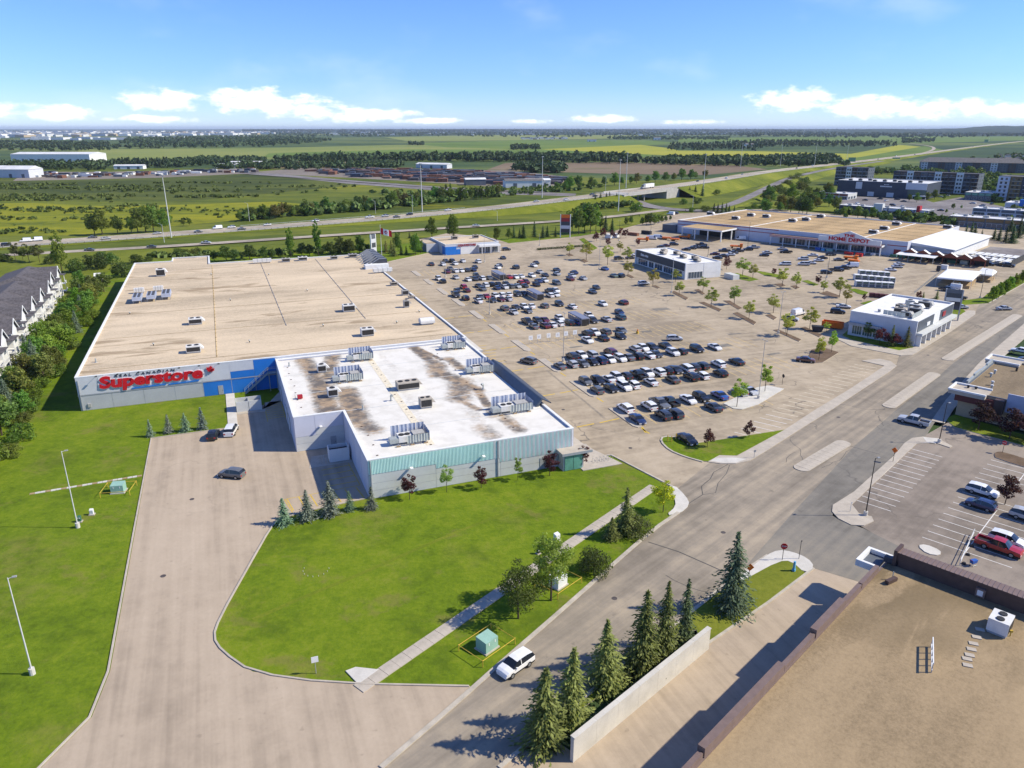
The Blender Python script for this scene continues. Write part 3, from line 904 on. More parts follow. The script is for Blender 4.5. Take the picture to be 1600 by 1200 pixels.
# ------------------------------------------------------------------ highway on its embankment
HW = [(-420, 404, 0), (-150, 391, 0), (0, 383, 0), (115, 376, 0), (240, 367.5, 0), (400, 356, 0), (560, 344, .6), (700, 332, 1.8), (800, 321.5, 3.4), (900, 309.5, 5.5), (965, 301.5, 7.0), (1045, 291.5, 7.6), (1120, 281, 7.2), (1200, 267.5, 6.0), (1300, 257.0, 4.0), (1400, 245.5, 2.0), (1500, 232.0, 1), (1600, 220, .5), (1700, 213.5, .3)]
hw = [P(u, v, z) for u, v, z in HW]
def dense(pts, it=2):
 pts = [Vector(p) for p in pts]
 for _ in range(it):
  o = [pts[0]]
  for a, b_ in zip(pts, pts[1:]):
   o += [a * .75 + b_ * .25, a * .25 + b_ * .75]
  o.append(pts[-1])
  pts = o
 return pts
def road_ribbon(name, pts, width, mat, lift=0.0, skirt=None, gap=None):
 pts = dense(pts)
 l, r = ribbon_pts(pts, width)
 mb = MB()
 for i in range(len(pts) - 1):
  z0, z1 = pts[i].z + lift, pts[i + 1].z + lift
  mb.face([(*r[i], z0), (*r[i + 1], z1), (*l[i + 1], z1), (*l[i], z0)], mat)
 o = structure(name, mb)
 if skirt:
  mb = MB()
  for side in (l, r):
   oth = r if side is l else l
   for i in range(len(pts) - 1):
    if gap and gap[0] < (pts[i].x + pts[i + 1].x) / 2 < gap[1]:
     continue
    z0, z1 = pts[i].z + lift - .02, pts[i + 1].z + lift - .02
    d0 = (side[i] - oth[i]).normalized()
    d1 = (side[i + 1] - oth[i + 1]).normalized()
    sh0, sh1 = side[i] + d0 * 4, side[i + 1] + d1 * 4
    t0, t1 = sh0 + d0 * (pts[i].z * 2.6 + .3), sh1 + d1 * (pts[i + 1].z * 2.6 + .3)
    mb.face([(*side[i], z0), (*side[i + 1], z1), (*sh1, z1 - .1), (*sh0, z0 - .1)], skirt)
    mb.face([(*sh0, z0 - .1), (*sh1, z1 - .1), (*t1, -.4), (*t0, -.4)], skirt)
  structure('embankment', mb)
 return l, r, pts
BR0, BR1 = P(966, 302, 7.0).x, P(1036, 293, 7.6).x
hl, hr, hp = road_ribbon('highway', hw, 21, 'highway_asphalt', .05, 'rough_grass', (BR0, BR1))
rampA = [P(u, v, 0) for u, v in [(-420, 424), (-150, 408), (0, 399), (115, 392.5), (240, 386), (400, 375.5), (560, 364.5), (700, 356), (800, 350), (880, 345), (950, 339), (1000, 333), (1040, 328)]]
road_ribbon('frontage_road', rampA, 8.5, 'highway_asphalt', .03)
road_ribbon('cross_street', [P(u, v, 0) for u, v in [(940, 300), (985, 312), (1010, 322), (1060, 328), (1130, 330), (1200, 335), (1400, 345), (1650, 360)]], 15, 'far_lot_asphalt', .02)
road_ribbon('ramp', [P(u, v, z) for u, v, z in [(1120, 325, .1), (1150, 317, .8), (1180, 303, 1.6), (1210, 288, 2.8), (1240, 276, 4.0), (1300, 263, 3.6), (1380, 251.5, 2.4)]], 9, 'far_lot_asphalt', .09, 'rough_grass')
field('forest', [(-600, 209), (380, 208.5), (800, 211), (1250, 211), (1500, 213), (1900, 212), (2300, 209), (2300, 201.2), (-600, 201.2)], 'forest_floor', -.47)
road_ribbon('ramp', [P(u, v, .2) for u, v in [(1420, 224), (1455, 228), (1462, 233), (1440, 240), (1400, 246)]], 9, 'highway_asphalt', .05)
road_ribbon('side_road', [P(u, v, .1) for u, v in [(380, 271), (560, 284), (700, 294), (850, 300)]], 9, 'far_lot_asphalt', .0)
# lane lines
mb = MB()
for off in (-9.6, -3.2, 0.2, 3.4, 9.6):
 for i in range(0, len(hp) - 1):
  a, b_ = hp[i], hp[i + 1]
  d = (b_ - a).xy.normalized()
  n_ = Vector((-d.y, d.x))
  if abs(off) > 9 or off == .2:
   segs = [(0, 1)]
  else:
   k = max(1, int((b_ - a).length / 12))
   segs = [((j + .1) / k, (j + .45) / k) for j in range(k)]
  for s0_, s1_ in segs:
   p0, p1 = a.lerp(b_, s0_), a.lerp(b_, s1_)
   q0, q1 = p0.xy + n_ * off, p1.xy + n_ * off
   mb.face([(*(q0 - n_ * .09), p0.z + .06), (*(q1 - n_ * .09), p1.z + .06), (*(q1 + n_ * .09), p1.z + .06), (*(q0 + n_ * .09), p0.z + .06)], 'white_paint' if abs(off) > 1 else 'yellow_paint')
mb.build('lane_markings', bpy.data.objects['highway'])
# guard rails: posts and beam along the near shoulder, cable rail in the median
def guard_rail(label, pts, off, step=4.0, h=.75):
 root = thing('guard_rail', label, 'guard rail', (pts[0].x, pts[0].y, pts[0].z), 0, 'guard rails of the highway')
 o0 = Vector(pts[0])
 beam = MB()
 pm = MB().box(-.1, .1, -.1, .1, 0, h, 'wood').mesh('post')
 carry = 0
 npost = 0
 for a, b_ in zip(pts, pts[1:]):
  d = (b_ - a)
  u_ = d.xy.normalized()
  n_ = Vector((-u_.y, u_.x))
  A_, B_ = a.xy + n_ * off - o0.xy, b_.xy + n_ * off - o0.xy
  za, zb = a.z - o0.z, b_.z - o0.z
  w_ = n_ * .05
  beam.hexa([(*(A_ - w_), za + .5), (*(B_ - w_), zb + .5), (*(B_ + w_), zb + .5), (*(A_ + w_), za + .5)],
     [(*(A_ - w_), za + h + .02), (*(B_ - w_), zb + h + .02), (*(B_ + w_), zb + h + .02), (*(A_ + w_), za + h + .02)], 'galvanised')
  s = carry
  while s < d.length and npost < 150:
   f = s / d.length
   q_ = A_.lerp(B_, f)
   link_mesh('post', pm, root, (q_.x, q_.y, za + (zb - za) * f))
   npost += 1
   s += step
  carry = s - d.length
 beam.build('rail', root)
sub = [p for p in hp if P(330, 361).x < p.x < P(1340, 250).x and p.y < 1500]
guard_rail('long steel guard rail on the near shoulder of the highway', sub, -11.4)
sub = [p for p in hp if P(-100, 388).x < p.x < P(330, 361).x]
guard_rail('guard rail between highway and frontage road at the left', sub, -12.2)
sub = [p for p in hp if P(380, 358).x < p.x < P(760, 327).x]
guard_rail('guard rail on the far shoulder of the highway', sub, 11.4, 6)
# bridge
bp0, bp1 = P(966, 302, 7.0), P(1036, 293, 7.6)
d_ = (bp1 - bp0).xy.normalized()
n_ = Vector((-d_.y, d_.x))
bridge = thing('bridge', 'concrete highway bridge over the cross street', 'bridge', (bp0.x, bp0.y, 0), math.atan2(d_.y, d_.x))
bl = (bp1 - bp0).xy.length
mb = MB()
mb.box(-4, bl + 4, -12.2, 12.2, 5.6, 7.0, 'bridge_concrete')
mb.build('deck', bridge)
for s in (-1, 1):
 MB().box(-4, bl + 4, s * 12.0 - .25, s * 12.0 + .25, 7.003, 8.1, 'bridge_concrete').build('parapet', bridge)
for x0, x1 in ((-10, -1), (bl * .80, bl + 8)):
 mb = MB()
 mb.hexa([(x0, -12.4, -.5), (x1, -12.4, -.5), (x1, 12.4, -.5), (x0, 12.4, -.5)], [(x0, -12.4, 6.9), (x1, -12.4, 6.9), (x1, 12.4, 6.9), (x0, 12.4, 6.9)], 'bridge_concrete')
 mb.build('abutment', bridge)
mb = MB()
for yy in (-9, -3, 3, 9):
 mb.tube((bl * .36, yy, -.4), (bl * .36, yy, 5.7), .6, .6, 'bridge_concrete', 8)
mb.build('pier', bridge)
# ================================================================== BUILDINGS
def inset(poly, t_):
 """inward offset of a simple polygon"""
 k = len(poly)
 area = sum(poly[i][0] * poly[(i + 1) % k][1] - poly[(i + 1) % k][0] * poly[i][1] for i in range(k))
 pts = [Vector(p[:2]) for p in (poly if area > 0 else poly[::-1])]
 out = []
 for i in range(k):
  a, b_, c = pts[i - 1], pts[i], pts[(i + 1) % k]
  d1, d2 = (b_ - a).normalized(), (c - b_).normalized()
  n1, n2 = Vector((-d1.y, d1.x)), Vector((-d2.y, d2.x))
  m_ = (n1 + n2)
  den = m_.dot(n1)
  out.append(b_ + m_ * (t_ / den if abs(den) > .05 else 0))
 return pts, out
def flat_top(root, poly, h, wall, roof, cope='trim_grey', drop=.4, pt=.35, roofname='roof', skip_roof=False, z0=-.1):
 o, i_ = inset(poly, pt)
 k = len(o)
 mb = MB()
 for j in range(k):
  n = (j + 1) % k
  mb.face([(*o[j], z0), (*o[n], z0), (*o[n], h), (*o[j], h)], wall)
  mb.face([(*i_[n], h - drop - .1), (*i_[j], h - drop - .1), (*i_[j], h), (*i_[n], h)], wall)
 mb.build('wall', root)
 oo, ii = inset(poly, -.06)[1], inset(poly, pt + .04)[1]
 mb = MB()
 for j in range(k):
  n = (j + 1) % k
  mb.hexa([(*oo[j], h - .12), (*oo[n], h - .12), (*ii[n], h - .12), (*ii[j], h - .12)], [(*oo[j], h + .05), (*oo[n], h + .05), (*ii[n], h + .05), (*ii[j], h + .05)], cope)
 mb.build('coping', root)
 if not skip_roof:
  MB().sheet([(*p,) for p in inset(poly, pt * .6)[1]], h - drop, roof).build(roofname, root)
def panel(root, x0, x1, y, z0, z1, mat, name='wall_panel', t_=.07, face='-y'):
 mb = MB()
 g = .025
 if face == '-y':
  mb.box(x0 + g, x1 - g, y - t_, y - .004, z0 + g, z1 - g, mat)
 elif face == '+x':
  mb.box(y + .004, y + t_, x0 + g, x1 - g, z0 + g, z1 - g, mat)
 elif face == '-x':
  mb.box(y - t_, y - .004, x0 + g, x1 - g, z0 + g, z1 - g, mat)
 return mb.build(name, root)
def window(root, x0, x1, y, z0, z1, face='-y', frame='trim_white', pane='glass_dark', name='window', mull=1):
 """framed window proud of a wall; the panes are sub-parts"""
 fm, pm = MB(), MB()
 f = .08
 def bx(mb, a0, a1, d0, d1, c0, c1, mt):
  if face == '-y':
   mb.box(a0, a1, y - d1, y - d0, c0, c1, mt)
  elif face == '+x':
   mb.box(y + d0, y + d1, a0, a1, c0, c1, mt)
  else:
   mb.box(y - d1, y - d0, a0, a1, c0, c1, mt)
 bx(fm, x0, x1, .003, .09, z0, z0 + f, frame)
 bx(fm, x0, x1, .003, .09, z1 - f, z1, frame)
 for i in range(mull + 1):
  c = x0 + f / 2 + (x1 - x0 - f) * i / mull
  bx(fm, c - f / 2, c + f / 2, .003, .09, z0 + f + .001, z1 - f - .001, frame)
 o = fm.build(name, root)
 for i in range(mull):
  w_ = (x1 - x0 - f) / mull
  q0 = x0 + f + w_ * i
  pm = MB()
  bx(pm, q0 + .002, q0 + w_ - f - .002, .006, .04, z0 + f + .002, z1 - f - .002, pane)
  pm.build('pane', o)
 return o
# ------------------------------------------------------------------ grocery superstore
store = thing('superstore_building', 'huge grocery store with tan gravel roof and lower white-roofed wing', 'store', (AO.x, AO.y, 0), AA)
MAIN = [(0, 0), (88, 0), (88, 141), (27.6, 141), (27.6, 160), (13.5, 160), (13.5, 152), (0, 152)]
flat_top(store, MAIN, 7.6, 'siding_grey', 'roof_tan', 'trim_white', .35, .4)
WING = [(41.2, -.06), (41.2, -39.2), (50.4, -39.2), (50.4, -63), (87.6, -63), (87.6, -.06)]
flat_top(store, WING, 7.0, 'siding_lilac', 'roof_white', 'trim_white', .35, .4, skip_roof=True)
# white membrane of the wing, a fine grid carrying the dirt mask
STAINS = [((471, 556), (500, 600), 2.0, .8), ((500, 600), (516, 652), 2.2, .9), ((520, 553), (512, 590), 1.8, .8), ((516, 645), (545, 640), 2.0, .9),
   ((540, 610), (558, 652), 2.2, .9), ((556, 655), (582, 672), 2.0, .8), ((645, 542), (672, 563), 1.3, .9), ((672, 563), (688, 572), 1.6, .8), ((680, 570), (686, 586), 2.2, .8),
   ((688, 583), (720, 596), 1.8, .9), ((720, 596), (718, 622), 2.6, .75), ((720, 596), (748, 610), 1.3, .9), ((700, 560), (722, 576), 1.3, .8),
   ((748, 612), (762, 634), .9, .9), ((720, 626), (748, 640), .8, .8), ((735, 640), (752, 668), 1.6, .35), ((752, 668), (770, 682), 1.8, .6), ((790, 655), (812, 672), 1.4, .75),
   ((595, 555), (620, 580), .9, .3), ((630, 605), (660, 665), .9, .28), ((660, 610), (720, 600), .6, .25), ((505, 640), (540, 648), 1.4, .8), ((776, 640), (800, 660), 1.0, .6), ((770, 650), (765, 640), 1.2, .6),
   ((510, 590), (520, 625), 2.4, .5), ((655, 545), (690, 562), .6, 1.0)]
SEG = [(Vector(toA(P(*a, 6.65))), Vector(toA(P(*b_, 6.65))), w_, s) for a, b_, w_, s in STAINS]
vs, fs, dirt, idx = [], [], [], {}
st_ = .55
def inw(a, b_):
 return 41.5 < a < 87.3 and (-39.0 < b_ < -.3 or (50.7 < a and -62.7 < b_ < -.3))
def vid(i, j):
 if (i, j) not in idx:
  a, b_ = min(41.5 + i * st_, 87.3), min(-62.7 + j * st_, -.35)
  idx[(i, j)] = len(vs)
  vs.append((a, b_, 6.65))
  q_ = Vector((a, b_))
  m_ = 0
  for s0, s1, w_, s in SEG:
   d = s1 - s0
   t_ = max(0, min(1, (q_ - s0).dot(d) / d.length_squared))
   r_ = (q_ - s0 - d * t_).length / (w_ * 1.2)
   m_ = max(m_, s * max(0, 1 - r_ * r_ * .6))
  dirt.append(m_ + random.uniform(-.03, .03))
 return idx[(i, j)]
for i in range(84):
 for j in range(114):
  if inw(41.5 + (i + .5) * st_, -62.7 + (j + .5) * st_):
   fs.append((vid(i, j), vid(i + 1, j), vid(i + 1, j + 1), vid(i, j + 1)))
me = bpy.data.meshes.new('roof')
me.from_pydata(vs, [], fs)
me.materials.append(MATS['roof_white'])
at_ = me.attributes.new('dirt', 'FLOAT', 'POINT')
at_.data.foreach_set('value', dirt)
link_mesh('roof', me, store)
# front wall panels: two tiers
js = [0, 6.4, 12.7, 19.0, 24.9, 31.0, 36.2, 41.1]
for i in range(7):
 x0, x1 = js[i], js[i + 1]
 lower = 'blue_panel' if i >= 4 else 'siding_lower'
 panel(store, x0, x1, 0, 0, 3.35, lower)
 if i < 5:
  if i % 2 == 0 and i < 4:
   panel(store, x0, js[i + 2], 0, 3.55, 7.4, 'siding_grey')
  elif i == 4:
   panel(store, x0, x1, 0, 3.55, 7.4, 'siding_grey')
 elif i == 5:
  panel(store, x0, x1, 0, 3.55, 5.2, 'blue_panel')
  panel(store, x0, x1, 0, 5.2, 7.4, 'siding_grey')
 else:
  panel(store, x0, x1, 0, 3.55, 7.4, 'blue_panel')
MB().box(-.05, 41.1, -.14, -.002, 3.36, 3.52, 'trim_grey').build('ledge', store)
for x in js[1:-1]:
 MB().box(x - .05, x + .05, -.09, -.001, .02, 3.34, 'trim_grey').build('joint_strip', store)
# the lettering
RI = Matrix.Identity(4)
letters('REAL CANADIAN', store, 'letter', 12.0, .58, .08, 'black_sign', (7.6, -.14, 6.78), RI, .1, 0, 1.45)
letters('Superstore', store, 'letter_outline', 21.6, 3.95, .06, 'trim_white', (4.0, -.13, 3.52), RI, .10, .07)
letters('Superstore', store, 'letter', 20.9, 3.55, .16, 'red_sign', (4.35, -.26, 3.72), RI, .10, .045)
mb = MB()
for x0, x1 in ((10.4, 17.4), (17.8, 24.2)):
 mb = MB()
 mb.hexa([(x0, -.2, 3.72), (x1, -.2, 3.86), (x1, -.09, 3.86), (x0, -.09, 3.72)], [(x0 + .2, -.2, 4.02), (x1, -.2, 4.14), (x1, -.09, 4.14), (x0 + .2, -.09, 4.02)], 'blue_panel')
 mb.build('underline_bar', store)
LEAF = [(0, -1), (.08, -.55), (.5, -.62), (.42, -.45), (.95, -.05), (.82, .02), (.92, .38), (.6, .32), (.55, .45), (.28, .12), (.38, .68), (.2, .6), (0, 1)]
LEAF = LEAF + [(-x, y) for x, y in LEAF[-2:0:-1]]
def leaf_mb(cx, cz, s, y0, y1, mat, rot=.25):
 pts = [(cx + s * (x * math.cos(rot) - y * math.sin(rot)), cz + s * (x * math.sin(rot) + y * math.cos(rot))) for x, y in LEAF]
 mb = MB()
 mb.prism(pts, 0, 1, mat)
 mb.v = [(v[0], y1 + (y0 - y1) * v[2], v[1]) for v in mb.v]
 return mb
leaf_mb(26.9, 6.35, .95, -.4, -.2, 'red_sign', -.3).build('maple_leaf', store)
for i in range(7):
 mb = MB()
 x = 4.2 + i * 4.1
 mb.tube((x, -.1, 7.6), (x, -1.1, 7.75), .035, .035, 'pole_dark', 5)
 mb.box(x - .22, x + .22, -1.35, -1.0, 7.62, 7.78, 'pole_dark')
 mb.build('sign_lamp', store)
# wing: siding of the yard side, stepped bands below a fluted teal fascia on the street side
for z0, z1, x0, x1, mt in ((0, 1.5, 41.2, 50.3, 'siding_beige'), (1.5, 2.9, 41.2, 50.3, 'siding_beige'), (2.9, 4.2, 45.0, 50.3, 'siding_beige'), (2.9, 6.85, 41.2, 45.0, 'siding_lilac'), (4.2, 6.85, 45.0, 50.3, 'siding_lilac')):
 panel(store, x0, x1, -39.2, z0, z1, mt)
steps = [(50.4, 61.8, 4.35), (61.8, 73.5, 3.55), (73.5, 83.2, 2.75)]
for x0, x1, top in steps:
 zz = [0, 1.4, 2.7, top] if top > 2.8 else [0, 1.4, top]
 for a, b_ in zip(zz, zz[1:]):
  n = max(1, round((x1 - x0) / 9))
  for j in range(n):
   panel(store, x0 + (x1 - x0) * j / n, x0 + (x1 - x0) * (j + 1) / n, -63, a, b_, 'siding_beige')
mb = MB()
n = 150
for i in range(n):                       # fluted translucent fascia, one sheet
 x0 = 50.5 + i * (87.4 - 50.5) / n
 x1 = 50.5 + (i + 1) * (87.4 - 50.5) / n
 xm = (x0 + x1) / 2
 bot = next((s[2] for s in steps if s[0] <= xm < s[1]), 2.75) + .03
 mt = 'siding_teal' if i < 95 else 'siding_lilac'
 mt = 'siding_teal' if (i < 88 or i % 3 == 0) else 'siding_white'  # right-hand flutes mostly white: a reflection put into the colour
 y0 = -63.02
 mb.face([(x0, y0, bot), (xm, y0 - .12, bot), (xm, y0 - .12, 6.86), (x0, y0, 6.86)], mt)
 mb.face([(xm, y0 - .12, bot), (x1, y0, bot), (x1, y0, 6.86), (xm, y0 - .12, 6.86)], mt)
mb.build('fluted_fascia', store)
for i in range(4):
 panel(store, -62.8 + i * 6, -62.8 + (i + 1) * 6 - .2, 50.4, .02, 6.85, 'siding_lilac', face='-x')
for i in range(6):
 panel(store, -39.0 + i * 6.5, -39.0 + (i + 1) * 6.5 - .15, 41.2, .02, 6.85, 'siding_lilac', face='-x')
# corner entrance lodge
mb = MB()
mb.box(84.6, 88.6, -65.3, -63.2, -.1, 3.0, 'siding_lower')
mb.build('porch_wall', store)
mb = MB()
mb.box(84.2, 90.2, -65.7, -62.9, 3.0, 3.5, 'trim_grey', 'concrete')
mb.build('porch_roof', store)
for x0, x1 in ((84.9, 86.5), (86.6, 88.3)):
 MB().box(x0, x1, -65.42, -65.3 - .003, .05, 2.85, 'teal_glass').build('window', store)
# lights on the yard and street walls
for x, y in ((57.5, -63.2), (70.2, -63.2), (46.0, -39.3)):
 mb = MB()
 mb.box(x - .25, x + .25, y - .8, y - .1, 4.6, 4.75, 'trim_white')
 mb.build('wall_lamp', store)
# dock doors, man doors, downpipes and meters
for y0 in (-30, -24.5, -12):
 d0_ = MB().box(41.0, 41.125, y0, y0 + 3.2, .05, 3.4, 'unit_grey').build('dock_door', store)
 for k in range(4):
  MB().box(40.97, 40.999, y0 + .05, y0 + 3.15, .8 * k + .12, .8 * k + .8, 'siding_white').build('door_slat', d0_)
for x0, y0 in ((47.6, -39.2), (28.0, 0), (81.0, -63)):
 d0_ = MB().box(x0, x0 + 1.1, y0 - .13, y0 - .075, .05, 2.2, 'trim_grey').build('door', store)
 MB().box(x0 + .85, x0 + .95, y0 - .17, y0 - .131, 1.0, 1.12, 'pole_dark').build('handle', d0_)
for x0, y0 in ((.35, 0), (50.75, -63.0), (72.9, -63.0)):
 MB().box(x0, x0 + .14, y0 - .24, y0 - .1, .1, 6.9, 'trim_grey').build('downpipe', store)
MB().box(1.5, 2.1, -.3, -.075, .7, 1.5, 'unit_grey').build('meter_box', store)
# outside stair against the blue wall
mb = MB()
for s in (-1.7, -.55):
 mb.hexa([(33.6, s - .05, 0), (33.9, s - .05, 0), (33.9, s + .05, 0), (33.6, s + .05, 0)], [(39.0, s - .05, 4.3), (39.3, s - .05, 4.3), (39.3, s + .05, 4.3), (39.0, s + .05, 4.3)], 'galvanised')
 mb.tube((33.6, s, 1.0), (39.1, s, 5.4), .04, .04, 'galvanised', 5)
 mb.tube((39.1, s, 5.4), (41.1, s, 5.4), .04, .04, 'galvanised', 5)
 for i in range(7):
  f = i / 6
  mb.tube((33.6 + 5.5 * f, s, 4.3 * f), (33.6 + 5.5 * f, s, 1.0 + 4.4 * f), .03, .03, 'galvanised', 4)
mb.build('stair_rail', store)
tread = MB().box(-.16, .16, -1.65, -.6, -.03, .02, 'galvanised').mesh('stair_tread')
for i in range(18):
 f = (i + .5) / 18
 link_mesh('stair_tread', tread, store, (33.8 + 5.3 * f, 0, 4.35 * f))
mb = MB()
mb.box(39.2, 41.15, -1.8, -.2, 4.25, 4.4, 'galvanised')
for x, y in ((39.3, -1.7), (41.0, -1.7), (39.3, -.4)):
 mb.tube((x, y, 0), (x, y, 4.25), .07, .07, 'galvanised', 6)
mb.build('stair_landing', store)
# car-park side: canopy over the walk, dark entrance tower, dark raked awnings
MB().box(88.2, 91.0, -4, 104, 4.5, 4.95, 'trim_grey', 'concrete_pale').build('walk_canopy', store)
mb = MB()
mb.box(82.6, 91.6, 106, 109, 7.2, 8.8, 'trim_white')
mb.build('tower_base', store)
mb = MB()
mb.hexa([(83.0, 109.05, 7.2), (91.8, 109.05, 7.2), (91.8, 136, 7.2), (86.5, 136, 7.2)], [(88.6, 109.05, 10.3), (91.6, 109.05, 10.3), (91.6, 136, 10.3), (89.8, 136, 10.3)], 'dark_metal')
mb.build('tower_screen', store)
for i in range(7):
 MB().hexa([(83.1, 110 + 4 * i, 7.4), (83.3, 110 + 4 * i, 7.3), (83.3, 110.3 + 4 * i, 7.3), (83.1, 110.3 + 4 * i, 7.4)], [(88.5, 110 + 4 * i, 10.5), (91.5, 110 + 4 * i, 10.5), (91.5, 110.3 + 4 * i, 10.5), (88.5, 110.3 + 4 * i, 10.5)], 'trim_grey').build('tower_rib', store)
for (b0, b1) in ((-50, -22),):
 mb = MB()
 mb.hexa([(85.8, b0, 6.7), (86.4, b0, 6.7), (86.4, b1, 6.7), (85.8, b1, 6.7)], [(86.9, b0, 8.2), (87.3, b0, 8.2), (87.3, b1, 8.2), (86.9, b1, 8.2)], 'slate_metal')
 mb.build('raked_screen', store)
 mb = MB()
 mb.hexa([(87.0, b0, 8.1), (89.0, b0, 7.0), (89.0, b1, 7.0), (87.0, b1, 8.1)], [(87.0, b0, 8.25), (89.1, b0, 7.15), (89.1, b1, 7.15), (87.0, b1, 8.25)], 'dark_metal')
 mb.build('raked_screen', store)
# gas pipes on blocks, membrane seams
PSUP = MB().box(-.16, .16, -.09, .09, 0, .1, 'brown_metal_dark').mesh('pipe_support')
for x, b0, b1 in ((43.2, -38, -2), (52.5, -61, -41), (62, -60, -4), (78, -58, -4)):
 for j in range(int((b1 - b0) / 4.5)):
  link_mesh('pipe_support', PSUP, store, (x + random.uniform(-.2, .2), b0 + 4.5 * j, 6.66))
for j in range(24):
 MB().box(61.2, 62.6, -60 + j * 2.42, -57.7 + j * 2.42, 6.654, 6.675, 'pale_line').build('walk_pad', store)
for y in (-12.5, -25.5, -38.5, -51):
 MB().box(42 if y > -39 else 51, 87, y - .08, y + .08, 6.655, 6.68, 'siding_beige').build('roof_seam', store)
for x in (28.5, 46.5, 68.0):
 b0 = 6 if x < 40 else 30
 MB().box(x - .05, x + .05, b0, 138, 7.27, 7.36, 'pole_grey' if x > 40 else 'faded_yellow').build('roof_pipe', store)
 for j in range(int((137 - b0) / 4.4)):
  link_mesh('pipe_support', PSUP, store, (x, b0 + 1 + 4.4 * j, 7.26))
for b0 in (6.0, 33.0, 60.0):
 MB().box(2, 86, b0 - .10, b0 + .10, 7.256, 7.285, 'roof_brown').build('roof_seam', store)
def toLoc(root, p):
 d = Vector(p[:2]) - root.location.xy
 a = root.rotation_euler.z
 return d.x * math.cos(a) + d.y * math.sin(a), -d.x * math.sin(a) + d.y * math.cos(a)
# ------------------------------------------------------------------ roof-top plant
def rooftop_unit(label, pos, rz, size=(3.0, 2.2, 1.7), mat='unit_white', fans=2, hood=True):
 r_ = thing('rooftop_unit', label, 'air handler', pos, rz, 'rooftop units')
 l, w_, h = size
 MB().box(-l / 2 + .1, l / 2 - .1, -w_ / 2 + .1, w_ / 2 - .1, 0, .3, 'trim_grey').build('base_frame', r_)
 mb = MB()
 mb.box(-l / 2, l / 2, -w_ / 2, w_ / 2, .3, h, mat)
 mb.build('casing', r_)
 MB().box(-l / 2 + .12, l / 2 - .12, -w_ / 2 - .03, -w_ / 2 - .002, .45, h - .25, 'louvre_dark').build('louvre', r_)
 for i in range(fans):
  mb = MB()
  x = (i - (fans - 1) / 2) * l / max(2, fans) * .95
  mb.tube((x, 0, h + .002), (x, 0, h + .12), min(w_, l / fans) * .33, min(w_, l / fans) * .33, 'louvre_dark', 10)
  mb.build('fan', r_)
 if hood:
  mb = MB()
  mb.hexa([(l / 2 + .002, -w_ * .4, h * .55), (l / 2 + .75, -w_ * .4, h * .5), (l / 2 + .75, w_ * .4, h * .5), (l / 2 + .002, w_ * .4, h * .55)],
    [(l / 2 + .002, -w_ * .4, h * .95), (l / 2 + .1, -w_ * .4, h * .95), (l / 2 + .1, w_ * .4, h * .95), (l / 2 + .002, w_ * .4, h * .95)], mat)
  mb.build('intake_hood', r_)
 return r_
ZR, ZW = 7.27, 6.67
for (u, v, sz, mt, f, lab) in [
 (252, 431, (3.0, 2.6, 2.6), 'unit_white', 1, 'tall white unit near the back left of the tan store roof'),
 (306, 506, (3.4, 2.4, 1.7), 'unit_white', 2, 'white unit with two fans mid left on the tan store roof'),
 (303, 550, (3.2, 2.3, 1.7), 'unit_white', 2, 'white unit above the lettering at the front of the tan roof'),
 (545, 486, (3.4, 2.6, 2.0), 'unit_white', 2, 'white unit in the middle of the tan store roof'),
 (574, 524, (3.2, 2.4, 2.0), 'unit_white', 2, 'white unit on the tan roof just behind the white wing'),
 (503, 581, (1.9, 1.6, 1.8), 'unit_white', 1, 'small white unit at the stained left end of the wing roof'),
 (520, 619, (2.0, 1.7, 1.8), 'unit_white', 1, 'small white unit nearest the yard corner of the wing roof'),
 (665, 636, (2.3, 1.8, 2.0), 'unit_tan', 2, 'square tan unit alone in the middle of the wing roof'),
 (581, 418, (3.6, 2.6, 1.6), 'unit_white', 2, 'white unit left of the dark entrance tower'),
 (635, 480, (1.6, 1.4, 2.2), 'unit_grey', 1, 'tall grey unit near the car park edge of the tan roof'),
 (633, 461, (2.0, 1.6, 1.7), 'unit_grey', 1, 'grey unit third from the entrance tower along the roof edge'),
 (615, 446, (2.2, 1.7, 1.3), 'unit_tan', 1, 'low tan unit nearest the entrance tower on the roof edge'),
 (642, 466, (1.6, 1.2, .9), 'unit_tan', 1, 'small low tan unit beside the grey unit on the roof edge'),
 (447, 409, (3.0, 2.2, 1.5), 'unit_grey', 2, 'grey unit, left one of three at the back edge of the roof'),
 (473, 407, (3.4, 2.4, 1.6), 'unit_white', 2, 'white unit beside a row of ducts at the back roof edge'),
 (522, 405, (2.6, 2.0, 1.4), 'unit_grey', 2, 'grey unit, middle one at the back edge of the roof'),
 (551, 402, (3.2, 2.2, 1.5), 'unit_grey', 2, 'grey unit nearest the back right corner of the tan roof')]:
 z = ZW if v > 560 and u > 440 else ZR
 p = P(u, v, z)
 rooftop_unit(lab, (p.x, p.y, z), AA, sz, mt, f)
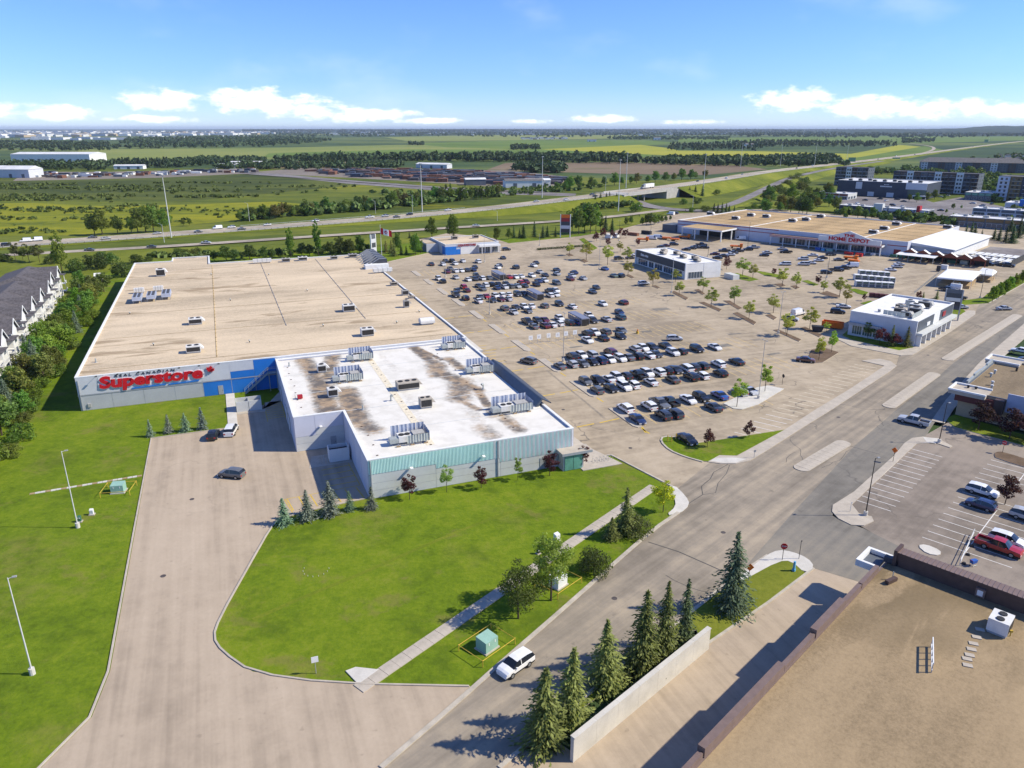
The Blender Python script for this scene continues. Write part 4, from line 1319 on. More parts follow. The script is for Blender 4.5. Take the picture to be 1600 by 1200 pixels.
# condenser banks
for i, (u, v) in enumerate([(216, 471), (238, 468), (261, 465)]):
 p = P(u, v, ZR)
 r_ = thing('condenser', ['left', 'middle', 'right'][i] + ' of three grey condensers with rows of fans on the tan roof', 'condenser', (p.x, p.y, ZR), AA, 'condensers')
 for x in (-1.1, 1.1):
  for y in (-3.0, 3.0):
   MB().box(x - .08, x + .08, y - .08, y + .08, 0, .9, 'trim_grey').build('leg', r_)
 MB().box(-1.3, 1.3, -3.6, 3.6, .9, 2.0, 'galvanised_blue').build('casing', r_)
 for j in range(4):
  for x in (-.6, .6):
   MB().tube((x, -2.6 + 1.75 * j, 2.003), (x, -2.6 + 1.75 * j, 2.12), .48, .48, 'louvre_dark', 9).build('fan', r_)
for (u, v, lab) in [(218, 458, 'white duct box behind the left condenser'), (248, 455, 'white duct box behind the right condenser'), (410, 411, 'long white duct at the back edge of the tan roof'), (598, 426, 'long white duct beside the base of the entrance tower')]:
 p = P(u, v, ZR)
 r_ = thing('roof_duct', lab, 'duct', (p.x, p.y, ZR), AA, 'roof ducts')
 ln = 7 if 'long' in lab else 3
 for x in (-ln * .4, ln * .4):
  MB().box(x - .1, x + .1, -.6, .6, 0, .5, 'trim_grey').build('stand', r_)
 mb = MB()
 mb.box(-ln / 2, ln / 2, -.7, .7, .5, 1.7, 'unit_white')
 mb.build('casing', r_)
 for j in range(3):
  x = -ln / 2 + ln * (j + 1) / 4
  MB().box(x - .05, x + .05, -.74, .74, .48, 1.74, 'galvanised').build('flange', r_)
for i, (u, v) in enumerate([(203, 491), (420, 430), (480, 455), (360, 470), (390, 535), (505, 510), (620, 505), (655, 488), (240, 540), (330, 430)]):
 p = P(u, v, ZR)
 r_ = thing('roof_vent', 'short dark vent on the tan store roof, ' + nth(sorted([203, 420, 480, 360, 390, 505, 620, 655, 240, 330]).index(u)) + ' from the left', 'vent pipe', (p.x, p.y, ZR), 0, 'small vents on the tan roof')
 MB().tube((0, 0, 0), (0, 0, .55), .12, .12, 'pole_dark', 6).build('pipe', r_)
 MB().tube((0, 0, .5), (0, 0, .68), .26, .16, 'galvanised', 7).build('cap', r_)
# barrel hood
p = P(667, 506, ZR)
r_ = thing('roof_ventilator', 'white barrel-topped ventilator on the tan roof near the car park', 'ventilator', (p.x, p.y, ZR), AA)
mb = MB()
pts = [(1.6 * math.cos(PI * k / 10), .9 + .9 * math.sin(PI * k / 10)) for k in range(11)] + [(-1.6, .4), (1.6, .4)]
n = len(pts)
for s in (-1, 1):
 mb.face([(q_[0] * .0 + s * 2.0, q_[0] * .8, q_[1]) for q_ in (pts if s > 0 else pts[::-1])], 'unit_white')
for i in range(n):
 a, b_ = pts[i], pts[(i + 1) % n]
 mb.face([(-2.0, a[0] * .8, a[1]), (2.0, a[0] * .8, a[1]), (2.0, b_[0] * .8, b_[1]), (-2.0, b_[0] * .8, b_[1])], 'unit_white')
mb.build('hood', r_)
MB().box(-1.6, 1.6, -1, 1, 0, .5, 'trim_grey').build('curb', r_)
def screened_unit(label, u, v, l, w_, rz=AA):
 p = P(u, v, ZW)
 r_ = thing('screened_unit', label, 'air handler', (p.x, p.y, ZW), rz, 'screened units')
 # corrugated screens on three sides, each sheet its own piece
 def sheet(x0, y0, x1, y1, z0, z1, mat):
  mb = MB()
  d = Vector((x1 - x0, y1 - y0))
  n_ = Vector((-d.y, d.x)).normalized()
  k = max(4, int(d.length / .3))
  for i in range(k):
   a = Vector((x0, y0)) + d * (i / k) + n_ * (.05 if i % 2 else -.05)
   b_ = Vector((x0, y0)) + d * ((i + 1) / k) + n_ * (-.05 if i % 2 else .05)
   mb.face([(*a, z0), (*b_, z0), (*b_, z1), (*a, z1)], mat)
  mb.build('screen_panel', r_)
 k = 4
 for i in range(k):
  sheet(-l / 2 + l * i / k, w_ / 2, -l / 2 + l * (i + 1) / k - .08, w_ / 2, .5, 2.7, 'galvanised_blue')
  sheet(-l / 2 + l * .35 + l * .65 * i / k, -w_ / 2, -l / 2 + l * .35 + l * .65 * (i + 1) / k - .06, -w_ / 2, .5, 1.9, 'galvanised')
 for i in range(2):
  sheet(l / 2, -w_ / 2 + w_ * i / 2, l / 2, -w_ / 2 + w_ * (i + 1) / 2 - .05, .5, 2.3, 'galvanised_blue')
 mb = MB()
 mb.box(-l * .36, l * .05, -w_ * .28, w_ * .32, .45, 1.5, 'unit_white')
 mb.build('casing', r_)
 mb = MB()
 mb.box(l * .06, l * .40, -w_ * .3, w_ * .22, .45, 1.75, 'unit_grey')
 mb.build('casing', r_)
 for x in (-l * .25, -l * .08):
  MB().tube((x, 0, 1.503), (x, 0, 1.62), .5, .5, 'louvre_dark', 9).build('fan', r_)
 MB().box(-l / 2 - .7, -l * .37, -w_ * .3, w_ * .1, .5, 1.3, 'galvanised').build('intake_hood', r_)
 for x in (-l * .4, l * .0, l * .4):
  for y in (-w_ * .45, w_ * .45):
   MB().box(x - .35, x + .35, y - .12, y + .12, 0, .2, 'pallet_wood').build('sleeper', r_)
   MB().box(x - .07, x + .07, y - .07, y + .07, .2, .55, 'trim_grey').build('post', r_)
screened_unit('screened unit at the back left of the white wing roof', 564, 562, 5.2, 3.2)
screened_unit('rusty-bottomed screened unit between two small white units on the wing roof', 545, 594, 5.6, 3.6)
screened_unit('screened unit at the back right of the white wing roof', 709, 544, 5.0, 3.6)
screened_unit('screened unit beside the dark raked awning on the wing roof', 750, 581, 5.4, 3.6)
screened_unit('long screened unit near the right front of the wing roof', 800, 642, 7.2, 3.6)
screened_unit('screened unit nearest the street corner of the wing roof', 641, 690, 6.0, 3.4)
p = P(637, 607, ZW)
r_ = rooftop_unit('open brown-grey unit on the walkway of the wing roof', (p.x, p.y, ZW), AA, (4.6, 2.4, 1.7), 'unit_tan', 3)
for i, (u, v, lab) in enumerate([(611, 626, 'curved vent pipe left of centre on the wing roof'), (755, 608, 'curved vent pipe near the right edge of the wing roof'), (567, 640, 'thin vent pipe at the inner corner of the wing roof'), (452, 572, 'thin vent pipe at the left edge of the wing roof'), (118, 566, 'short dark vent on the front left corner of the tan roof')]):
 z = ZR if u < 200 else ZW
 p = P(u if u > 200 else 150, v, z)
 r_ = thing('vent_pipe', lab, 'vent pipe', (p.x, p.y, z), random.uniform(0, 6))
 mb = MB()
 mb.tube((0, 0, 0), (0, 0, .9), .16, .16, 'galvanised', 7)
 if 'curved' in lab:
  mb.tube((0, 0, .85), (.25, 0, 1.25), .2, .22, 'galvanised', 7)
  mb.tube((.25, 0, 1.25), (.6, 0, 1.15), .22, .25, 'galvanised', 7)
 mb.build('pipe', r_)
 MB().tube((0, 0, 0), (0, 0, .08), .35, .3, 'trim_grey', 8).build('flashing', r_)
p = P(469, 623, ZW)
r_ = thing('red_pump_box', 'small red box with a pipe on the left of the wing roof', 'box', (p.x, p.y, ZW), AA)
MB().box(-.5, .5, -.4, .4, .15, .8, 'red_paint').build('casing', r_)
MB().tube((-.9, .3, 0), (-.9, .3, .9), .06, .06, 'galvanised', 6).build('pipe', r_)
# waste enclosure and compactor in the yard
r_ = thing('waste_enclosure', 'open-topped grey concrete waste enclosure by the walk to the stair', 'enclosure', FA(31.4, -13.5), AA)
for n_, (x0, x1, y0, y1) in enumerate(((0, 2.5, 0, .15), (2.6, 5.2, 0, .15), (0, .15, .16, 3), (5.05, 5.2, .16, 3), (.16, 5.0, 2.85, 3))):
 MB().box(x0, x1, y0, y1, 0, 2.3, 'siding_beige').build('wall_panel', r_)
MB().box(2.48, 2.62, .16, 2.84, 0, 2.2, 'trim_grey').build('divider', r_)
r_ = thing('waste_compactor', 'white open-topped waste compactor beside the wing wall', 'compactor', FA(46.3, -46.6), AA)
for (x0, x1, y0, y1, nm) in ((0, 3.6, 0, .1, 'side'), (0, 3.6, 2.3, 2.4, 'side'), (0, .1, .11, 2.29, 'end'), (3.5, 3.6, .11, 2.29, 'end')):
 MB().box(x0, x1, y0, y1, .1, 2.6, 'siding_white').build(nm, r_)
MB().box(.12, 3.48, .12, 2.28, .1, 1.9, 'louvre_dark').build('load', r_)
for x in (-1.6, -1.0, -.4):
 MB().tube((x, .3, 0), (x, .3, 1.6), .05, .05, 'galvanised', 5).build('rail_post', r_)
# ------------------------------------------------------------------ home improvement warehouse
HDO = Vector((97.09, 438.29))
hd = thing('warehouse_store', 'long white home improvement store with tan roof and orange lettering', 'store', (HDO.x, HDO.y, 0), R(-44.5))
flat_top(hd, [(0, 0), (126, 0), (126, 83), (0, 83)], 7.2, 'siding_lilac', 'roof_ochre', 'trim_white', .4, .4)
for z0, z1 in ((4.75, 5.1), (6.55, 6.9)):
 MB().box(0, 62, -.06, -.003, z0, z1, 'dark_red_sign').build('stripe', hd)
MB().box(117, 126, -.06, -.003, 4.75, 5.1, 'dark_red_sign').build('stripe', hd)
for y in (14, 28, 42, 56, 70):
 MB().box(1, 125, y - .25, y + .25, 6.803, 6.86, 'roof_brown').build('roof_seam', hd)
for x in (44, 104):
 MB().box(x - .35, x + .35, 1, 82, 6.81, 6.95, 'roof_white_plain').build('roof_walk', hd)
# glazed front under a red-edged canopy
MB().box(60, 116.5, -6.0, -.05, 4.1, 5.0, 'siding_white', 'brown_metal').build('front_canopy', hd)
for z0, z1 in ((4.2, 4.45), (4.75, 5.04)):
 MB().box(60, 116.5, -6.08, -6.003, z0, z1, 'dark_red_sign').build('canopy_stripe', hd)
for i in range(9):
 x = 60.6 + i * 6.93
 MB().box(x - .18, x + .18, -5.8, -5.4, 0, 4.1, 'trim_white').build('column', hd)
for i in range(7):
 window(hd, 63 + i * 7.4, 69.4 + i * 7.4, 0, .4, 3.8, mull=4, pane='glass_blue')
mb = MB()
mb.prism([(86, 0), (116, 0), (116, 2.2), (112, 2.2), (101, 5.6), (90, 2.2), (86, 2.2)], 0, 1, 'siding_white')
mb.v = [(v[0], -6.3 + .7 * v[2], 4.9 + v[1]) for v in mb.v]
mb.build('pediment', hd)
letters('THE', hd, 'letter', 5.4, 1.35, .2, 'red_sign', (98.2, -6.42, 7.75), RI, 0, .03)  # orange letters coloured red: the shade is put into the colour
letters('HOME DEPOT', hd, 'letter', 19.5, 1.9, .2, 'red_sign', (91.2, -6.42, 5.45), RI, 0, .03)  # orange name reddened the same way, shade in the colour
MB().box(120.3, 123.4, -.12, -.003, .05, 3.2, 'dark_red_sign').build('sign_board', hd)
MB().box(29.5, 33, -.12, -.003, 3.0, 4.3, 'black_sign').build('sign_board', hd)
# lumber canopy on columns
mb = MB()
mb.box(13.5, 38.5, -17.5, -.1, 5.3, 6.1, 'trim_white', 'roof_ochre')
mb.build('lumber_canopy', hd)
for x in (14, 22, 30, 38):
 MB().box(x - .25, x + .25, -17.2, -16.7, 0, 5.3, 'trim_white').build('column', hd)
for x in (14, 38):
 MB().box(x - .25, x + .25, -6, -5.5, 0, 5.3, 'trim_white').build('column', hd)
MB().box(15, 37, -.14, -.003, .05, 4.4, 'louvre_dark').build('loading_door', hd)
MB().box(-9, -.05, -2, 10, 0, 4.2, 'slate_wall').build('loading_annexe', hd)
# garden centre: white gambrel house, zig-zag rust fascia, low awning
mb = MB()
mb.hexa([(126.05, 6, 0), (144, 6, 0), (144, 70, 0), (126.05, 70, 0)], [(126.05, 6, 5.0), (144, 6, 5.0), (144, 70, 5.0), (126.05, 70, 5.0)], 'siding_white')
mb.build('garden_house_wall', hd)
mb = MB()
mb.hexa([(125.9, 5, 5.0), (145, 5, 4.6), (145, 71, 4.6), (125.9, 71, 5.0)], [(125.9, 5, 6.5), (145, 5, 4.9), (145, 71, 4.9), (125.9, 71, 6.5)], 'roof_white_plain')
mb.build('garden_house_roof', hd)
for i in range(6):
 x0 = 127 + i * 5.6
 mb = MB()
 mb.face([(x0, -8.0, 3.0), (x0 + 5.6, -8.0, 3.0), (x0 + 5.6, -8.0, 3.7), (x0 + 2.8, -8.0, 5.3), (x0, -8.0, 3.7)], 'rust_wall')
 mb.face([(x0, -8.02, 3.7), (x0 + 2.8, -8.02, 5.3), (x0 + 2.8, -5.6, 5.3), (x0, -5.6, 3.7)], 'roof_white_plain')
 mb.face([(x0 + 2.8, -8.02, 5.3), (x0 + 5.6, -8.02, 3.7), (x0 + 5.6, -5.6, 3.7), (x0 + 2.8, -5.6, 5.3)], 'roof_white_plain')
 mb.face([(x0 + 5.6, -5.6, 3.0), (x0, -5.6, 3.0), (x0, -5.6, 3.7), (x0 + 2.8, -5.6, 5.3), (x0 + 5.6, -5.6, 3.7)], 'rust_wall')
 mb.build('garden_gable', hd)
for i in range(7):
 MB().box(127 + i * 5.6 - .15, 127 + i * 5.6 + .15, -7.9, -7.6, 0, 3.2, 'rust_wall').build('column', hd)
MB().box(127, 160.6, -1.5, -1.2, 0, 3.0, 'louvre_dark').build('fence_screen', hd)
for i in range(11):
 MB().box(127.2 + i * 3.05, 129.9 + i * 3.05, -5.5, 4.9, 2.9, 3.0, 'steel_dark').build('shade_panel', hd)
mb = MB()
mb.hexa([(125.5, -13.5, 2.9), (142, -13.5, 2.9), (142, -8.2, 3.4), (125.5, -8.2, 3.4)], [(125.5, -13.5, 3.0), (142, -13.5, 3.0), (142, -8.2, 3.5), (125.5, -8.2, 3.5)], 'roof_white_plain')
mb.build('awning', hd)
for x in (126, 131, 136.5, 141.5):
 MB().tube((x, -13.3, 0), (x, -13.3, 2.9), .08, .08, 'pole_white', 6).build('awning_post', hd)
MB().box(146, 168, 4, 66, 0, .12, 'far_lot_asphalt').build('nursery_floor', hd)
for i in range(12):
 MB().box(168, 168.15, 4 + i * 5.2, 9 + i * 5.2, 0, 3, 'trim_dark').build('fence_panel', hd)
for i, (u, v) in enumerate([(1149, 343), (1173, 338), (1197, 340), (1238, 347), (1259, 345), (1282, 340), (1381, 359), (1364, 365), (1400, 352), (1480, 357), (1110, 336)]):
 p = P(u, v, 6.8)
 rooftop_unit(nth(i) + ' boxy unit from the left on the tan warehouse store roof' if False else ['pale', 'low', 'boxy', 'squat', 'tan-sided', 'rear', 'twin', 'short', 'back', 'far right', 'far left'][i] + ' unit on the warehouse store roof, ' + nth(sorted([1149, 1173, 1197, 1238, 1259, 1282, 1381, 1364, 1400, 1480, 1110]).index(u)) + ' from the left',
     (p.x, p.y, 6.82), R(-44.5), (4.0, 2.4, 1.9), 'unit_white', 1)
# nursery stock seen over the fence
for i in range(14):
 r_ = thing('plant_rack', 'white rack of potted plants in the nursery yard, ' + nth(i % 7) + (' in the front line' if i < 7 else ' in the back line'), 'plant rack', (*(HDO + Vector((0, 0))), 0), R(-44.5), 'nursery racks')
 p = Vector(hd.location.xy)
 a = R(-44.5)
 x, y = 148 + (i % 7) * 2.9, 10 + (i // 7) * 14
 q_ = p + Vector((math.cos(a), math.sin(a))) * x + Vector((-math.sin(a), math.cos(a))) * y
 r_.location = (q_.x, q_.y, .13)
 for zz in (.4, 1.1, 1.8):
  MB().box(-1.1, 1.1, -4.5, 4.5, zz, zz + .08, 'trim_white').build('shelf', r_)
 for xx in (-1.05, 1.05):
  for yy in (-4.4, 4.4):
   MB().box(xx - .04, xx + .04, yy - .04, yy + .04, 0, 1.9, 'trim_white').build('post', r_)
# ------------------------------------------------------------------ dark-fronted shop in the car park
bk = thing('shop_building', 'charcoal-fronted shop with white roof standing in the car park', 'shop', (70.48, 295.3, 0), R(-69))
flat_top(bk, [(-40, 0), (0, 0), (0, 16.4), (-40, 16.4)], 6.4, 'siding_white', 'roof_white_plain', 'trim_white', .4, .3)
MB().box(-39.6, -.4, -.5, -.05, 3.3, 6.35, 'charcoal_panel').build('fascia', bk)
for x0, x1, k in ((-38, -30, 4), (-29, -25, 2), (-24, -18, 3), (-17, -10, 4), (-9, -3, 3)):
 window(bk, x0, x1, 0, .3, 2.9, mull=k, pane='glass_blue')
for x in (-39.8, -.2):
 MB().box(x - .3, x + .3, -.7, -.06, 0, 6.4, 'trim_white').build('pilaster', bk)
window(bk, .8, 7.6, 0, .3, 3.0, face='+x', mull=5, pane='glass_blue')
for j in range(3):
 panel(bk, 8.0, 16.2, 0, .1 + 2.1 * j, 2.2 + 2.1 * j, 'siding_white', face='+x')
for i, (dx, hh) in enumerate([(0, 1.15), (.75, .8), (1.4, .95), (2.05, .75), (2.7, .6), (3.6, .75), (4.3, .95), (4.95, .7), (5.6, .8)]):
 MB().box(-35.2 + dx, -34.75 + dx, -.62, -.503, 4.4, 4.4 + hh, 'trim_white').build('sign_stroke', bk)
mb = MB()
mb.box(1.5, 7.5, 17.2, 20.2, 0, 1.9, 'siding_beige')
mb.build('bin_enclosure', bk)
for i, (x, y) in enumerate([(-30, 8), (-23, 10), (-15, 8), (-10, 10.5), (-5, 8), (-26, 5)]):
 a = R(-69)
 q_ = Vector((70.48, 295.3)) + Vector((math.cos(a), math.sin(a))) * x + Vector((-math.sin(a), math.cos(a))) * y
 rooftop_unit(nth(i) + ' tan unit on the roof of the charcoal-fronted shop', (q_.x, q_.y, 6.02), a, (2.8, 2.0, 1.5), 'unit_tan', 1)
# ------------------------------------------------------------------ liquor shop
lq = thing('shop_building', 'small grey shop with blue corner and red lettering near the highway', 'shop', (-32.1, 355.5, 0), R(21.5))
flat_top(lq, [(0, 0), (27.5, 0), (27.5, 26), (0, 26)], 5.2, 'siding_grey', 'roof_tan', 'trim_white', .35, .3)
panel(lq, 0, 5.6, 0, .05, 4.0, 'blue_panel', t_=.12)
panel(lq, 5.6, 7.6, 0, .05, 2.6, 'blue_panel', t_=.12)
panel(lq, 7.7, 16.5, 0, .05, 5.0, 'siding_white', t_=.12)
mb = MB()
mb.face([(12.8, -.13, .1), (16.5, -.13, .1), (16.5, -.13, 4.6)], 'siding_lower')
mb.build('wedge_panel', lq)
panel(lq, -.1, 5, 0, .05, 4.0, 'blue_panel', face='-x')
letters('LIQUORSTORE', lq, 'letter', 9.2, 1.2, .18, 'dark_red_sign', (6.4, -.25, 3.75), RI, .15, .03)
MB().box(16.6, 27.6, -2.4, -.05, 3.3, 4.2, 'trim_white').build('front_canopy', lq)
for i in range(3):
 window(lq, 17.2 + 3.4 * i, 20.2 + 3.4 * i, 0, .2, 3.0, mull=3, pane='glass_blue')
for x in (18, 22.5, 27.2):
 MB().box(x - .15, x + .15, -2.3, -2.0, 0, 3.3, 'trim_white').build('column', lq)
MB().box(-6, -.1, 12, 25.8, 0, 4.2, 'siding_grey', 'roof_tan').build('store_wing', lq)
MB().box(-6.1, -6.003, 13, 24, .1, 3.6, 'slate_wall').build('loading_door', lq)
for i, (u, v) in enumerate([(710, 374), (743, 372)]):
 p = P(u, v, 4.85)
 rooftop_unit(['left', 'right'][i] + ' unit on the roof of the liquor shop', (p.x, p.y, 4.87), R(21.5), (2.8, 2.2, 1.7), 'unit_tan', 1)
# ------------------------------------------------------------------ white restaurant by the road
rs = thing('restaurant_building', 'white strip of eateries with cluttered white roof beside the road', 'restaurant', (112.58, 198.45, 0), R(-45))
flat_top(rs, [(-18.3, 0), (0, 0), (0, 33), (-18.3, 33)], 7.3, 'siding_grey', 'roof_white_plain', 'trim_white', .5, .35)
for i in range(3):
 window(rs, -17.2 + 3.0 * i, -14.4 + 3.0 * i, 0, .6, 3.2, mull=4, pane='glass_green')
MB().box(-18.2, -9, -.9, -.05, 3.4, 4.1, 'trim_grey').build('front_canopy', rs)
MB().box(-.02, 1.6, .5, 32.6, 3.2, 3.9, 'siding_beige').build('front_canopy', rs)
for j in range(7):
 y0 = 1.0 + 4.5 * j
 MB().box(.05, 1.3, y0, y0 + .45, 0, 3.2, 'trim_white').build('column', rs)
 window(rs, y0 + .6, y0 + 4.2, 0, .15, 3.0, face='+x', mull=3, pane='glass_blue')
for y0, y1, mt in ((.6, 14, 'slate_metal'), (14.1, 19.5, 'siding_white'), (19.6, 32.4, 'slate_metal')):
 panel(rs, y0, y1, 0, 4.0, 7.1, mt, face='+x', t_=.12, name='fascia')
MB().box(.13, .3, 22, 24.6, 4.9, 6.3, 'dark_red_sign').build('sign_board', rs)
MB().box(.13, .3, 8, 10.6, 4.6, 5.6, 'trim_white').build('sign_board', rs)
for i, (x, y, sz, mt) in enumerate([(-5, 6, (2.6, 2, 1.6), 'unit_grey'), (-8, 10, (3, 2.2, 1.5), 'unit_tan'), (-4.5, 12, (3, 2.4, 1.8), 'unit_grey'), (-6, 17, (3.2, 2.4, 1.8), 'unit_white'), (-10, 16, (2.2, 1.8, 1.2), 'unit_tan'), (-5, 22, (3.4, 2.6, 2), 'unit_grey'), (-9.5, 23, (2.4, 2, 1.5), 'unit_white'), (-12.5, 6.5, (.9, .9, .9), 'unit_white')]):
 a = R(-45)
 q_ = Vector((112.58, 198.45)) + Vector((math.cos(a), math.sin(a))) * x + Vector((-math.sin(a), math.cos(a))) * y
 rooftop_unit(nth(i) + ' plant unit from the near corner on the restaurant roof', (q_.x, q_.y, 6.82), a + random.uniform(-.1, .1), sz, mt, 1 if i != 7 else 0, i != 7)
for i, (x, y, ln) in enumerate([(-7.5, 3.6, 6), (-2.6, 8, 9), (-7.0, 14.0, 5), (-7.4, 20, 5)]):
 a = R(-45)
 q_ = Vector((112.58, 198.45)) + Vector((math.cos(a), math.sin(a))) * x + Vector((-math.sin(a), math.cos(a))) * y
 r_ = thing('plant_screen', nth(i) + ' grey screen from the near corner on the restaurant roof', 'screen', (q_.x, q_.y, 6.82), a + (PI / 2 if i == 1 else 0), 'roof screens')
 for j in range(int(ln / 1.2)):
  MB().box(-ln / 2 + j * 1.2, -ln / 2 + j * 1.2 + 1.12, -.05, .05, .2, 1.5, 'galvanised').build('screen_panel', r_)
# ------------------------------------------------------------------ tan and mauve building at the right edge
rb = thing('shop_building', 'tan stucco shop with brown gravel roof and white-edged corner canopies', 'shop', (93.43, 147.02, 0), R(-44.5))
flat_top(rb, [(1.2, 1.0), (46, 1.0), (46, 32), (1.2, 32)], 5.6, 'tan_stucco', 'roof_brown_dark', 'slate_wall', .3, .25)
for (x0, x1, y0, y1) in ((-.6, 6.2, -.8, 4.6), (-.6, 6.2, 28.5, 34)):
 MB().box(x0, x1, y0, y1, 5.0, 5.75, 'concrete').build('corner_canopy', rb)
 mb = MB()
 for bx_ in ((x0 - .1, x1 + .1, y0 - .1, y0 + .3), (x0 - .1, x0 + .3, y0 + .31, y1 - .31), (x0 - .1, x1 + .1, y1 - .3, y1 + .1)):
  mb.box(*bx_, 5.76, 6.1, 'trim_white')
 mb.build('canopy_edge', rb)
MB().box(.6, 7.8, .2, .95, 3.4, 5.0, 'maroon_wall').build('fascia', rb)
MB().box(7.9, 9.6, -.4, .97, 2.4, 5.5, 'brown_metal_dark').build('corner_block', rb)
for j in range(5):
 panel(rb, 9.8 + 7.2 * j, 16.9 + 7.2 * j, .98, 3.0, 7.0, 'mauve_panel', t_=.35)
for i in range(4):
 MB().box(.75, 1.15, 7 + 5.2 * i, 12 + 5.2 * i, 5.3, 6.5 if i % 2 else 6.1, 'galvanised').build('parapet_panel', rb)
a = R(-44.5)
for i, (u, v) in enumerate([(1554, 584), (1548, 589), (1550, 602), (1549, 608), (1588, 580), (1512, 609), (1524, 611)]):
 p = P(u, v, 5.3)
 r_ = thing('vent_pipe', nth(i) + ' white-capped vent from the far side on the brown corner roof' if i < 4 else ['low grey vent tray', 'small dark vent left', 'small dark vent right'][i - 4] + ' on the brown corner roof', 'vent pipe', (p.x, p.y, 5.31), 0, 'vents on the brown corner roof')
 MB().tube((0, 0, 0), (0, 0, .8), .22, .22, 'pole_dark' if i > 3 else 'galvanised', 8).build('pipe', r_)
 MB().tube((0, 0, .8), (0, 0, 1.0), .35, .28, 'unit_white' if i < 4 else 'pole_dark', 8).build('cap', r_)
# ------------------------------------------------------------------ brown building in the lower right corner
bb = thing('shop_building', 'brown-parapeted shop with tan gravel roof in the near right corner', 'shop', (28.85, 62.68, 0), R(45))
mb = MB()
mb.box(-60, 27.6, -45, -.3, -.1, 5.4, 'tan_stucco', 'roof_brown')
mb.build('wall', bb)
MB().box(-60, 27.6, -.29, -.05, 5.0, 5.45, 'brown_metal').build('edge_trim', bb)
for (x0, x1, h) in ((-30, -17.2, 6.6), (-17, -1.7, 7.4), (-1.5, 5.6, 6.6), (5.8, 13.6, 7.4), (13.8, 18.6, 6.4), (18.8, 24.2, 6.9)):
 if h > 7:
  MB().box(x0, x1, -.2, .55, 4.4, 6.5, 'brown_metal').build('parapet_panel', bb)
 else:
  MB().box(x0, x1, -.15, .35, 4.4, 6.1, 'brown_metal').build('parapet_panel', bb)
# white-edged corner canopy
MB().box(24.6, 28.4, .3, 2.6, 4.9, 5.2, 'slate_wall').build('corner_canopy', bb)
mb = MB()
for bx_ in ((24.4, 28.7, 2.3, 2.75), (28.25, 28.7, -.7, 2.29), (24.4, 24.8, .3, 2.29), (27.4, 28.24, -.9, -.5)):
 mb.box(*bx_, 4.85, 5.75, 'trim_white')
mb.build('canopy_edge', bb)
MB().box(26.9, 27.55, -1.5, .2, 5.4, 6.2, 'dark_metal').build('corner_block', bb)
# high ribbed parapet at the back, sloped standing-seam top
mb = MB()
mb.hexa([(26.9, -45, 5.4), (28.6, -45, 4.0), (28.6, -1.2, 4.0), (26.9, -1.2, 5.4)], [(26.9, -45, 7.3), (27.3, -45, 7.3), (27.3, -1.2, 7.3), (26.9, -1.2, 7.3)], 'brown_metal_dark')
mb.build('parapet_wall', bb)
seam = MB().hexa([(26.85, .02, 7.32), (28.7, .02, 7.22), (28.7, .48, 7.22), (26.85, .48, 7.32)], [(26.85, .02, 7.37), (28.7, .02, 7.27), (28.7, .48, 7.27), (26.85, .48, 7.37)], 'brown_metal').mesh('roof_sheet')
rib = MB().hexa([(26.85, -.03, 7.36), (28.7, -.03, 7.26), (28.7, .02, 7.26), (26.85, .02, 7.36)], [(26.85, -.03, 7.44), (28.7, -.03, 7.34), (28.7, .02, 7.34), (26.85, .02, 7.44)], 'brown_metal').mesh('roof_rib')
for i in range(60):
 link_mesh('roof_sheet', seam, bb, (0, -1.7 - .5 * i, 0))
 link_mesh('roof_rib', rib, bb, (0, -1.7 - .5 * i, 0))
MB().box(26.7, 29.0, -1.25, -.85, 5.0, 7.6, 'brown_metal_dark').build('parapet_end', bb)
MB().box(26.6, 26.88, -11.2, -10.2, 5.6, 6.7, 'brown_metal').build('hatch_frame', bb)
MB().box(26.55, 26.6 - .002, -11.0, -10.4, 5.8, 6.5, 'trim_white').build('hatch', bb)
def inBB(u, v, z=5.4):
 return P(u, v, z)
p = P(1560, 985, 5.4)
rooftop_unit('cream unit with two round fans on the near brown shop roof', (p.x, p.y, 5.42), R(45), (2.5, 2.0, 1.8), 'unit_white', 2)
p = P(1392, 910, 5.4)
r_ = thing('roof_vent_box', 'low dark vent box near the corner of the brown shop roof', 'vent', (p.x, p.y, 5.42), R(30))
MB().box(-.9, .9, -.25, .25, .05, .5, 'brown_metal_dark').build('casing', r_)
MB().tube((.7, .3, 0), (.7, .3, 1.1), .06, .06, 'galvanised', 6).build('pipe', r_)
for i in range(7):
 u, v = [(1531, 984), (1526, 996), (1521, 1006), (1518, 1015), (1515, 1024), (1511, 1030), (1512, 1040)][i]
 p = P(u, v, 5.4)
 o = MB().box(-.45, .45, -.28, .28, 0, .07, 'concrete').build('roof_paver', None, (p.x, p.y, 5.42), R(-20))
 tag(o, nth(i) + ' paver from the unit in the walk across the brown shop roof', 'paver', 'roof pavers')
r_ = thing('ladder_rail', 'white slanted rail frame standing on the near shop roof', 'rail', (*P(1455, 1052, 5.4).xy, 5.42), R(62))
for z in (.3, 1.1):
 MB().box(0, 4.6, -.05, .05, z, z + .16, 'trim_white').build('rail', r_)
for i in range(5):
 MB().box(.1 + i * 1.1, .2 + i * 1.1, -.04, .04, 0, 1.25, 'trim_grey').build('post', r_)
p = P(1578, 994, 5.4)
r_ = thing('gas_meter', 'yellow gas valve on the near shop roof beside the cream unit', 'gas valve', (p.x, p.y, 5.42), 0)
MB().tube((0, 0, 0), (0, 0, .5), .06, .06, 'yellow_paint', 6).build('pipe', r_)
MB().box(-.16, .16, -.1, .1, .5, .75, 'yellow_paint').build('valve', r_)
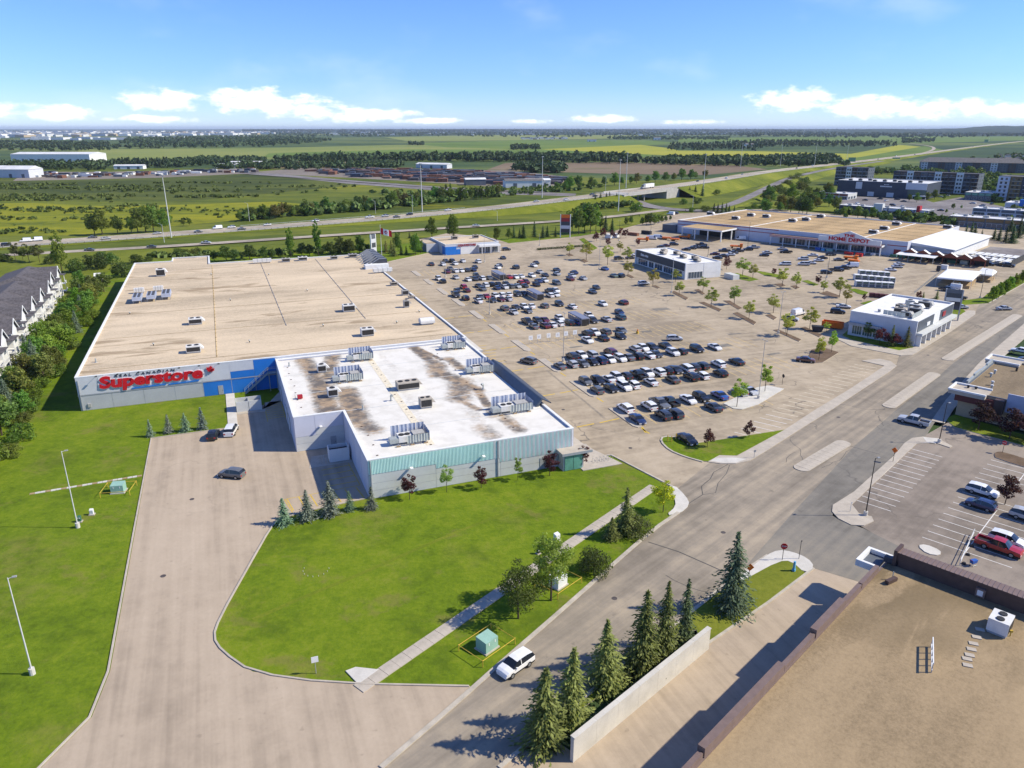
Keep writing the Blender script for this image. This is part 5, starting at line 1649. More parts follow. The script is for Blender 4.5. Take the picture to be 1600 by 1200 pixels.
# retaining wall along the loading ramp
w0, w1 = P(1105, 1013).xy, P(893, 1190).xy
d_ = w1 - w0
r_ = thing('retaining_wall', 'pale concrete retaining wall beside the loading ramp', 'wall', (w0.x, w0.y, 0), math.atan2(d_.y, d_.x))
n = 7
for i in range(n):
 x0, x1 = d_.length * i / n, d_.length * (i + 1) / n
 MB().box(x0 + .01, x1 - .01, -.2, .2, -.1, 2.9, 'concrete_pale').build('wall_panel', r_)
 MB().box(x0, x1 - .02, -.28, .28, 2.9, 3.02, 'concrete_pale').build('coping', r_)
# ------------------------------------------------------------------ apartments, cinema and shops beyond the warehouse store
def apartments(name, label, u, v, length, depth, storeys, bays, rz=-44.5, roof='charcoal_blue', cat='apartments', sh=3.5, base='slate_wall'):
 p = P(u, v)
 r_ = thing(name, label, cat, (p.x, p.y, 0), R(rz))
 h = sh * storeys + .8
 flat_top(r_, [(0, 0), (length, 0), (length, depth), (0, depth)], h, base, 'shingle_grey', roof, .4, .3)
 x = 0
 nb = len(bays)
 bw = length / nb
 for i, mt in enumerate(bays):
  x0 = bw * i
  pr = .5 if mt in ('siding_white', 'siding_grey') else .25
  MB().box(x0 + .1, x0 + bw - .1, -pr, -.01, 0, h - .2 + (.8 if mt == 'siding_white' else 0), mt).build('bay', r_)
  for s in range(storeys):
   for k in range(2):
    c = x0 + bw * (.3 + .4 * k)
    o = MB().box(c - .8, c + .8, -pr - .06, -pr - .005, sh * s + .9, sh * s + 2.7, 'glass_dark' if (s + k + i) % 3 else 'glass_blue').build('window', r_)
    if mt not in ('siding_white', 'siding_grey') and k == 0:
     MB().box(c - 1.2, x0 + bw * .95, -pr - 1.3, -pr - .01, sh * s + .2, sh * s + .35, 'trim_white').build('balcony', r_)
 nd = max(2, int(depth / 6))
 for i in range(nd):
  for s in range(storeys):
   c = depth * (i + .5) / nd
   MB().box(length + .005, length + .06, c - .8, c + .8, sh * s + .9, sh * s + 2.5, 'glass_blue').build('window', r_)
   MB().box(-.06, -.005, c - .8, c + .8, sh * s + .9, sh * s + 2.5, 'glass_blue').build('window', r_)
 return r_
apartments('apartment_building', 'small apartment block of white and brown bays left behind the cinema', 1303, 288, 34, 18, 5, ['slate_wall', 'charcoal_blue', 'siding_white', 'brown_wall', 'slate_wall', 'charcoal_blue'])
apartments('apartment_building', 'long apartment block of white and brown bays behind the cinema', 1392, 297, 74, 18, 5, ['charcoal_blue', 'brown_wall', 'siding_white', 'brown_wall', 'slate_wall', 'charcoal_blue', 'siding_white', 'brown_wall', 'brown_wall', 'siding_white', 'charcoal_blue', 'brown_wall'])
p = P(1312, 304)
cn = thing('cinema_building', 'windowless dark blue-grey cinema with white roof edge', 'cinema', (p.x, p.y, 0), R(-42))
flat_top(cn, [(-3, 0), (72, 0), (72, 45), (-3, 45)], 13.0, 'charcoal_blue', 'roof_far_white', 'trim_white', .5, .4)
panel(cn, 55, 71.8, 0, 7.5, 12.8, 'siding_grey', t_=.5)
panel(cn, 57, 71.8, 0, 2.5, 7.4, 'glass_green', t_=.3, name='glass_wall')
MB().box(62, 73, -3.5, -.05, 2.2, 3.0, 'trim_white').build('front_canopy', cn)
for x in (62.3, 67.5, 72.6):
 MB().box(x - .2, x + .2, -3.4, -3.0, 0, 2.2, 'trim_white').build('column', cn)
panel(cn, 13, 18.5, 0, 6.0, 12.0, 'siding_grey', name='poster_board')
for x0, x1 in ((24, 29.5), (40, 46)):
 panel(cn, x0, x1, 0, .05, 4.0, 'siding_grey', name='door_panel')
for i in range(9):
 MB().box(34 + i * 1.1, 34.8 + i * 1.1, -.12, -.003, 8.6, 9.6, 'trim_white').build('sign_stroke', cn)
for i in range(4):
 MB().box(37 + i * 1.1, 37.7 + i * 1.1, -.12, -.003, 10.4, 11.0, 'trim_white').build('sign_stroke', cn)
for i in range(9):
 a = R(-42)
 q_ = Vector((p.x, p.y)) + Vector((math.cos(a), math.sin(a))) * (6 + 7 * i) + Vector((-math.sin(a), math.cos(a))) * (6 + 5 * (i % 3))
 rooftop_unit(nth(i) + ' unit from the left on the cinema roof', (q_.x, q_.y, 12.52), a, (3.2, 2.4, 1.7), 'unit_grey', 1)
# far apartments with hipped roof
p = P(1437, 267)
ap = thing('apartment_building', 'four-storey apartment block with broad grey-brown hipped roof far right', 'apartments', (p.x, p.y, 0), R(-24))
ln, dp, h = 128, 24, 12.5
MB().box(0, ln, 0, dp, -.1, h, 'slate_wall').build('wall', ap)
mb = MB()
mb.hexa([(-1.5, -1.5, h), (ln + 1.5, -1.5, h), (ln + 1.5, dp + 1.5, h), (-1.5, dp + 1.5, h)], [(10, 11, h + 6), (ln - 10, 11, h + 6), (ln - 10, 13, h + 6), (10, 13, h + 6)], 'shingle_grey')
mb.build('roof', ap)
for i in range(12):
 mt = ['siding_grey', 'slate_wall', 'brown_wall', 'slate_wall'][i % 4]
 x0 = ln * i / 12
 MB().box(x0 + .4, x0 + ln / 12 - 2, -.8, -.01, 0, h - .1, mt).build('bay', ap)
 for s in range(4):
  for k in range(2):
   c = x0 + ln / 12 * (.25 + .35 * k)
   MB().box(c - .9, c + .9, -.87, -.805, 3 * s + 1.0, 3 * s + 2.5, 'glass_blue').build('window', ap)
apartments('hotel_building', 'tall brown and grey hotel block at the right edge', 1553, 313, 52, 26, 6, ['siding_lilac', 'gold_wall', 'charcoal_blue', 'charcoal_blue', 'gold_wall', 'brown_wall'], cat='hotel', sh=3.2)
def strip_shop(label, u, v, length, depth, h, wall, fascia, rz=-44.5, roof='roof_far_white', tower=None, cat='shop', shops=4, pane='glass_blue'):
 p = P(u, v)
 r_ = thing('shop_building', label, cat, (p.x, p.y, 0), R(rz))
 flat_top(r_, [(0, 0), (length, 0), (length, depth), (0, depth)], h, wall, roof, 'trim_white', .4, .3)
 for i in range(shops):
  x0 = length * i / shops
  window(r_, x0 + .8, x0 + length / shops - .8, 0, .3, h * .5, mull=3, pane=pane)
  MB().box(x0 + .4, x0 + length / shops - .4, -.3, -.01, h * .62, h * .92, fascia).build('fascia', r_)
 for i in range(max(2, int(depth / 6))):
  MB().box(length + .005, length + .08, 1 + i * 6, 5 + i * 6, .4, h * .5, pane).build('window', r_)
 if tower:
  MB().box(tower[0], tower[1], -1.0, 3.5, 0, h + 2.6, tower[2]).build('tower', r_)
 for i in range(3):
  a = R(rz)
  q_ = p.xy + Vector((math.cos(a), math.sin(a))) * (length * (i + .6) / 3.4) + Vector((-math.sin(a), math.cos(a))) * depth * .5
  MB().box(length * (i + .6) / 3.4 - 1.2, length * (i + .6) / 3.4 + 1.2, depth * .5 - 1, depth * .5 + 1, h - .38, h + .9, 'unit_grey').build('roof_plant', r_)
 return r_
strip_shop('low white-roofed shop behind the grove left of the cinema', 1270, 309, 30, 20, 5, 'siding_beige', 'rust_wall')
strip_shop('dark strip of shops with a pale corner tower behind the warehouse store', 1310, 332, 30, 13, 5.5, 'slate_wall', 'charcoal_blue', tower=(24, 30, 'siding_beige'))
strip_shop('grey strip of shops with a red tower behind the warehouse store', 1366, 336, 34, 14, 5.5, 'slate_wall', 'siding_grey', tower=(27, 29, 'red_paint'))
strip_shop('brown shop with amber ends and white roof at the far right', 1481, 352, 40, 16, 6, 'slate_wall', 'gold_wall')
strip_shop('white-roofed shop with red side fascia below the hotel', 1506, 312, 20, 30, 6.5, 'slate_wall', 'teal_glass', rz=-44.5)
strip_shop('pale shop behind the amber-ended shop', 1518, 337, 34, 14, 5.5, 'siding_grey', 'slate_wall')
strip_shop('white shop with a tall blue sign at the right edge', 1568, 330, 30, 18, 6.5, 'siding_white', 'siding_grey', tower=(9, 15, 'blue_panel'))
field('parking_lot', [(1320, 306), (1445, 312), (1500, 330), (1480, 352), (1370, 338), (1320, 330), (1300, 318)], 'far_lot_asphalt', .03)
field('parking_lot', [(1450, 318), (1500, 308), (1600, 330), (1700, 360), (1600, 356), (1500, 335)], 'far_lot_asphalt', .034)
# houses far right
for i in range(16):
 u, v = 1562 + (i % 6) * 14 + random.uniform(-3, 3), 247 + (i // 6) * 5
 p = P(u, v)
 r_ = thing('house', nth(i % 6) + ' dark-roofed house from the left in the ' + ['back', 'middle', 'front'][i // 6] + ' row far right', 'house', (p.x, p.y, 0), R(random.choice([-24, 66])), 'far houses')
 MB().box(-6, 6, -5, 5, 0, 5.2, 'siding_beige').build('wall', r_)
 mb = MB()
 mb.hexa([(-6.5, -5.5, 5.2), (6.5, -5.5, 5.2), (6.5, 5.5, 5.2), (-6.5, 5.5, 5.2)], [(-4, -.2, 8.2), (4, -.2, 8.2), (4, .2, 8.2), (-4, .2, 8.2)], 'shingle_grey')
 mb.build('roof', r_)
# ------------------------------------------------------------------ townhouses at the left edge
def townhouse(label, a0, b0, length, depth=17, z_e=7.6, ridge=2.7):
 r_ = thing('townhouse_block', label, 'townhouses', FA(a0, b0), AA)
 MB().box(-depth, -1.6, 0, length, -.1, z_e, 'siding_white').build('wall', r_)
 mb = MB()
 mb.hexa([(-depth - .6, -.6, z_e), (-1.0, -.6, z_e), (-1.0, length + .6, z_e), (-depth - .6, length + .6, z_e)],
   [(-depth / 2 - .9, 2.5, z_e + ridge), (-depth / 2 - .7, 2.5, z_e + ridge), (-depth / 2 - .7, length - 2.5, z_e + ridge), (-depth / 2 - .9, length - 2.5, z_e + ridge)], 'shingle')
 mb.build('roof', r_)
 k = max(1, int(length / 12))
 for i in range(k):
  c = length * (i + .5) / k
  # cross gable facing the store
  mb = MB()
  mb.face([(.02, c - 3.2, 0), (.02, c + 3.2, 0), (.02, c + 3.2, z_e - .2), (.02, c, z_e + 2.5), (.02, c - 3.2, z_e - .2)], 'siding_white')
  mb.face([(-1.6, c - 3.2, 0), (.02, c - 3.2, 0), (.02, c - 3.2, z_e), (-1.6, c - 3.2, z_e)], 'siding_white')
  mb.face([(.02, c + 3.2, 0), (-1.6, c + 3.2, 0), (-1.6, c + 3.2, z_e), (.02, c + 3.2, z_e)], 'siding_white')
  mb.build('gable_wall', r_)
  mb = MB()
  for s in (-1, 1):
   mb.face([(.5, c + s * 3.8, z_e - .55), (.5, c, z_e + 2.75), (-8, c, z_e + 2.75), (-8, c + s * 3.8, z_e - .55)][::s], 'shingle')
  mb.build('gable_roof', r_)
  mb = MB()
  for s in (-1, 1):
   mb.hexa([(.5, c + s * 3.9, z_e - .75), (.62, c + s * 3.9, z_e - .75), (.62, c, z_e + 2.55), (.5, c, z_e + 2.55)], [(.5, c + s * 3.9, z_e - .4), (.62, c + s * 3.9, z_e - .4), (.62, c, z_e + 2.9), (.5, c, z_e + 2.9)], 'trim_white')
  mb.build('barge_board', r_)
  for zz in (.9, 4.0):
   o = MB().box(.025, .1, c - 1.0, c + 1.0, zz, zz + 1.5, 'glass_blue').build('window', r_)
   MB().box(.03, .14, c - 1.12, c + 1.12, zz - .12, zz - .004, 'trim_white').build('sill', o)
  # balconies beside each gable
  for s in (-1, 1):
   y0 = c + s * 4.6
   for zz in (.3, 3.1):
    b_ = MB().box(-1.58, 1.5, y0 - 1.3, y0 + 1.3, zz, zz + .18, 'trim_white').build('balcony', r_)
    mb = MB()
    mb.box(1.42, 1.5, y0 - 1.3, y0 + 1.3, zz + .95, zz + 1.08, 'trim_white')
    for q_ in range(9):
     yy = y0 - 1.25 + q_ * .31
     mb.box(1.43, 1.49, yy - .04, yy + .04, zz + .18, zz + .95, 'trim_white')
    mb.build('railing', b_)
    MB().box(-1.59, -1.52, y0 - .9, y0 + .9, zz + .2, zz + 2.2, 'glass_blue').build('balcony_door', r_)
   MB().box(1.35, 1.5, y0 - s * 1.2 - .08, y0 - s * 1.2 + .08, .48, 6.4, 'trim_white').build('balcony_post', r_)
   MB().box(-1.5, 1.7, y0 - 1.5, y0 + 1.5, 6.4, 6.6, 'shingle').build('porch_roof', r_)
 return r_
townhouse('white townhouse block with dark roof at the far end of the left tree belt', -24.5, 118, 26)
townhouse('long white townhouse block with steep dark gables behind the left tree belt', -22.5, 62, 52)
townhouse('white townhouse block with balconies nearest the camera at the left edge', -21.5, 22, 36)
p = P(155, 438)
r_ = thing('utility_cabinet', 'white-roofed small shed at the end of the tree belt', 'shed', (p.x, p.y, 0), AA)
MB().box(-1.3, 1.3, -1.3, 1.3, 0, 2.0, 'siding_white').build('wall', r_)
mb = MB()
mb.hexa([(-1.5, -1.5, 2.0), (1.5, -1.5, 2.0), (1.5, 1.5, 2.0), (-1.5, 1.5, 2.0)], [(-1.5, -.05, 3.0), (1.5, -.05, 3.0), (1.5, .05, 3.0), (-1.5, .05, 3.0)], 'trim_white')
mb.build('roof', r_)
# ------------------------------------------------------------------ far sheds and warehouses
def shed(label, u, v, ln, dp, h, rz, wall='siding_white', roof='roof_far_white', ridge=1.5, cat='warehouse'):
 p = P(u, v)
 r_ = thing('warehouse', label, cat, (p.x, p.y, -.4), R(rz))
 MB().box(0, ln, 0, dp, 0, h, wall).build('wall', r_)
 mb = MB()
 mb.hexa([(-.5, -.5, h), (ln + .5, -.5, h), (ln + .5, dp + .5, h), (-.5, dp + .5, h)], [(-.5, dp / 2 - .1, h + ridge), (ln + .5, dp / 2 - .1, h + ridge), (ln + .5, dp / 2 + .1, h + ridge), (-.5, dp / 2 + .1, h + ridge)], roof)
 mb.build('roof', r_)
 for i in range(max(2, int(ln / 14))):
  x = ln * (i + .5) / max(2, int(ln / 14))
  MB().box(x - 2, x + 2, -.08, -.005, 0, min(4.5, h * .7), 'slate_wall').build('door', r_)
shed('very long white warehouse beyond the trees at the far left', 18, 252, 145, 60, 13, 0, ridge=3)
shed('white hall with dark opening at the left edge', -12, 277, 50, 26, 10, -6, 'siding_grey', ridge=4)
shed('small white shed in front of the far spruces', 178, 264, 42, 14, 5, 6)
shed('white-roofed shed right of centre in the machinery yard', 335, 262, 34, 14, 5, 6)
shed('pale long shed at the right of the far left yard', 360, 258, 60, 16, 5, 4)
shed('white building by the highway left of the overpass', 790, 293, 40, 22, 7, 8, 'siding_white', 'shingle_grey')
shed('white building with dark windows right of the grey hall', 822, 292, 26, 16, 7, 8)
shed('grey hall beside the pipe yard', 728, 289, 22, 14, 6, 12, 'slate_wall')
shed('pale barn in the spruce grove far right', 1165, 230, 26, 14, 9, 5, 'siding_white', 'shingle_grey', 4, 'barn')
shed('long pale shed beyond the pipe yard', 650, 262, 55, 16, 6, -25, 'siding_grey', 'roof_far_white', 2)
shed('farmhouse among trees in front of the far forest', 1022, 218.5, 34, 20, 11, 0, 'siding_white', 'shingle_grey', 4, 'farmhouse')
shed('white farm buildings on the far plain', 918, 221, 40, 16, 8, 0, 'siding_white', 'shingle_grey', 3, 'barn')
# distant town and railyard goods: masses nobody could count
def clutter(name, label, cat, poly, n, szr, hr, mats, z=-.4):
 poly_px = poly
 us = [q_[0] for q_ in poly]
 vs_ = [q_[1] for q_ in poly]
 mb = MB()
 k = 0
 while k < n:
  u, v = random.uniform(min(us), max(us)), random.uniform(min(vs_), max(vs_))
  ins = False
  for i in range(len(poly)):
   (x0, y0), (x1, y1) = poly[i], poly[(i + 1) % len(poly)]
   if (y0 > v) != (y1 > v) and u < (x1 - x0) * (v - y0) / (y1 - y0) + x0:
    ins = not ins
  if not ins:
   continue
  k += 1
  p = P(u, v)
  l, w_, h = random.uniform(*szr), random.uniform(*szr) * .5, random.uniform(*hr)
  a = random.choice([0, .1, 1.6]) + random.uniform(-.05, .05)
  ca, sa = math.cos(a), math.sin(a)
  pts = [(p.x + ca * x - sa * y, p.y + sa * x + ca * y, z) for x, y in ((-l / 2, -w_ / 2), (l / 2, -w_ / 2), (l / 2, w_ / 2), (-l / 2, w_ / 2))]
  mb.hexa(pts, [(q_[0], q_[1], z + h) for q_ in pts], random.choice(mats))
 o = mb.build(name)
 return tag(o, label, cat, kind='stuff')
clutter('distant_town', 'pale sprawl of a distant town along the left horizon', 'town', [(-200, 206), (0, 205.5), (420, 206), (420, 210), (300, 212), (60, 214), (-200, 216)], 750, (40, 150), (8, 20), ['siding_white', 'roof_far_white', 'siding_beige', 'siding_grey', 'tan_stucco'])
clutter('distant_town', 'larger pale sheds of the town in front of the left horizon', 'town', [(-200, 216), (0, 214.5), (160, 216), (400, 212), (400, 214), (180, 219), (0, 221), (-200, 223)], 60, (40, 120), (8, 12), ['siding_white', 'roof_far_white', 'siding_grey'])
clutter('distant_town', 'scattered pale buildings along the middle horizon', 'town', [(420, 207), (800, 205), (1000, 206), (1200, 205.6), (1200, 209), (1000, 212), (800, 211), (560, 212)], 130, (25, 70), (6, 13), ['siding_white', 'siding_beige', 'shingle_grey', 'roof_far_white'])
clutter('distant_houses', 'row of pale houses on the plain right of centre', 'town', [(815, 215.5), (885, 215), (888, 217.5), (815, 218)], 60, (14, 26), (5, 8), ['siding_white', 'siding_beige', 'shingle_grey'])
clutter('stacked_pipe', 'dark rows of stacked pipe and steel filling the yard beyond the highway', 'stacked steel', [(475, 267), (560, 265), (700, 266), (800, 272), (880, 278), (870, 287), (790, 288), (700, 284), (560, 276)], 380, (6, 26), (1.5, 4.2), ['steel_dark', 'rusty_steel', 'steel_dark', 'charcoal_blue', 'rusty_steel', 'slate_wall'])
clutter('parked_machinery', 'parked trucks and machines in the gravel yard at the far left', 'machinery', [(35, 276), (70, 269), (110, 272), (300, 267), (400, 264), (400, 269), (200, 276), (90, 278)], 120, (4, 14), (1.5, 3.4), ['siding_white', 'slate_wall', 'rusty_steel', 'charcoal_blue', 'steel_dark', 'siding_beige'])
# ================================================================== VEHICLES
def loft_car(L_, W_, st):
 """stations (x, belt z, roof z, width factor); returns body MB and glass MB"""
 body, glass = MB(), MB()
 hw_ = W_ / 2
 rings = []
 for (x, zb, zr, wf) in st:
  w_ = hw_ * wf
  tall = zr - zb
  wr = w_ * (.97 - .36 * min(tall, .6))
  zt = zr + (.03 if tall < .1 else .0)
  rings.append([(x, -w_ * .94, .24), (x, -w_, .52), (x, -w_ * .985, zb - .06), (x, -w_ * .96, zb), (x, -wr, zr), (x, 0, zt + .035), (x, wr, zr), (x, w_ * .96, zb), (x, w_ * .985, zb - .06), (x, w_, .52), (x, w_ * .94, .24)])
 for i in range(len(st) - 1):
  a, b_ = rings[i], rings[i + 1]
  h0, h1 = st[i][2] - st[i][1], st[i + 1][2] - st[i + 1][1]
  ln = st[i + 1][0] - st[i][0]
  for j in range(10):
   f = [a[j], a[j + 1], b_[j + 1], b_[j]][::-1]
   if j in (3, 6):                       # side windows
    g = (h0 > .15 or h1 > .15) and ln > .12
   elif j in (4, 5):                     # roof or screens
    g = abs(st[i][2] - st[i + 1][2]) > .2 and (h0 > .15 or h1 > .15)
   else:
    g = False
   (glass if g else body).face(f, 'glass_dark' if g else ('plastic_dark' if j in (0, 9) else 'car_paint'))
 for r_, rev in ((rings[0], False), (rings[-1], True)):
  body.face(r_ if rev else r_[::-1], 'car_paint')
 return body, glass
CARS = {}
def car_kind(name, L_, W_, st, wheel_r=.34, bed=None, front_x=None):
 body, glass = loft_car(L_, W_, st)
 if bed:
  x0, x1, zt, zf = bed
  hw_ = W_ / 2
  body.box(x0, x1, -hw_ * .98, -hw_ * .84, .45, zt, 'car_paint')
  body.box(x0, x1, hw_ * .84, hw_ * .98, .45, zt, 'car_paint')
  body.box(x0 - .05, x0 + .06, -hw_ * .97, hw_ * .97, .45, zt, 'car_paint')
  body.box(x0 + .06, x1, -hw_ * .84, hw_ * .84, .45, zf, 'plastic_dark')
 d = dict(L=L_, W=W_)
 d['body'] = body.mesh('body')
 for p_ in d['body'].polygons:
  p_.use_smooth = False
 d['windows'] = glass.mesh('windows')
 wm = MB()
 wm.tube((0, -.11, 0), (0, .11, 0), wheel_r, wheel_r, 'tyre', 12)
 wm.tube((0, .111, 0), (0, .125, 0), wheel_r * .62, wheel_r * .55, 'rim', 10)
 wm.tube((0, -.111, 0), (0, -.125, 0), wheel_r * .62, wheel_r * .55, 'rim', 10)
 d['wheel'] = wm.mesh('wheel')
 x0, x1 = st[0][0], st[-1][0]
 wb = L_ * .29
 d['wheels'] = [(sx * wb + .02 * L_, sy * (W_ / 2 - .07), wheel_r) for sx in (-1, 1) for sy in (-1, 1)]
 zl = st[-1][1]
 hl, tl = MB(), MB()
 hl.box(x1 - .28, x1 + .015, -.24, .24, -.09, .09, 'headlamp')
 tl.box(x0 - .015, x0 + .2, -.16, .16, -.13, .13, 'taillamp')
 d['headlight'], d['taillight'] = hl.mesh('headlight'), tl.mesh('taillight')
 d['hl'] = [(0, s * (W_ / 2 - .32), zl - .12) for s in (-1, 1)]
 d['tl'] = [(0, s * (W_ / 2 - .24), max(st[0][1] - .2, .75)) for s in (-1, 1)]
 mm = MB().box(-.09, .09, -.1, .1, -.07, .07, 'car_paint').mesh('mirror')
 d['mirror'] = mm
 xm = next((s[0] for s in reversed(st) if s[2] - s[1] > .3), 0) - .05
 d['mir'] = [(xm + .35, s * (W_ / 2 + .07), st[len(st) // 2][1] + .06) for s in (-1, 1)]
 CARS[name] = d
car_kind('sedan', 4.75, 1.84, [(-2.36, .78, .78, .86), (-2.28, .98, .98, .94), (-1.75, 1.02, 1.02, 1.0), (-1.45, 1.0, 1.02, 1.0), (-.72, .98, 1.41, 1), (-.05, .96, 1.46, 1), (.03, .96, 1.46, 1), (.45, .95, 1.43, 1), (1.22, .96, .98, 1.0), (1.95, .86, .86, .97), (2.28, .74, .74, .90), (2.37, .58, .58, .80)])
car_kind('SUV', 4.7, 1.9, [(-2.32, .95, .95, .9), (-2.27, 1.08, 1.12, .97), (-2.0, 1.1, 1.58, 1.0), (-1.25, 1.08, 1.70, 1.0), (-.12, 1.06, 1.72, 1), (-.04, 1.06, 1.72, 1), (.5, 1.05, 1.66, 1), (1.25, 1.06, 1.10, 1.0), (1.95, 1.0, 1.0, .98), (2.26, .86, .86, .92), (2.35, .66, .66, .84)], .37)
car_kind('crossover', 4.45, 1.84, [(-2.2, .9, .9, .88), (-2.14, 1.02, 1.04, .96), (-1.7, 1.04, 1.48, 1.0), (-.9, 1.02, 1.6, 1.0), (-.12, 1.0, 1.62, 1), (-.04, 1.0, 1.62, 1), (.42, 1.0, 1.56, 1), (1.18, 1.0, 1.04, 1.0), (1.82, .92, .92, .98), (2.12, .8, .8, .92), (2.22, .6, .6, .84)], .35)
car_kind('hatchback', 4.2, 1.78, [(-2.08, .88, .88, .88), (-2.02, .98, 1.0, .95), (-1.55, .98, 1.36, 1.0), (-.8, .96, 1.48, 1.0), (-.1, .95, 1.5, 1), (-.03, .95, 1.5, 1), (.4, .95, 1.45, 1), (1.12, .95, .98, 1.0), (1.72, .86, .86, .97), (2.0, .74, .74, .9), (2.1, .58, .58, .8)], .32)
car_kind('minivan', 5.05, 1.98, [(-2.5, .95, .95, .92), (-2.46, 1.08, 1.15, .98), (-2.2, 1.08, 1.68, 1.0), (-1.1, 1.06, 1.76, 1), (-.1, 1.04, 1.77, 1), (-.02, 1.04, 1.77, 1), (.8, 1.02, 1.68, 1), (1.75, 1.02, 1.05, 1.0), (2.2, .9, .9, .96), (2.45, .76, .76, .9), (2.53, .58, .58, .82)], .35)
car_kind('pickup', 5.8, 2.0, [(-.95, 1.12, 1.16, 1.0), (-.78, 1.12, 1.86, 1.0), (.0, 1.1, 1.9, 1), (.08, 1.1, 1.9, 1), (.75, 1.1, 1.84, 1), (1.4, 1.12, 1.18, 1.0), (2.2, 1.12, 1.12, 1.0), (2.75, 1.04, 1.04, .97), (2.9, .78, .78, .92)], .40, bed=(-2.88, -.96, 1.14, .82))
car_kind('van', 5.6, 2.0, [(-2.78, 1.3, 1.3, .97), (-2.75, 1.35, 2.28, .99), (.9, 1.35, 2.35, .99), (1.0, 1.3, 2.3, 1), (1.35, 1.2, 2.0, 1), (2.1, 1.15, 1.2, 1), (2.55, 1.0, 1.0, .96), (2.72, .7, .7, .9)], .36)
# cargo van has no rear side windows: repaint the long side faces
for nm in ('van',):
 g = CARS[nm]['windows']
 if 'car_paint' not in [m_.name for m_ in g.materials]:
  g.materials.append(MATS['car_paint'])
 for p_ in g.polygons:
  if p_.center.x < .9:
   p_.material_index = 1
COL = dict(white=(.78, .78, .77), silver=(.48, .49, .50), grey=(.13, .135, .14), black=(.012, .012, .014), navy=(.015, .03, .10), blue=(.03, .09, .33), red=(.36, .012, .015), maroon=(.10, .012, .02), brown=(.13, .05, .03), olive=(.10, .09, .07), teal=(.03, .07, .09), orange=(.75, .2, .02), dark=(.035, .038, .045), green=(.12, .16, .13))
CNAME = dict(dark='dark grey', teal='dark teal', olive='olive brown')
CAR_LABELS = set()
def car(kind, colour, pos, rz, label, group, lights=True, name=None):
 d = CARS[kind]
 nm = name or {'pickup': 'pickup_truck', 'van': 'cargo_van', 'SUV': 'parked_suv'}.get(kind, 'parked_car')
 cat = {'pickup': 'pickup truck', 'van': 'van', 'minivan': 'minivan'}.get(kind, 'car')
 assert label not in CAR_LABELS, label
 CAR_LABELS.add(label)
 r_ = thing(nm, label, cat, pos, rz, group)
 c = COL[colour]
 j = random.uniform(.88, 1.12)
 c = tuple(min(.85, x * j) for x in c)
 s = random.uniform(.97, 1.04)
 r_.scale = (s, s, s)
 link_mesh('body', d['body'], r_, color=c)
 link_mesh('windows', d['windows'], r_, color=c)
 for q_ in d['wheels']:
  link_mesh('wheel', d['wheel'], r_, q_)
 if lights:
  for q_ in d['hl']:
   link_mesh('headlight', d['headlight'], r_, q_)
  for q_ in d['tl']:
   link_mesh('taillight', d['taillight'], r_, q_)
  for q_ in d['mir']:
   link_mesh('mirror', d['mirror'], r_, q_, color=c)
 return r_
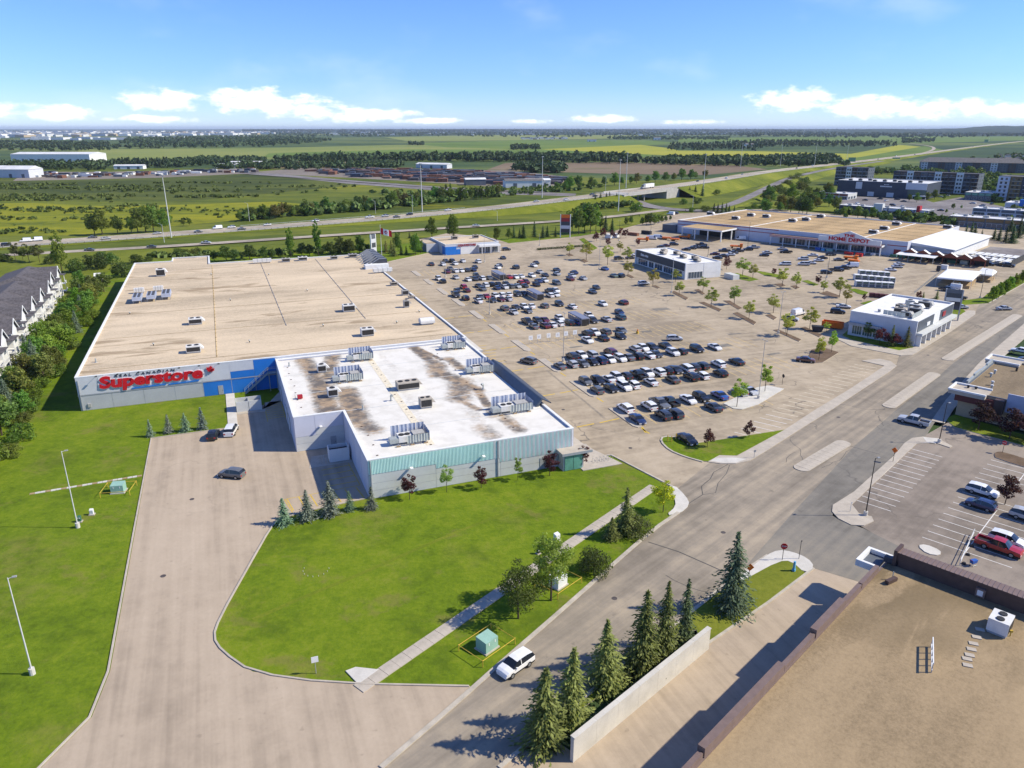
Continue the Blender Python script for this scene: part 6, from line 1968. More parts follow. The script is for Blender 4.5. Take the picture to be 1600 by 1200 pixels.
# one string per line of parked cars, nearest line first: u, v of the car, colour, kind (s u c h m p v)
KIND = dict(s='sedan', u='SUV', c='crossover', h='hatchback', m='minivan', p='pickup', v='van')
LINES = [
 (0, -1, [(997, 654, 'navy', 's'), (1037, 648, 'dark', 'u'), (1057, 647, 'dark', 'u'), (1117, 636, 'dark', 's')]),
 (0, 1, [(977, 637, 'white', 'u'), (1012, 632, 'white', 'u'), (1032, 631, 'grey', 'p'), (1049, 629, 'black', 'p'), (1079, 625, 'white', 's'), (1096, 620, 'black', 'u'), (1131, 620, 'blue', 's'), (1161, 614, 'silver', 'c'), (1177, 612, 'silver', 's')]),
 (1, -1, [(934, 609, 'grey', 'c'), (956, 606, 'black', 's'), (974, 602, 'white', 'u'), (991, 602, 'white', 'c'), (1023, 599, 'white', 's'), (1055, 594, 'olive', 's'), (1082, 589, 'black', 'u'), (1101, 588, 'white', 'c'), (1128, 583, 'black', 'c')]),
 (1, 1, [(917, 596, 'grey', 'c'), (933, 593, 'black', 'c'), (949, 590, 'white', 's'), (965, 589, 'white', 'u'), (981, 588, 'dark', 'c'), (996, 584, 'black', 'p'), (1013, 583, 'white', 'c'), (1029, 581, 'white', 'u'), (1045, 580, 'black', 'c'), (1059, 580, 'dark', 's'), (1072, 575, 'white', 'm'), (1087, 575, 'dark', 'c'), (1102, 573, 'dark', 'c'), (1127, 570, 'white', 'u'), (1154, 565, 'black', 's')]),
 (2, -1, [(877, 572, 'grey', 's'), (896, 569, 'silver', 'c'), (911, 567, 'grey', 's'), (924, 563, 'black', 's'), (939, 563, 'navy', 'u'), (955, 562, 'white', 'c'), (971, 560, 'white', 'u'), (986, 560, 'grey', 's'), (999, 557, 'black', 'c'), (1015, 555, 'white', 's'), (1028, 555, 'dark', 's'), (1054, 551, 'white', 'u'), (1069, 550, 'dark', 'h'), (1095, 547, 'black', 'u'), (1121, 543, 'white', 's')]),
 (2, 1, [(894, 556, 'dark', 'u'), (908, 554, 'white', 'c'), (922, 552, 'silver', 'm'), (951, 548, 'maroon', 'm'), (996, 546, 'silver', 'c'), (1011, 546, 'white', 'c'), (1023, 544, 'dark', 'u'), (1044, 541, 'black', 's')]),
 (3, -1, [(919, 531, 'white', 's'), (946, 529, 'black', 's'), (971, 525, 'black', 'c')]),
 (3, 1, [(919, 521, 'dark', 'u'), (932, 520, 'white', 'c'), (945, 517, 'grey', 'u'), (971, 515, 'grey', 's')]),
 (4, -1, [(836, 510, 'grey', 's'), (852, 508, 'maroon', 's'), (864, 507, 'white', 's'), (877, 506, 'white', 'c'), (891, 504, 'black', 'c'), (904, 503, 'blue', 'h'), (929, 501, 'dark', 'c'), (950, 499, 'silver', 's'), (972, 496, 'teal', 'u')]),
 (4, 1, [(824, 502, 'black', 'p'), (839, 500, 'dark', 'u'), (851, 500, 'maroon', 's'), (875, 497, 'white', 'c'), (924, 494, 'white', 'c'), (972, 489, 'navy', 'c')]),
 (5, -1, [(803, 487, 'silver', 's'), (826, 485, 'grey', 's'), (896, 479, 'white', 's'), (851, 477, 'grey', 'c'), (874, 474, 'dark', 'u')]),
 (5, 1, [(790, 482, 'grey', 'u'), (806, 479, 'dark', 's'), (820, 479, 'white', 'c'), (831, 478, 'white', 's'), (942, 474, 'white', 'c'), (974, 472, 'maroon', 'c')]),
 (6, -1, [(747, 469, 'white', 's'), (771, 469, 'dark', 's'), (785, 468, 'maroon', 's'), (796, 467, 'silver', 's'), (863, 462, 'white', 's'), (854, 458, 'white', 'c')]),
 (6, 1, [(727, 465, 'black', 'u'), (751, 464, 'grey', 's'), (762, 464, 'red', 's'), (775, 462, 'white', 'c'), (787, 462, 'white', 'c'), (798, 461, 'white', 's'), (809, 459, 'dark', 'u'), (819, 459, 'black', 's'), (862, 456, 'dark', 'p'), (872, 455, 'white', 'c'), (926, 455, 'dark', 's'), (936, 450, 'dark', 'h')]),
 (7, -1, [(712, 460, 'dark', 'p'), (730, 453, 'maroon', 's'), (755, 451, 'grey', 's'), (777, 449, 'navy', 's'), (789, 448, 'white', 's'), (799, 447, 'grey', 'c'), (810, 447, 'silver', 's'), (821, 446, 'dark', 's'), (839, 444, 'black', 's'), (871, 442, 'grey', 'm')]),
 (7, 1, [(714, 453, 'dark', 's'), (723, 447, 'red', 'u'), (748, 446, 'dark', 's'), (759, 445, 'white', 'c'), (770, 445, 'black', 'c'), (778, 443, 'black', 's'), (790, 442, 'dark', 's'), (812, 440, 'red', 'c'), (821, 441, 'maroon', 'c'), (841, 438, 'navy', 's'), (852, 438, 'white', 'c')]),
 (8, -1, [(692, 439, 'black', 'c'), (733, 437, 'white', 's'), (742, 435, 'dark', 's'), (753, 434, 'white', 'c'), (763, 433, 'grey', 's'), (891, 435, 'maroon', 's'), (911, 434, 'silver', 's')]),
 (8, 1, [(683, 433, 'white', 'u'), (713, 433, 'silver', 's'), (744, 430, 'dark', 'u'), (795, 432, 'red', 's'), (805, 432, 'white', 's'), (814, 431, 'white', 's'), (831, 430, 'white', 'c'), (852, 429, 'dark', 's'), (870, 427, 'silver', 's'), (894, 430, 'silver', 's'), (959, 430, 'green', 's'), (970, 430, 'dark', 'u')]),
 (9, -1, [(701, 425, 'maroon', 's'), (711, 422, 'white', 's'), (720, 422, 'white', 's'), (729, 421, 'dark', 's'), (740, 421, 'navy', 's'), (843, 424, 'silver', 's'), (870, 421, 'dark', 's'), (897, 425, 'navy', 's'), (945, 419, 'blue', 's')]),
 (9, 1, [(702, 418, 'grey', 's'), (741, 416, 'dark', 's'), (778, 417, 'white', 'c'), (779, 413, 'dark', 's'), (806, 417, 'dark', 'u'), (834, 414, 'white', 's'), (838, 410, 'dark', 's')]),
]
for li, (k, side, cars) in enumerate(LINES):
 order = sorted(range(len(cars)), key=lambda i: cars[i][0])
 used = []
 for rank, i in enumerate(order):
  u, v, colr, kd = cars[i]
  p = P(u, v, .75)
  a_, b_ = toA(p)
  tgt = ROWC[k] + side * 3.05
  if abs(b_ - tgt) < 4.2:
   b_ = tgt + random.uniform(-.35, .35)
  for q_ in used:
   if abs(q_[0] - a_) < 2.45 and abs(q_[1] - b_) < 4.5:
    a_ = q_[0] + 2.5
  used.append((a_, b_))
  w_ = FA(a_, b_)
  flip = random.random() < .5
  rz = AA + PI / 2 + (PI if flip else 0) + random.uniform(-.03, .03)
  lab = f"{CNAME.get(colr, colr)} {KIND[kd]}, {nth(rank)} from the left in car line {['one','two','three','four','five','six','seven','eight','nine','ten','eleven','twelve','thirteen','fourteen','fifteen','sixteen','seventeen','eighteen','nineteen','twenty'][li]} counted from the road"
  car(KIND[kd], colr, (w_.x, w_.y, .004), rz, lab, 'cars parked in the grocery car park', v > 455)
def car_px(kind, colr, u, v, rz, label, group='other parked cars', lights=True, z=.004, **kw):
 p = P(u, v, .75 + z)
 return car(kind, colr, (p.x, p.y, z), R(rz), label, group, lights, **kw)
car_px('sedan', 'black', 1074, 685, -68, 'black sedan parked against the grass corner island')
car_px('SUV', 'grey', 826, 563, 140, 'dark grey SUV driving down the aisle in front of the store')
car_px('SUV', 'silver', 1054, 528, 2, 'silver SUV driving alone across the empty stalls')
car_px('sedan', 'dark', 674, 412, 111, 'dark sedan, leftmost in the back line near the liquor shop')
for i, (u, v, c, k) in enumerate([(692, 412, 'white', 'sedan'), (696, 407, 'dark', 'sedan'), (706, 407, 'dark', 'SUV'), (711, 411, 'white', 'sedan'), (723, 407, 'white', 'sedan'), (747, 408, 'white', 'SUV'), (786, 402, 'dark', 'sedan')]):
 car_px(k, c, u, v, 111, f"{CNAME.get(c, c)} {k}, {nth(i)} from the left in the short line facing the liquor shop", 'cars by the liquor shop', False)
car_px('SUV', 'dark', 791, 389, 20, 'dark SUV parked at the right end of the liquor shop')
car_px('SUV', 'dark', 967, 403, 20, 'dark SUV under the trees left of the charcoal-fronted shop')
car_px('sedan', 'dark', 985, 402, 20, 'dark sedan beside the left end of the charcoal-fronted shop')
car_px('sedan', 'white', 995, 397, 20, 'white sedan half hidden behind the charcoal-fronted shop')
car_px('SUV', 'white', 1006, 442, 15, 'white SUV alone in front of the charcoal-fronted shop')
HD = [(1040, 383, 'maroon', 's'), (1053, 381, 'dark', 'u'), (1033, 385, 'dark', 's'), (1072, 389, 'black', 's'), (1081, 387, 'dark', 's'), (1087, 385, 'grey', 's'), (1096, 382, 'dark', 'p'), (1101, 386, 'black', 'u'),
  (1117, 396, 'maroon', 's'), (1132, 391, 'dark', 'p'), (1131, 399, 'dark', 's'), (1141, 397, 'white', 's'), (1146, 394, 'grey', 's'), (1153, 391, 'dark', 'p'), (1121, 402, 'black', 's'), (1169, 389, 'black', 'u'), (1178, 386, 'silver', 'p'),
  (1194, 398, 'black', 's'), (1199, 394, 'silver', 's'), (1222, 388, 'silver', 's'), (1228, 393, 'black', 'p'), (1227, 412, 'white', 'm'), (1255, 404, 'white', 'u'), (1270, 398, 'white', 's'), (1285, 402, 'dark', 's'), (1279, 406, 'white', 's'),
  (1256, 412, 'white', 'm'), (1267, 410, 'white', 's'), (1298, 397, 'dark', 'u'), (1311, 405, 'grey', 's'), (1331, 415, 'white', 'v'), (1319, 418, 'black', 'p'), (1307, 421, 'dark', 'p'), (1291, 425, 'black', 'u'),
  (1392, 421, 'white', 's'), (1402, 416, 'silver', 's'), (1405, 412, 'white', 's'), (1157, 373, 'white', 'v')]
by = {}
for q_ in HD:
 by.setdefault((q_[2], q_[3]), []).append(q_)
for (c, k), l in by.items():
 for i, (u, v, _, _) in enumerate(sorted(l)):
  w_ = f"only " if len(l) == 1 else f"{nth(i)} "
  car_px(KIND[k], c, u, v, random.choice([-8, 172]) + random.uniform(-4, 4), f"{CNAME.get(c, c)} {KIND[k]} in the warehouse store lot, " + (f"{nth(i)} of its look from the left" if len(l) > 1 else "the only one of its look there"), 'cars in the warehouse store lot', False)
car_px('van', 'white', 1247, 489, 35, 'tall white cargo van parked behind the lot trees', lights=True)
car_px('crossover', 'silver', 1237, 497, -35, 'silver crossover half hidden by a tree beside the white van')
car_px('SUV', 'black', 1309, 486, -20, 'black SUV parked near the back corner of the restaurant')
car_px('sedan', 'white', 1318, 478, -20, 'white sedan behind the black SUV near the restaurant')
car_px('sedan', 'brown', 1259, 561, -22, 'brown sedan parked beside the mulched tree island')
car_px('SUV', 'white', 1535, 766, -47, 'white SUV parked beside the maroon shrub in the lower lot')
car_px('crossover', 'navy', 1533, 787, 133, 'navy crossover next to the white SUV in the lower lot')
car_px('pickup', 'red', 1561, 853, -47, 'red pickup truck in the lower right lot')
car_px('SUV', 'white', 1574, 842, -47, 'white SUV behind the red pickup in the lower lot')
car_px('SUV', 'silver', 1606, 806, -47, 'silver car cut by the right edge of the lower lot')
car_px('sedan', 'white', 1596, 547, 135, 'white sedan at the right edge behind the brown-roofed corner shop')
car_px('SUV', 'black', 1607, 562, 135, 'black SUV beside the brown-roofed corner shop at the right edge')
car_px('pickup', 'silver', 1428, 657, 138, 'long silver vehicle turning on the road beside the median')
car_px('sedan', 'silver', 1502, 479, 6, 'silver sedan driving past the pylon sign')
car_px('sedan', 'silver', 1569, 481, 4, 'silver sedan crossing the road at the far median tip')
car_px('SUV', 'white', 806, 1036, 225, 'white SUV on the near road at the bottom edge')
car_px('SUV', 'grey', 362, 739, 168, 'dark grey SUV driving through the loading yard')
car_px('crossover', 'black', 333, 678, 100, 'black crossover parked at the top of the loading yard')
car_px('minivan', 'white', 361, 671, 98, 'white minivan at the end of the walk in the loading yard')
for i, (u, v, c, k) in enumerate([(1481, 452, 'dark', 'pickup'), (1490, 449, 'white', 'van'), (1496, 445, 'silver', 'SUV'), (1494, 455, 'white', 'sedan'), (1497, 464, 'black', 'pickup'), (1352, 312, 'dark', 'sedan'), (1375, 310, 'black', 'sedan'), (1385, 313, 'white', 'sedan'), (1402, 311, 'dark', 'SUV'), (1412, 314, 'grey', 'sedan'), (1395, 320, 'dark', 'SUV'), (1378, 322, 'white', 'sedan'), (1410, 322, 'silver', 'sedan'), (1340, 318, 'white', 'SUV'), (1356, 325, 'silver', 'sedan'), (1455, 341, 'black', 'SUV'), (1465, 341, 'dark', 'sedan'), (1470, 328, 'black', 'sedan'), (1520, 317, 'white', 'sedan'), (1535, 321, 'silver', 'SUV'), (1545, 325, 'white', 'sedan'), (1550, 318, 'dark', 'sedan'), (1470, 307, 'white', 'sedan'), (1480, 305, 'silver', 'sedan'), (1048, 334, 'white', 'van'), (1055, 333, 'dark', 'SUV'), (1574, 414, 'black', 'pickup'), (1545, 412, 'dark', 'sedan')]):
 where = 'behind the pylon sign' if i < 5 else ('in the cinema lot' if i < 15 else ('on the cross street by the warehouse store' if 24 <= i < 26 else ('at the nursery corner' if i >= 26 else 'among the far right shops')))
 car_px(k, c, u, v, random.choice([40, -45, 135]), f"{CNAME.get(c, c)} {k} {where}, {nth(i)} of the far cars" if i >= 5 else f"{CNAME.get(c, c)} {k} {where}", 'far parked cars', False)
# highway traffic
def hwy_point(u):
 best = min(range(len(hp) - 1), key=lambda i: abs(800 + FPX * hp[i].x / (hp[i].y * math.cos(PITCH) - (hp[i].z - CAM_H) * math.sin(PITCH)) - u))
 return best
hc = [(10, -5, 'dark', 'SUV'), (40, 6, 'white', 'van'), (58, 7, 'white', 'van'), (145, 5, 'grey', 'sedan'), (166, -4, 'silver', 'sedan'), (246, 3, 'silver', 'sedan'), (310, -3, 'grey', 'sedan'), (340, 7, 'white', 'van'), (362, 7, 'white', 'SUV'), (378, -5, 'grey', 'sedan'), (418, 6, 'white', 'sedan'),
  (493, 8, 'white', 'SUV'), (578, 5, 'white', 'pickup'), (602, 5, 'silver', 'SUV'), (620, -4, 'grey', 'sedan'), (640, 3, 'dark', 'SUV'), (700, 7, 'white', 'SUV'), (838, 4, 'silver', 'sedan'), (885, -5, 'white', 'sedan'), (930, -5, 'dark', 'sedan'), (925, 5, 'grey', 'SUV'), (1090, 5, 'dark', 'sedan'), (1135, -4, 'white', 'SUV'), (1160, 4, 'silver', 'sedan'), (1245, -4, 'dark', 'sedan'), (1270, 4, 'white', 'SUV'), (1310, 3, 'dark', 'sedan'), (1372, -4, 'black', 'sedan'), (1400, 4, 'white', 'van'), (1430, -4, 'dark', 'SUV'), (1520, 4, 'dark', 'sedan')]
for i, (u, off, c, k) in enumerate(hc):
 j = hwy_point(u)
 d = (hp[j + 1] - hp[j]).xy.normalized()
 n_ = Vector((-d.y, d.x))
 q_ = hp[j].xy + n_ * off
 # slide along the lane to the wanted column
 for _ in range(6):
  cu = 800 + FPX * q_.x / (q_.y * math.cos(PITCH) - (hp[j].z - CAM_H) * math.sin(PITCH))
  q_ = q_ + d * (u - cu) * q_.y / FPX / max(.25, d.x)
 seg = hp[j + 1] - hp[j]
 zz = hp[j].z + seg.z * max(-1, min(2, (q_ - hp[j].xy).dot(d) / seg.xy.length))
 car(k, c, (q_.x, q_.y, zz + .06), math.atan2(d.y, d.x) + (0 if off < 0 else PI), f"{CNAME.get(c, c)} {k} on the highway, {nth(i)} vehicle from the left", 'highway traffic', False, name='highway_car')
for i, (u, v, c) in enumerate([(140, 389.5, 'grey'), (237, 384.5, 'grey'), (322, 378.5, 'silver'), (744, 352.0, 'white')]):
 car_px('sedan', c, u, v, 8, f"{c} sedan on the frontage road, {nth(i)} from the left", 'frontage road cars', False, .05)
# semi-trailer on the overpass
j = hwy_point(1012)
d = (hp[j + 1] - hp[j]).xy.normalized()
n_ = Vector((-d.y, d.x))
q_ = hp[j].xy + n_ * 4
r_ = thing('semi_truck', 'white semi-trailer truck on the overpass', 'truck', (q_.x, q_.y, hp[j].z + .06), math.atan2(d.y, d.x) + PI)
MB().box(-11, 4.5, -1.3, 1.3, 1.2, 4.1, 'siding_white').build('trailer', r_)
mb = MB()
mb.box(5.2, 7.2, -1.2, 1.2, .6, 3.4, 'trim_grey')
mb.box(7.2, 9, -1.1, 1.1, .6, 2.0, 'trim_grey')
mb.build('cab', r_)
MB().box(7.18, 7.26, -1.05, 1.05, 2.05, 3.1, 'glass_dark').build('windscreen', r_)
for x in (-9.5, -8.3, 5.6, 8.2):
 for y in (-1.15, 1.15):
  MB().tube((x, y - .14, .5), (x, y + .14, .5), .5, .5, 'tyre', 10).build('wheel', r_)
# orange rental trucks and loaders in front of the lumber canopy
for i, (u, v, lab) in enumerate([(1005, 375, 'orange flatbed truck leftmost in the rental line'), (1044, 373, 'orange trailer in the middle of the rental line'), (1057, 375, 'orange trailer right of the middle in the rental line'), (1070, 371, 'tall orange loader nearest the lumber canopy'), (1151, 386, 'orange flatbed truck right of the lumber canopy'), (1330, 404, 'orange lift truck in front of the store entrance'), (1337, 409, 'orange trailer beside the lift truck at the entrance')]):
 p = P(u, v, .6)
 r_ = thing('rental_truck', lab, 'truck', (p.x, p.y, 0), R(-20 if i < 5 else -40), 'orange rental equipment')
 MB().box(-3.2, 1.4, -1.15, 1.15, .8, 1.5, 'orange_paint').build('bed', r_)
 if 'trailer' not in lab:
  MB().box(1.5, 2.9, -1.05, 1.05, .7, 2.4, 'orange_paint').build('cab', r_)
  MB().box(2.91, 2.96, -.9, .9, 1.5, 2.25, 'glass_dark').build('windscreen', r_)
 else:
  MB().box(1.45, 3.0, -.08, .08, .7, .85, 'trim_dark').build('tow_bar', r_)
 for x in (-2.2, 2.1 if 'trailer' not in lab else -1.2):
  for y in (-1.0, 1.0):
   MB().tube((x, y - .13, .42), (x, y + .13, .42), .42, .42, 'tyre', 10).build('wheel', r_)
for i, (u, v) in enumerate([(1019, 372), (1029, 371)]):
 car_px('van', 'white', u, v, -20, ['left', 'right'][i] + ' of two white rental vans beside the orange trucks', 'rental vans', False)
# roll-off bin and black skip
p = P(1301, 509, .6)
r_ = thing('roll_off_bin', 'large orange roll-off bin behind the restaurant', 'bin', (p.x, p.y, 0), R(-35))
for (x0, x1, y0, y1) in ((-3, 3, -1.2, -1.1), (-3, 3, 1.1, 1.2), (-3, -2.9, -1.09, 1.09), (2.9, 3, -1.09, 1.09)):
 MB().box(x0, x1, y0, y1, .25, 2.0, 'orange_sign').build('side', r_)
for i in range(7):
 MB().box(-2.8 + i * .9, -2.68 + i * .9, -1.27, -1.203, .25, 2.0, 'orange_sign').build('rib', r_)
MB().box(-2.9, 2.9, -1.09, 1.09, .25, 1.2, 'louvre_dark').build('load', r_)
p = P(1277, 515, .6)
r_ = thing('skip', 'black lidded waste skip left of the orange roll-off bin', 'skip', (p.x, p.y, 0), R(-20))
mb = MB()
mb.hexa([(-1.3, -.8, .2), (1.3, -.8, .2), (1.3, .8, .2), (-1.3, .8, .2)], [(-1.7, -1, 1.6), (1.7, -1, 1.6), (1.7, 1, 1.6), (-1.7, 1, 1.6)], 'trim_dark')
mb.build('body', r_)
MB().box(-1.75, 1.75, -1.05, 1.05, 1.61, 1.75, 'plastic_dark').build('lid', r_)
# ================================================================== TREES
def leaf_cloud(centres, radii, n, size, squash=1.0, seed=0, core=.35, flat=0.0):
 """leaf-sized faces spread through the lobes of a crown; returns verts, faces arrays"""
 g = np.random.default_rng(seed)
 w_ = np.array([r ** 2 for r in radii])
 pick = g.choice(len(centres), n, p=w_ / w_.sum())
 d = g.normal(size=(n, 3))
 d /= np.linalg.norm(d, axis=1)[:, None]
 rr = (core + (1 - core) * g.random(n)) ** .7
 c = np.array(centres)[pick] + d * (np.array(radii)[pick] * rr)[:, None] * np.array([1, 1, squash])
 nrm = d + g.normal(size=(n, 3)) * .7
 nrm[:, 2] += flat
 nrm /= np.linalg.norm(nrm, axis=1)[:, None]
 t_ = np.cross(nrm, g.normal(size=(n, 3)))
 t_ /= np.linalg.norm(t_, axis=1)[:, None]
 b_ = np.cross(nrm, t_)
 s = size * (.6 + .8 * g.random(n))[:, None]
 v = np.empty((n, 4, 3))
 v[:, 0] = c - t_ * s * .9
 v[:, 1] = c - b_ * s * .45
 v[:, 2] = c + t_ * s * .9
 v[:, 3] = c + b_ * s * .5
 return v.reshape(-1, 3)
def cloud_mesh(name, v, mat):
 n = len(v) // 4
 me = bpy.data.meshes.new(name)
 me.vertices.add(len(v))
 me.vertices.foreach_set('co', v.astype(np.float32).ravel())
 me.loops.add(len(v))
 me.loops.foreach_set('vertex_index', np.arange(len(v), dtype=np.int32))
 me.polygons.add(n)
 me.polygons.foreach_set('loop_start', np.arange(0, len(v), 4, dtype=np.int32))
 me.polygons.foreach_set('loop_total', np.full(n, 4, dtype=np.int32))
 me.materials.append(MATS[mat])
 me.update()
 me.validate()
 return me
TREE = {}
def make_broadleaf(key, h, crown_r, base_f, n, size, lobes, seed, bark='bark', top_narrow=.6, limbs=6, tr=.16, squash=.85, core=.35):
 g = random.Random(seed)
 cz0, cz1 = h * base_f, h
 cs, rs = [], []
 tips = []
 for i in range(lobes):
  f = (i + .5) / lobes
  z = cz0 + (cz1 - cz0) * (.12 + .78 * f)
  rad = crown_r * (1 - top_narrow * max(0, f - .3) / .7) * (.75 if f < .15 else 1)
  a = i * 2.4 + g.uniform(-.5, .5)
  off = rad * g.uniform(.3, .82)
  r_ = rad * g.uniform(.32, .60)
  cs.append((math.cos(a) * off, math.sin(a) * off, z))
  rs.append(r_)
  tips.append((math.cos(a) * off, math.sin(a) * off, z))
 v = leaf_cloud(cs, rs, n, size, squash, seed, core)
 crown = cloud_mesh('crown', v, 'leaves')
 mb = MB()
 lean = (g.uniform(-.03, .03) * h, g.uniform(-.03, .03) * h)
 p0, p1, p2 = (0, 0, -.1), (lean[0] * .5, lean[1] * .5, h * .45), (lean[0], lean[1], h * .85)
 mb.tube(p0, p1, tr, tr * .7, bark, 7)
 mb.tube(p1, p2, tr * .7, tr * .2, bark, 6)
 for tp in tips[:limbs * 2:2] if len(tips) > limbs else tips:
  zz = max(h * .22, tp[2] - h * .22)
  q_ = (lean[0] * zz / h, lean[1] * zz / h, zz)
  mb.tube(q_, tp, tr * .38, tr * .1, bark, 5)
 TREE[key] = dict(h=h, crown=crown, trunk=mb.mesh('trunk'))
def make_spruce(key, h, rad, seed, n_lvl=22, dens=1.0, size=.30):
 g = np.random.default_rng(seed)
 vs_ = []
 for L in range(n_lvl):
  f = L / (n_lvl - 1)
  z = h * (.05 + .93 * f)
  r_ = rad * (1 - f) ** .8 * (.70 + .5 * g.random()) + .10
  k = max(5, int((16 - 8 * f) * dens))
  a0 = g.random() * 6.28
  for b_ in range(k):
   a = a0 + b_ * 6.283 / k + g.normal() * .12
   if g.random() < .14:
    continue
   ln = r_ * (.5 + .7 * g.random())
   droop = -.32 * ln + .10 * ln * f
   m_ = max(3, int(ln / (size * .55)))
   for s in range(m_):
    t_ = (s + .6) / m_
    w_ = size * (.65 + .5 * g.random()) * (1.15 - .45 * t_)
    side = (g.random() - .5) * ln * .30 * (1 - .2 * t_)
    x, y = math.cos(a), math.sin(a)
    c = np.array([x * ln * t_ - y * side, y * ln * t_ + x * side, z + droop * t_ ** 1.4 + g.normal() * .07])
    d = np.array([x - y * g.normal() * .5, y + x * g.normal() * .5, -.35 + g.normal() * .2])
    d /= np.linalg.norm(d)
    q_ = np.cross(d, [0, 0, 1]) + g.normal(size=3) * .4
    q_ /= np.linalg.norm(q_)
    vs_ += [c - d * w_, c - q_ * w_ * .42, c + d * w_, c + q_ * w_ * .42]
 crown = cloud_mesh('crown', np.array(vs_), 'needles')
 mb = MB().tube((0, 0, -.1), (0, 0, h * .97), h * .022 + .03, .02, 'bark', 6)
 TREE[key] = dict(h=h, crown=crown, trunk=mb.mesh('trunk'))
for s in range(3):
 make_broadleaf(f'young{s}', 6.5, 1.75, .30, 1500, .17, 10, 11 + s, tr=.07, top_narrow=.55)
 make_broadleaf(f'broad{s}', 8, 2.9, .14, 2800, .24, 15, 31 + s, tr=.16, top_narrow=.45)
 make_broadleaf(f'poplar{s}', 12, 2.6, .12, 2400, .30, 15, 51 + s, tr=.17, top_narrow=.5)
 make_broadleaf(f'purple{s}', 4.5, 1.5, .22, 1500, .14, 10, 71 + s, tr=.06, top_narrow=.5)
 make_broadleaf(f'shrub{s}', 2.2, 1.6, .02, 1500, .13, 11, 91 + s, tr=.05, top_narrow=.3, squash=.75)
 make_spruce(f'spruce{s}', 9, 2.6 + .35 * s, 111 + s, 25 + 2 * s, 1.3, .36)
 make_spruce(f'smallspruce{s}', 4.2, 1.3 + .15 * s, 131 + s, 17, 1.2, .23)
make_broadleaf('near0', 9.5, 3.0, .33, 5200, .16, 17, 151, tr=.14, top_narrow=.5, core=.2)
make_broadleaf('near1', 8.0, 3.0, .30, 4200, .15, 16, 152, tr=.13, top_narrow=.4, core=.25)
make_broadleaf('bush_big', 2.6, 2.6, .02, 3400, .15, 16, 153, tr=.06, top_narrow=.3, squash=.7)
G_MID = (.11, .17, .03)
G_POP = (.15, .21, .04)
PURPLE, PURPLE_D = (.10, .03, .04), (.05, .02, .026)
N_GREEN, N_BLUE, N_DARK = (.19, .215, .06), (.18, .235, .17), (.075, .115, .045)
TCOUNT = {}
def tree(key, colr, u, v, vt=None, h=None, label='', group=None, name='tree', cat='tree', z=0, wide=1.0, pos=None, base_col=None):
 t_ = TREE[key]
 p = P(u, v) if pos is None else Vector(pos)
 if h is None:
  h = height_at(u, v, vt)
 s = h / t_['h']
 r_ = thing(name, label, cat, (p.x, p.y, z), random.uniform(0, 6.28), group)
 r_.rotation_euler.x = random.uniform(-.035, .035)
 wide *= random.uniform(.92, 1.12)
 r_.scale = (s * wide, s * wide, s)
 j = random.uniform(.9, 1.1)
 link_mesh('crown', t_['crown'], r_, color=[c * j for c in colr])
 link_mesh('trunk', t_['trunk'], r_)
 return r_
def tree_set(keys, colr, lst, phrase, group, name, cat='tree', wide=1.0, z=0, jit=.15):
 """lst of (u, v base, v top); labelled by their order from the left"""
 lst = sorted(lst)
 n = len(lst)
 for i, q_ in enumerate(lst):
  c = [x * random.uniform(1 - jit, 1 + jit) for x in colr]
  lab = phrase if n == 1 else phrase + (', leftmost' if i == 0 else (', rightmost' if i == n - 1 else f', {nth(i)} from the left'))
  tree(keys[i % len(keys)], c, q_[0], q_[1], q_[2], None, lab, group, name, cat, z, wide * (q_[3] if len(q_) > 3 else 1))
Y3 = ['young0', 'young1', 'young2']
B3 = ['broad0', 'broad1', 'broad2']
PO3 = ['poplar0', 'poplar1', 'poplar2']
PU3 = ['purple0', 'purple1', 'purple2']
SH3 = ['shrub0', 'shrub1', 'shrub2']
SP3 = ['spruce0', 'spruce1', 'spruce2']
SS3 = ['smallspruce0', 'smallspruce1', 'smallspruce2']
# along the store front
tree_set(PU3, PURPLE, [(640, 780, 740), (752, 762, 728), (859, 743, 704), (911, 729, 695)], 'purple-leaved tree on the lawn along the white wing', 'purple trees along the wing', 'purple_tree', wide=1.05)
tree_set(Y3, (.28, .36, .10), [(698, 769, 723), (809, 750, 713)], 'slim pale green tree on the lawn along the white wing', 'pale trees along the wing', 'young_tree', wide=.8)
tree_set(SS3, N_BLUE, [(445, 819, 779), (481, 811, 767), (515, 804, 754), (547, 797, 768), (581, 795, 761)], 'small blue spruce in the row between yard and front lawn', 'spruces by the yard', 'spruce_tree', wide=1.05)
tree_set(SS3, N_BLUE, [(236, 682, 656), (264, 676, 648), (290, 674, 646), (317, 670, 637)], 'small blue spruce on the lawn edge above the loading yard', 'spruces above the yard', 'spruce_tree', wide=1.0)
# near lower middle
tree('near0', (.20, .26, .05), 861, 938, 836, None, 'leafy green street tree in front of the grey utility cabinet', None, 'street_tree')
tree('near1', (.09, .115, .03), 810, 966, 882, None, 'dark open-crowned street tree above the sidewalk shadow', None, 'street_tree')
tree('spruce0', N_GREEN, 978, 835, 761, None, 'tall spruce beside the sidewalk near the corner', None, 'spruce_tree', wide=.9)
tree('spruce1', N_GREEN, 955, 842, 808, None, 'short spruce left of the tall sidewalk spruce', None, 'spruce_tree', wide=1.2)
tree('bush_big', (.11, .125, .05), 988, 831, 806, None, 'grey-green shrub right of the tall sidewalk spruce', None, 'shrub', 'shrub')
tree('bush_big', (.10, .125, .045), 928, 893, 860, None, 'wide rounded shrub on the verge between sidewalk and road', None, 'shrub', 'shrub', wide=.62)
tree('young0', (.36, .38, .03), 1036, 800, 750, None, 'bright yellow-green tree at the road corner', None, 'young_tree', wide=1.15)
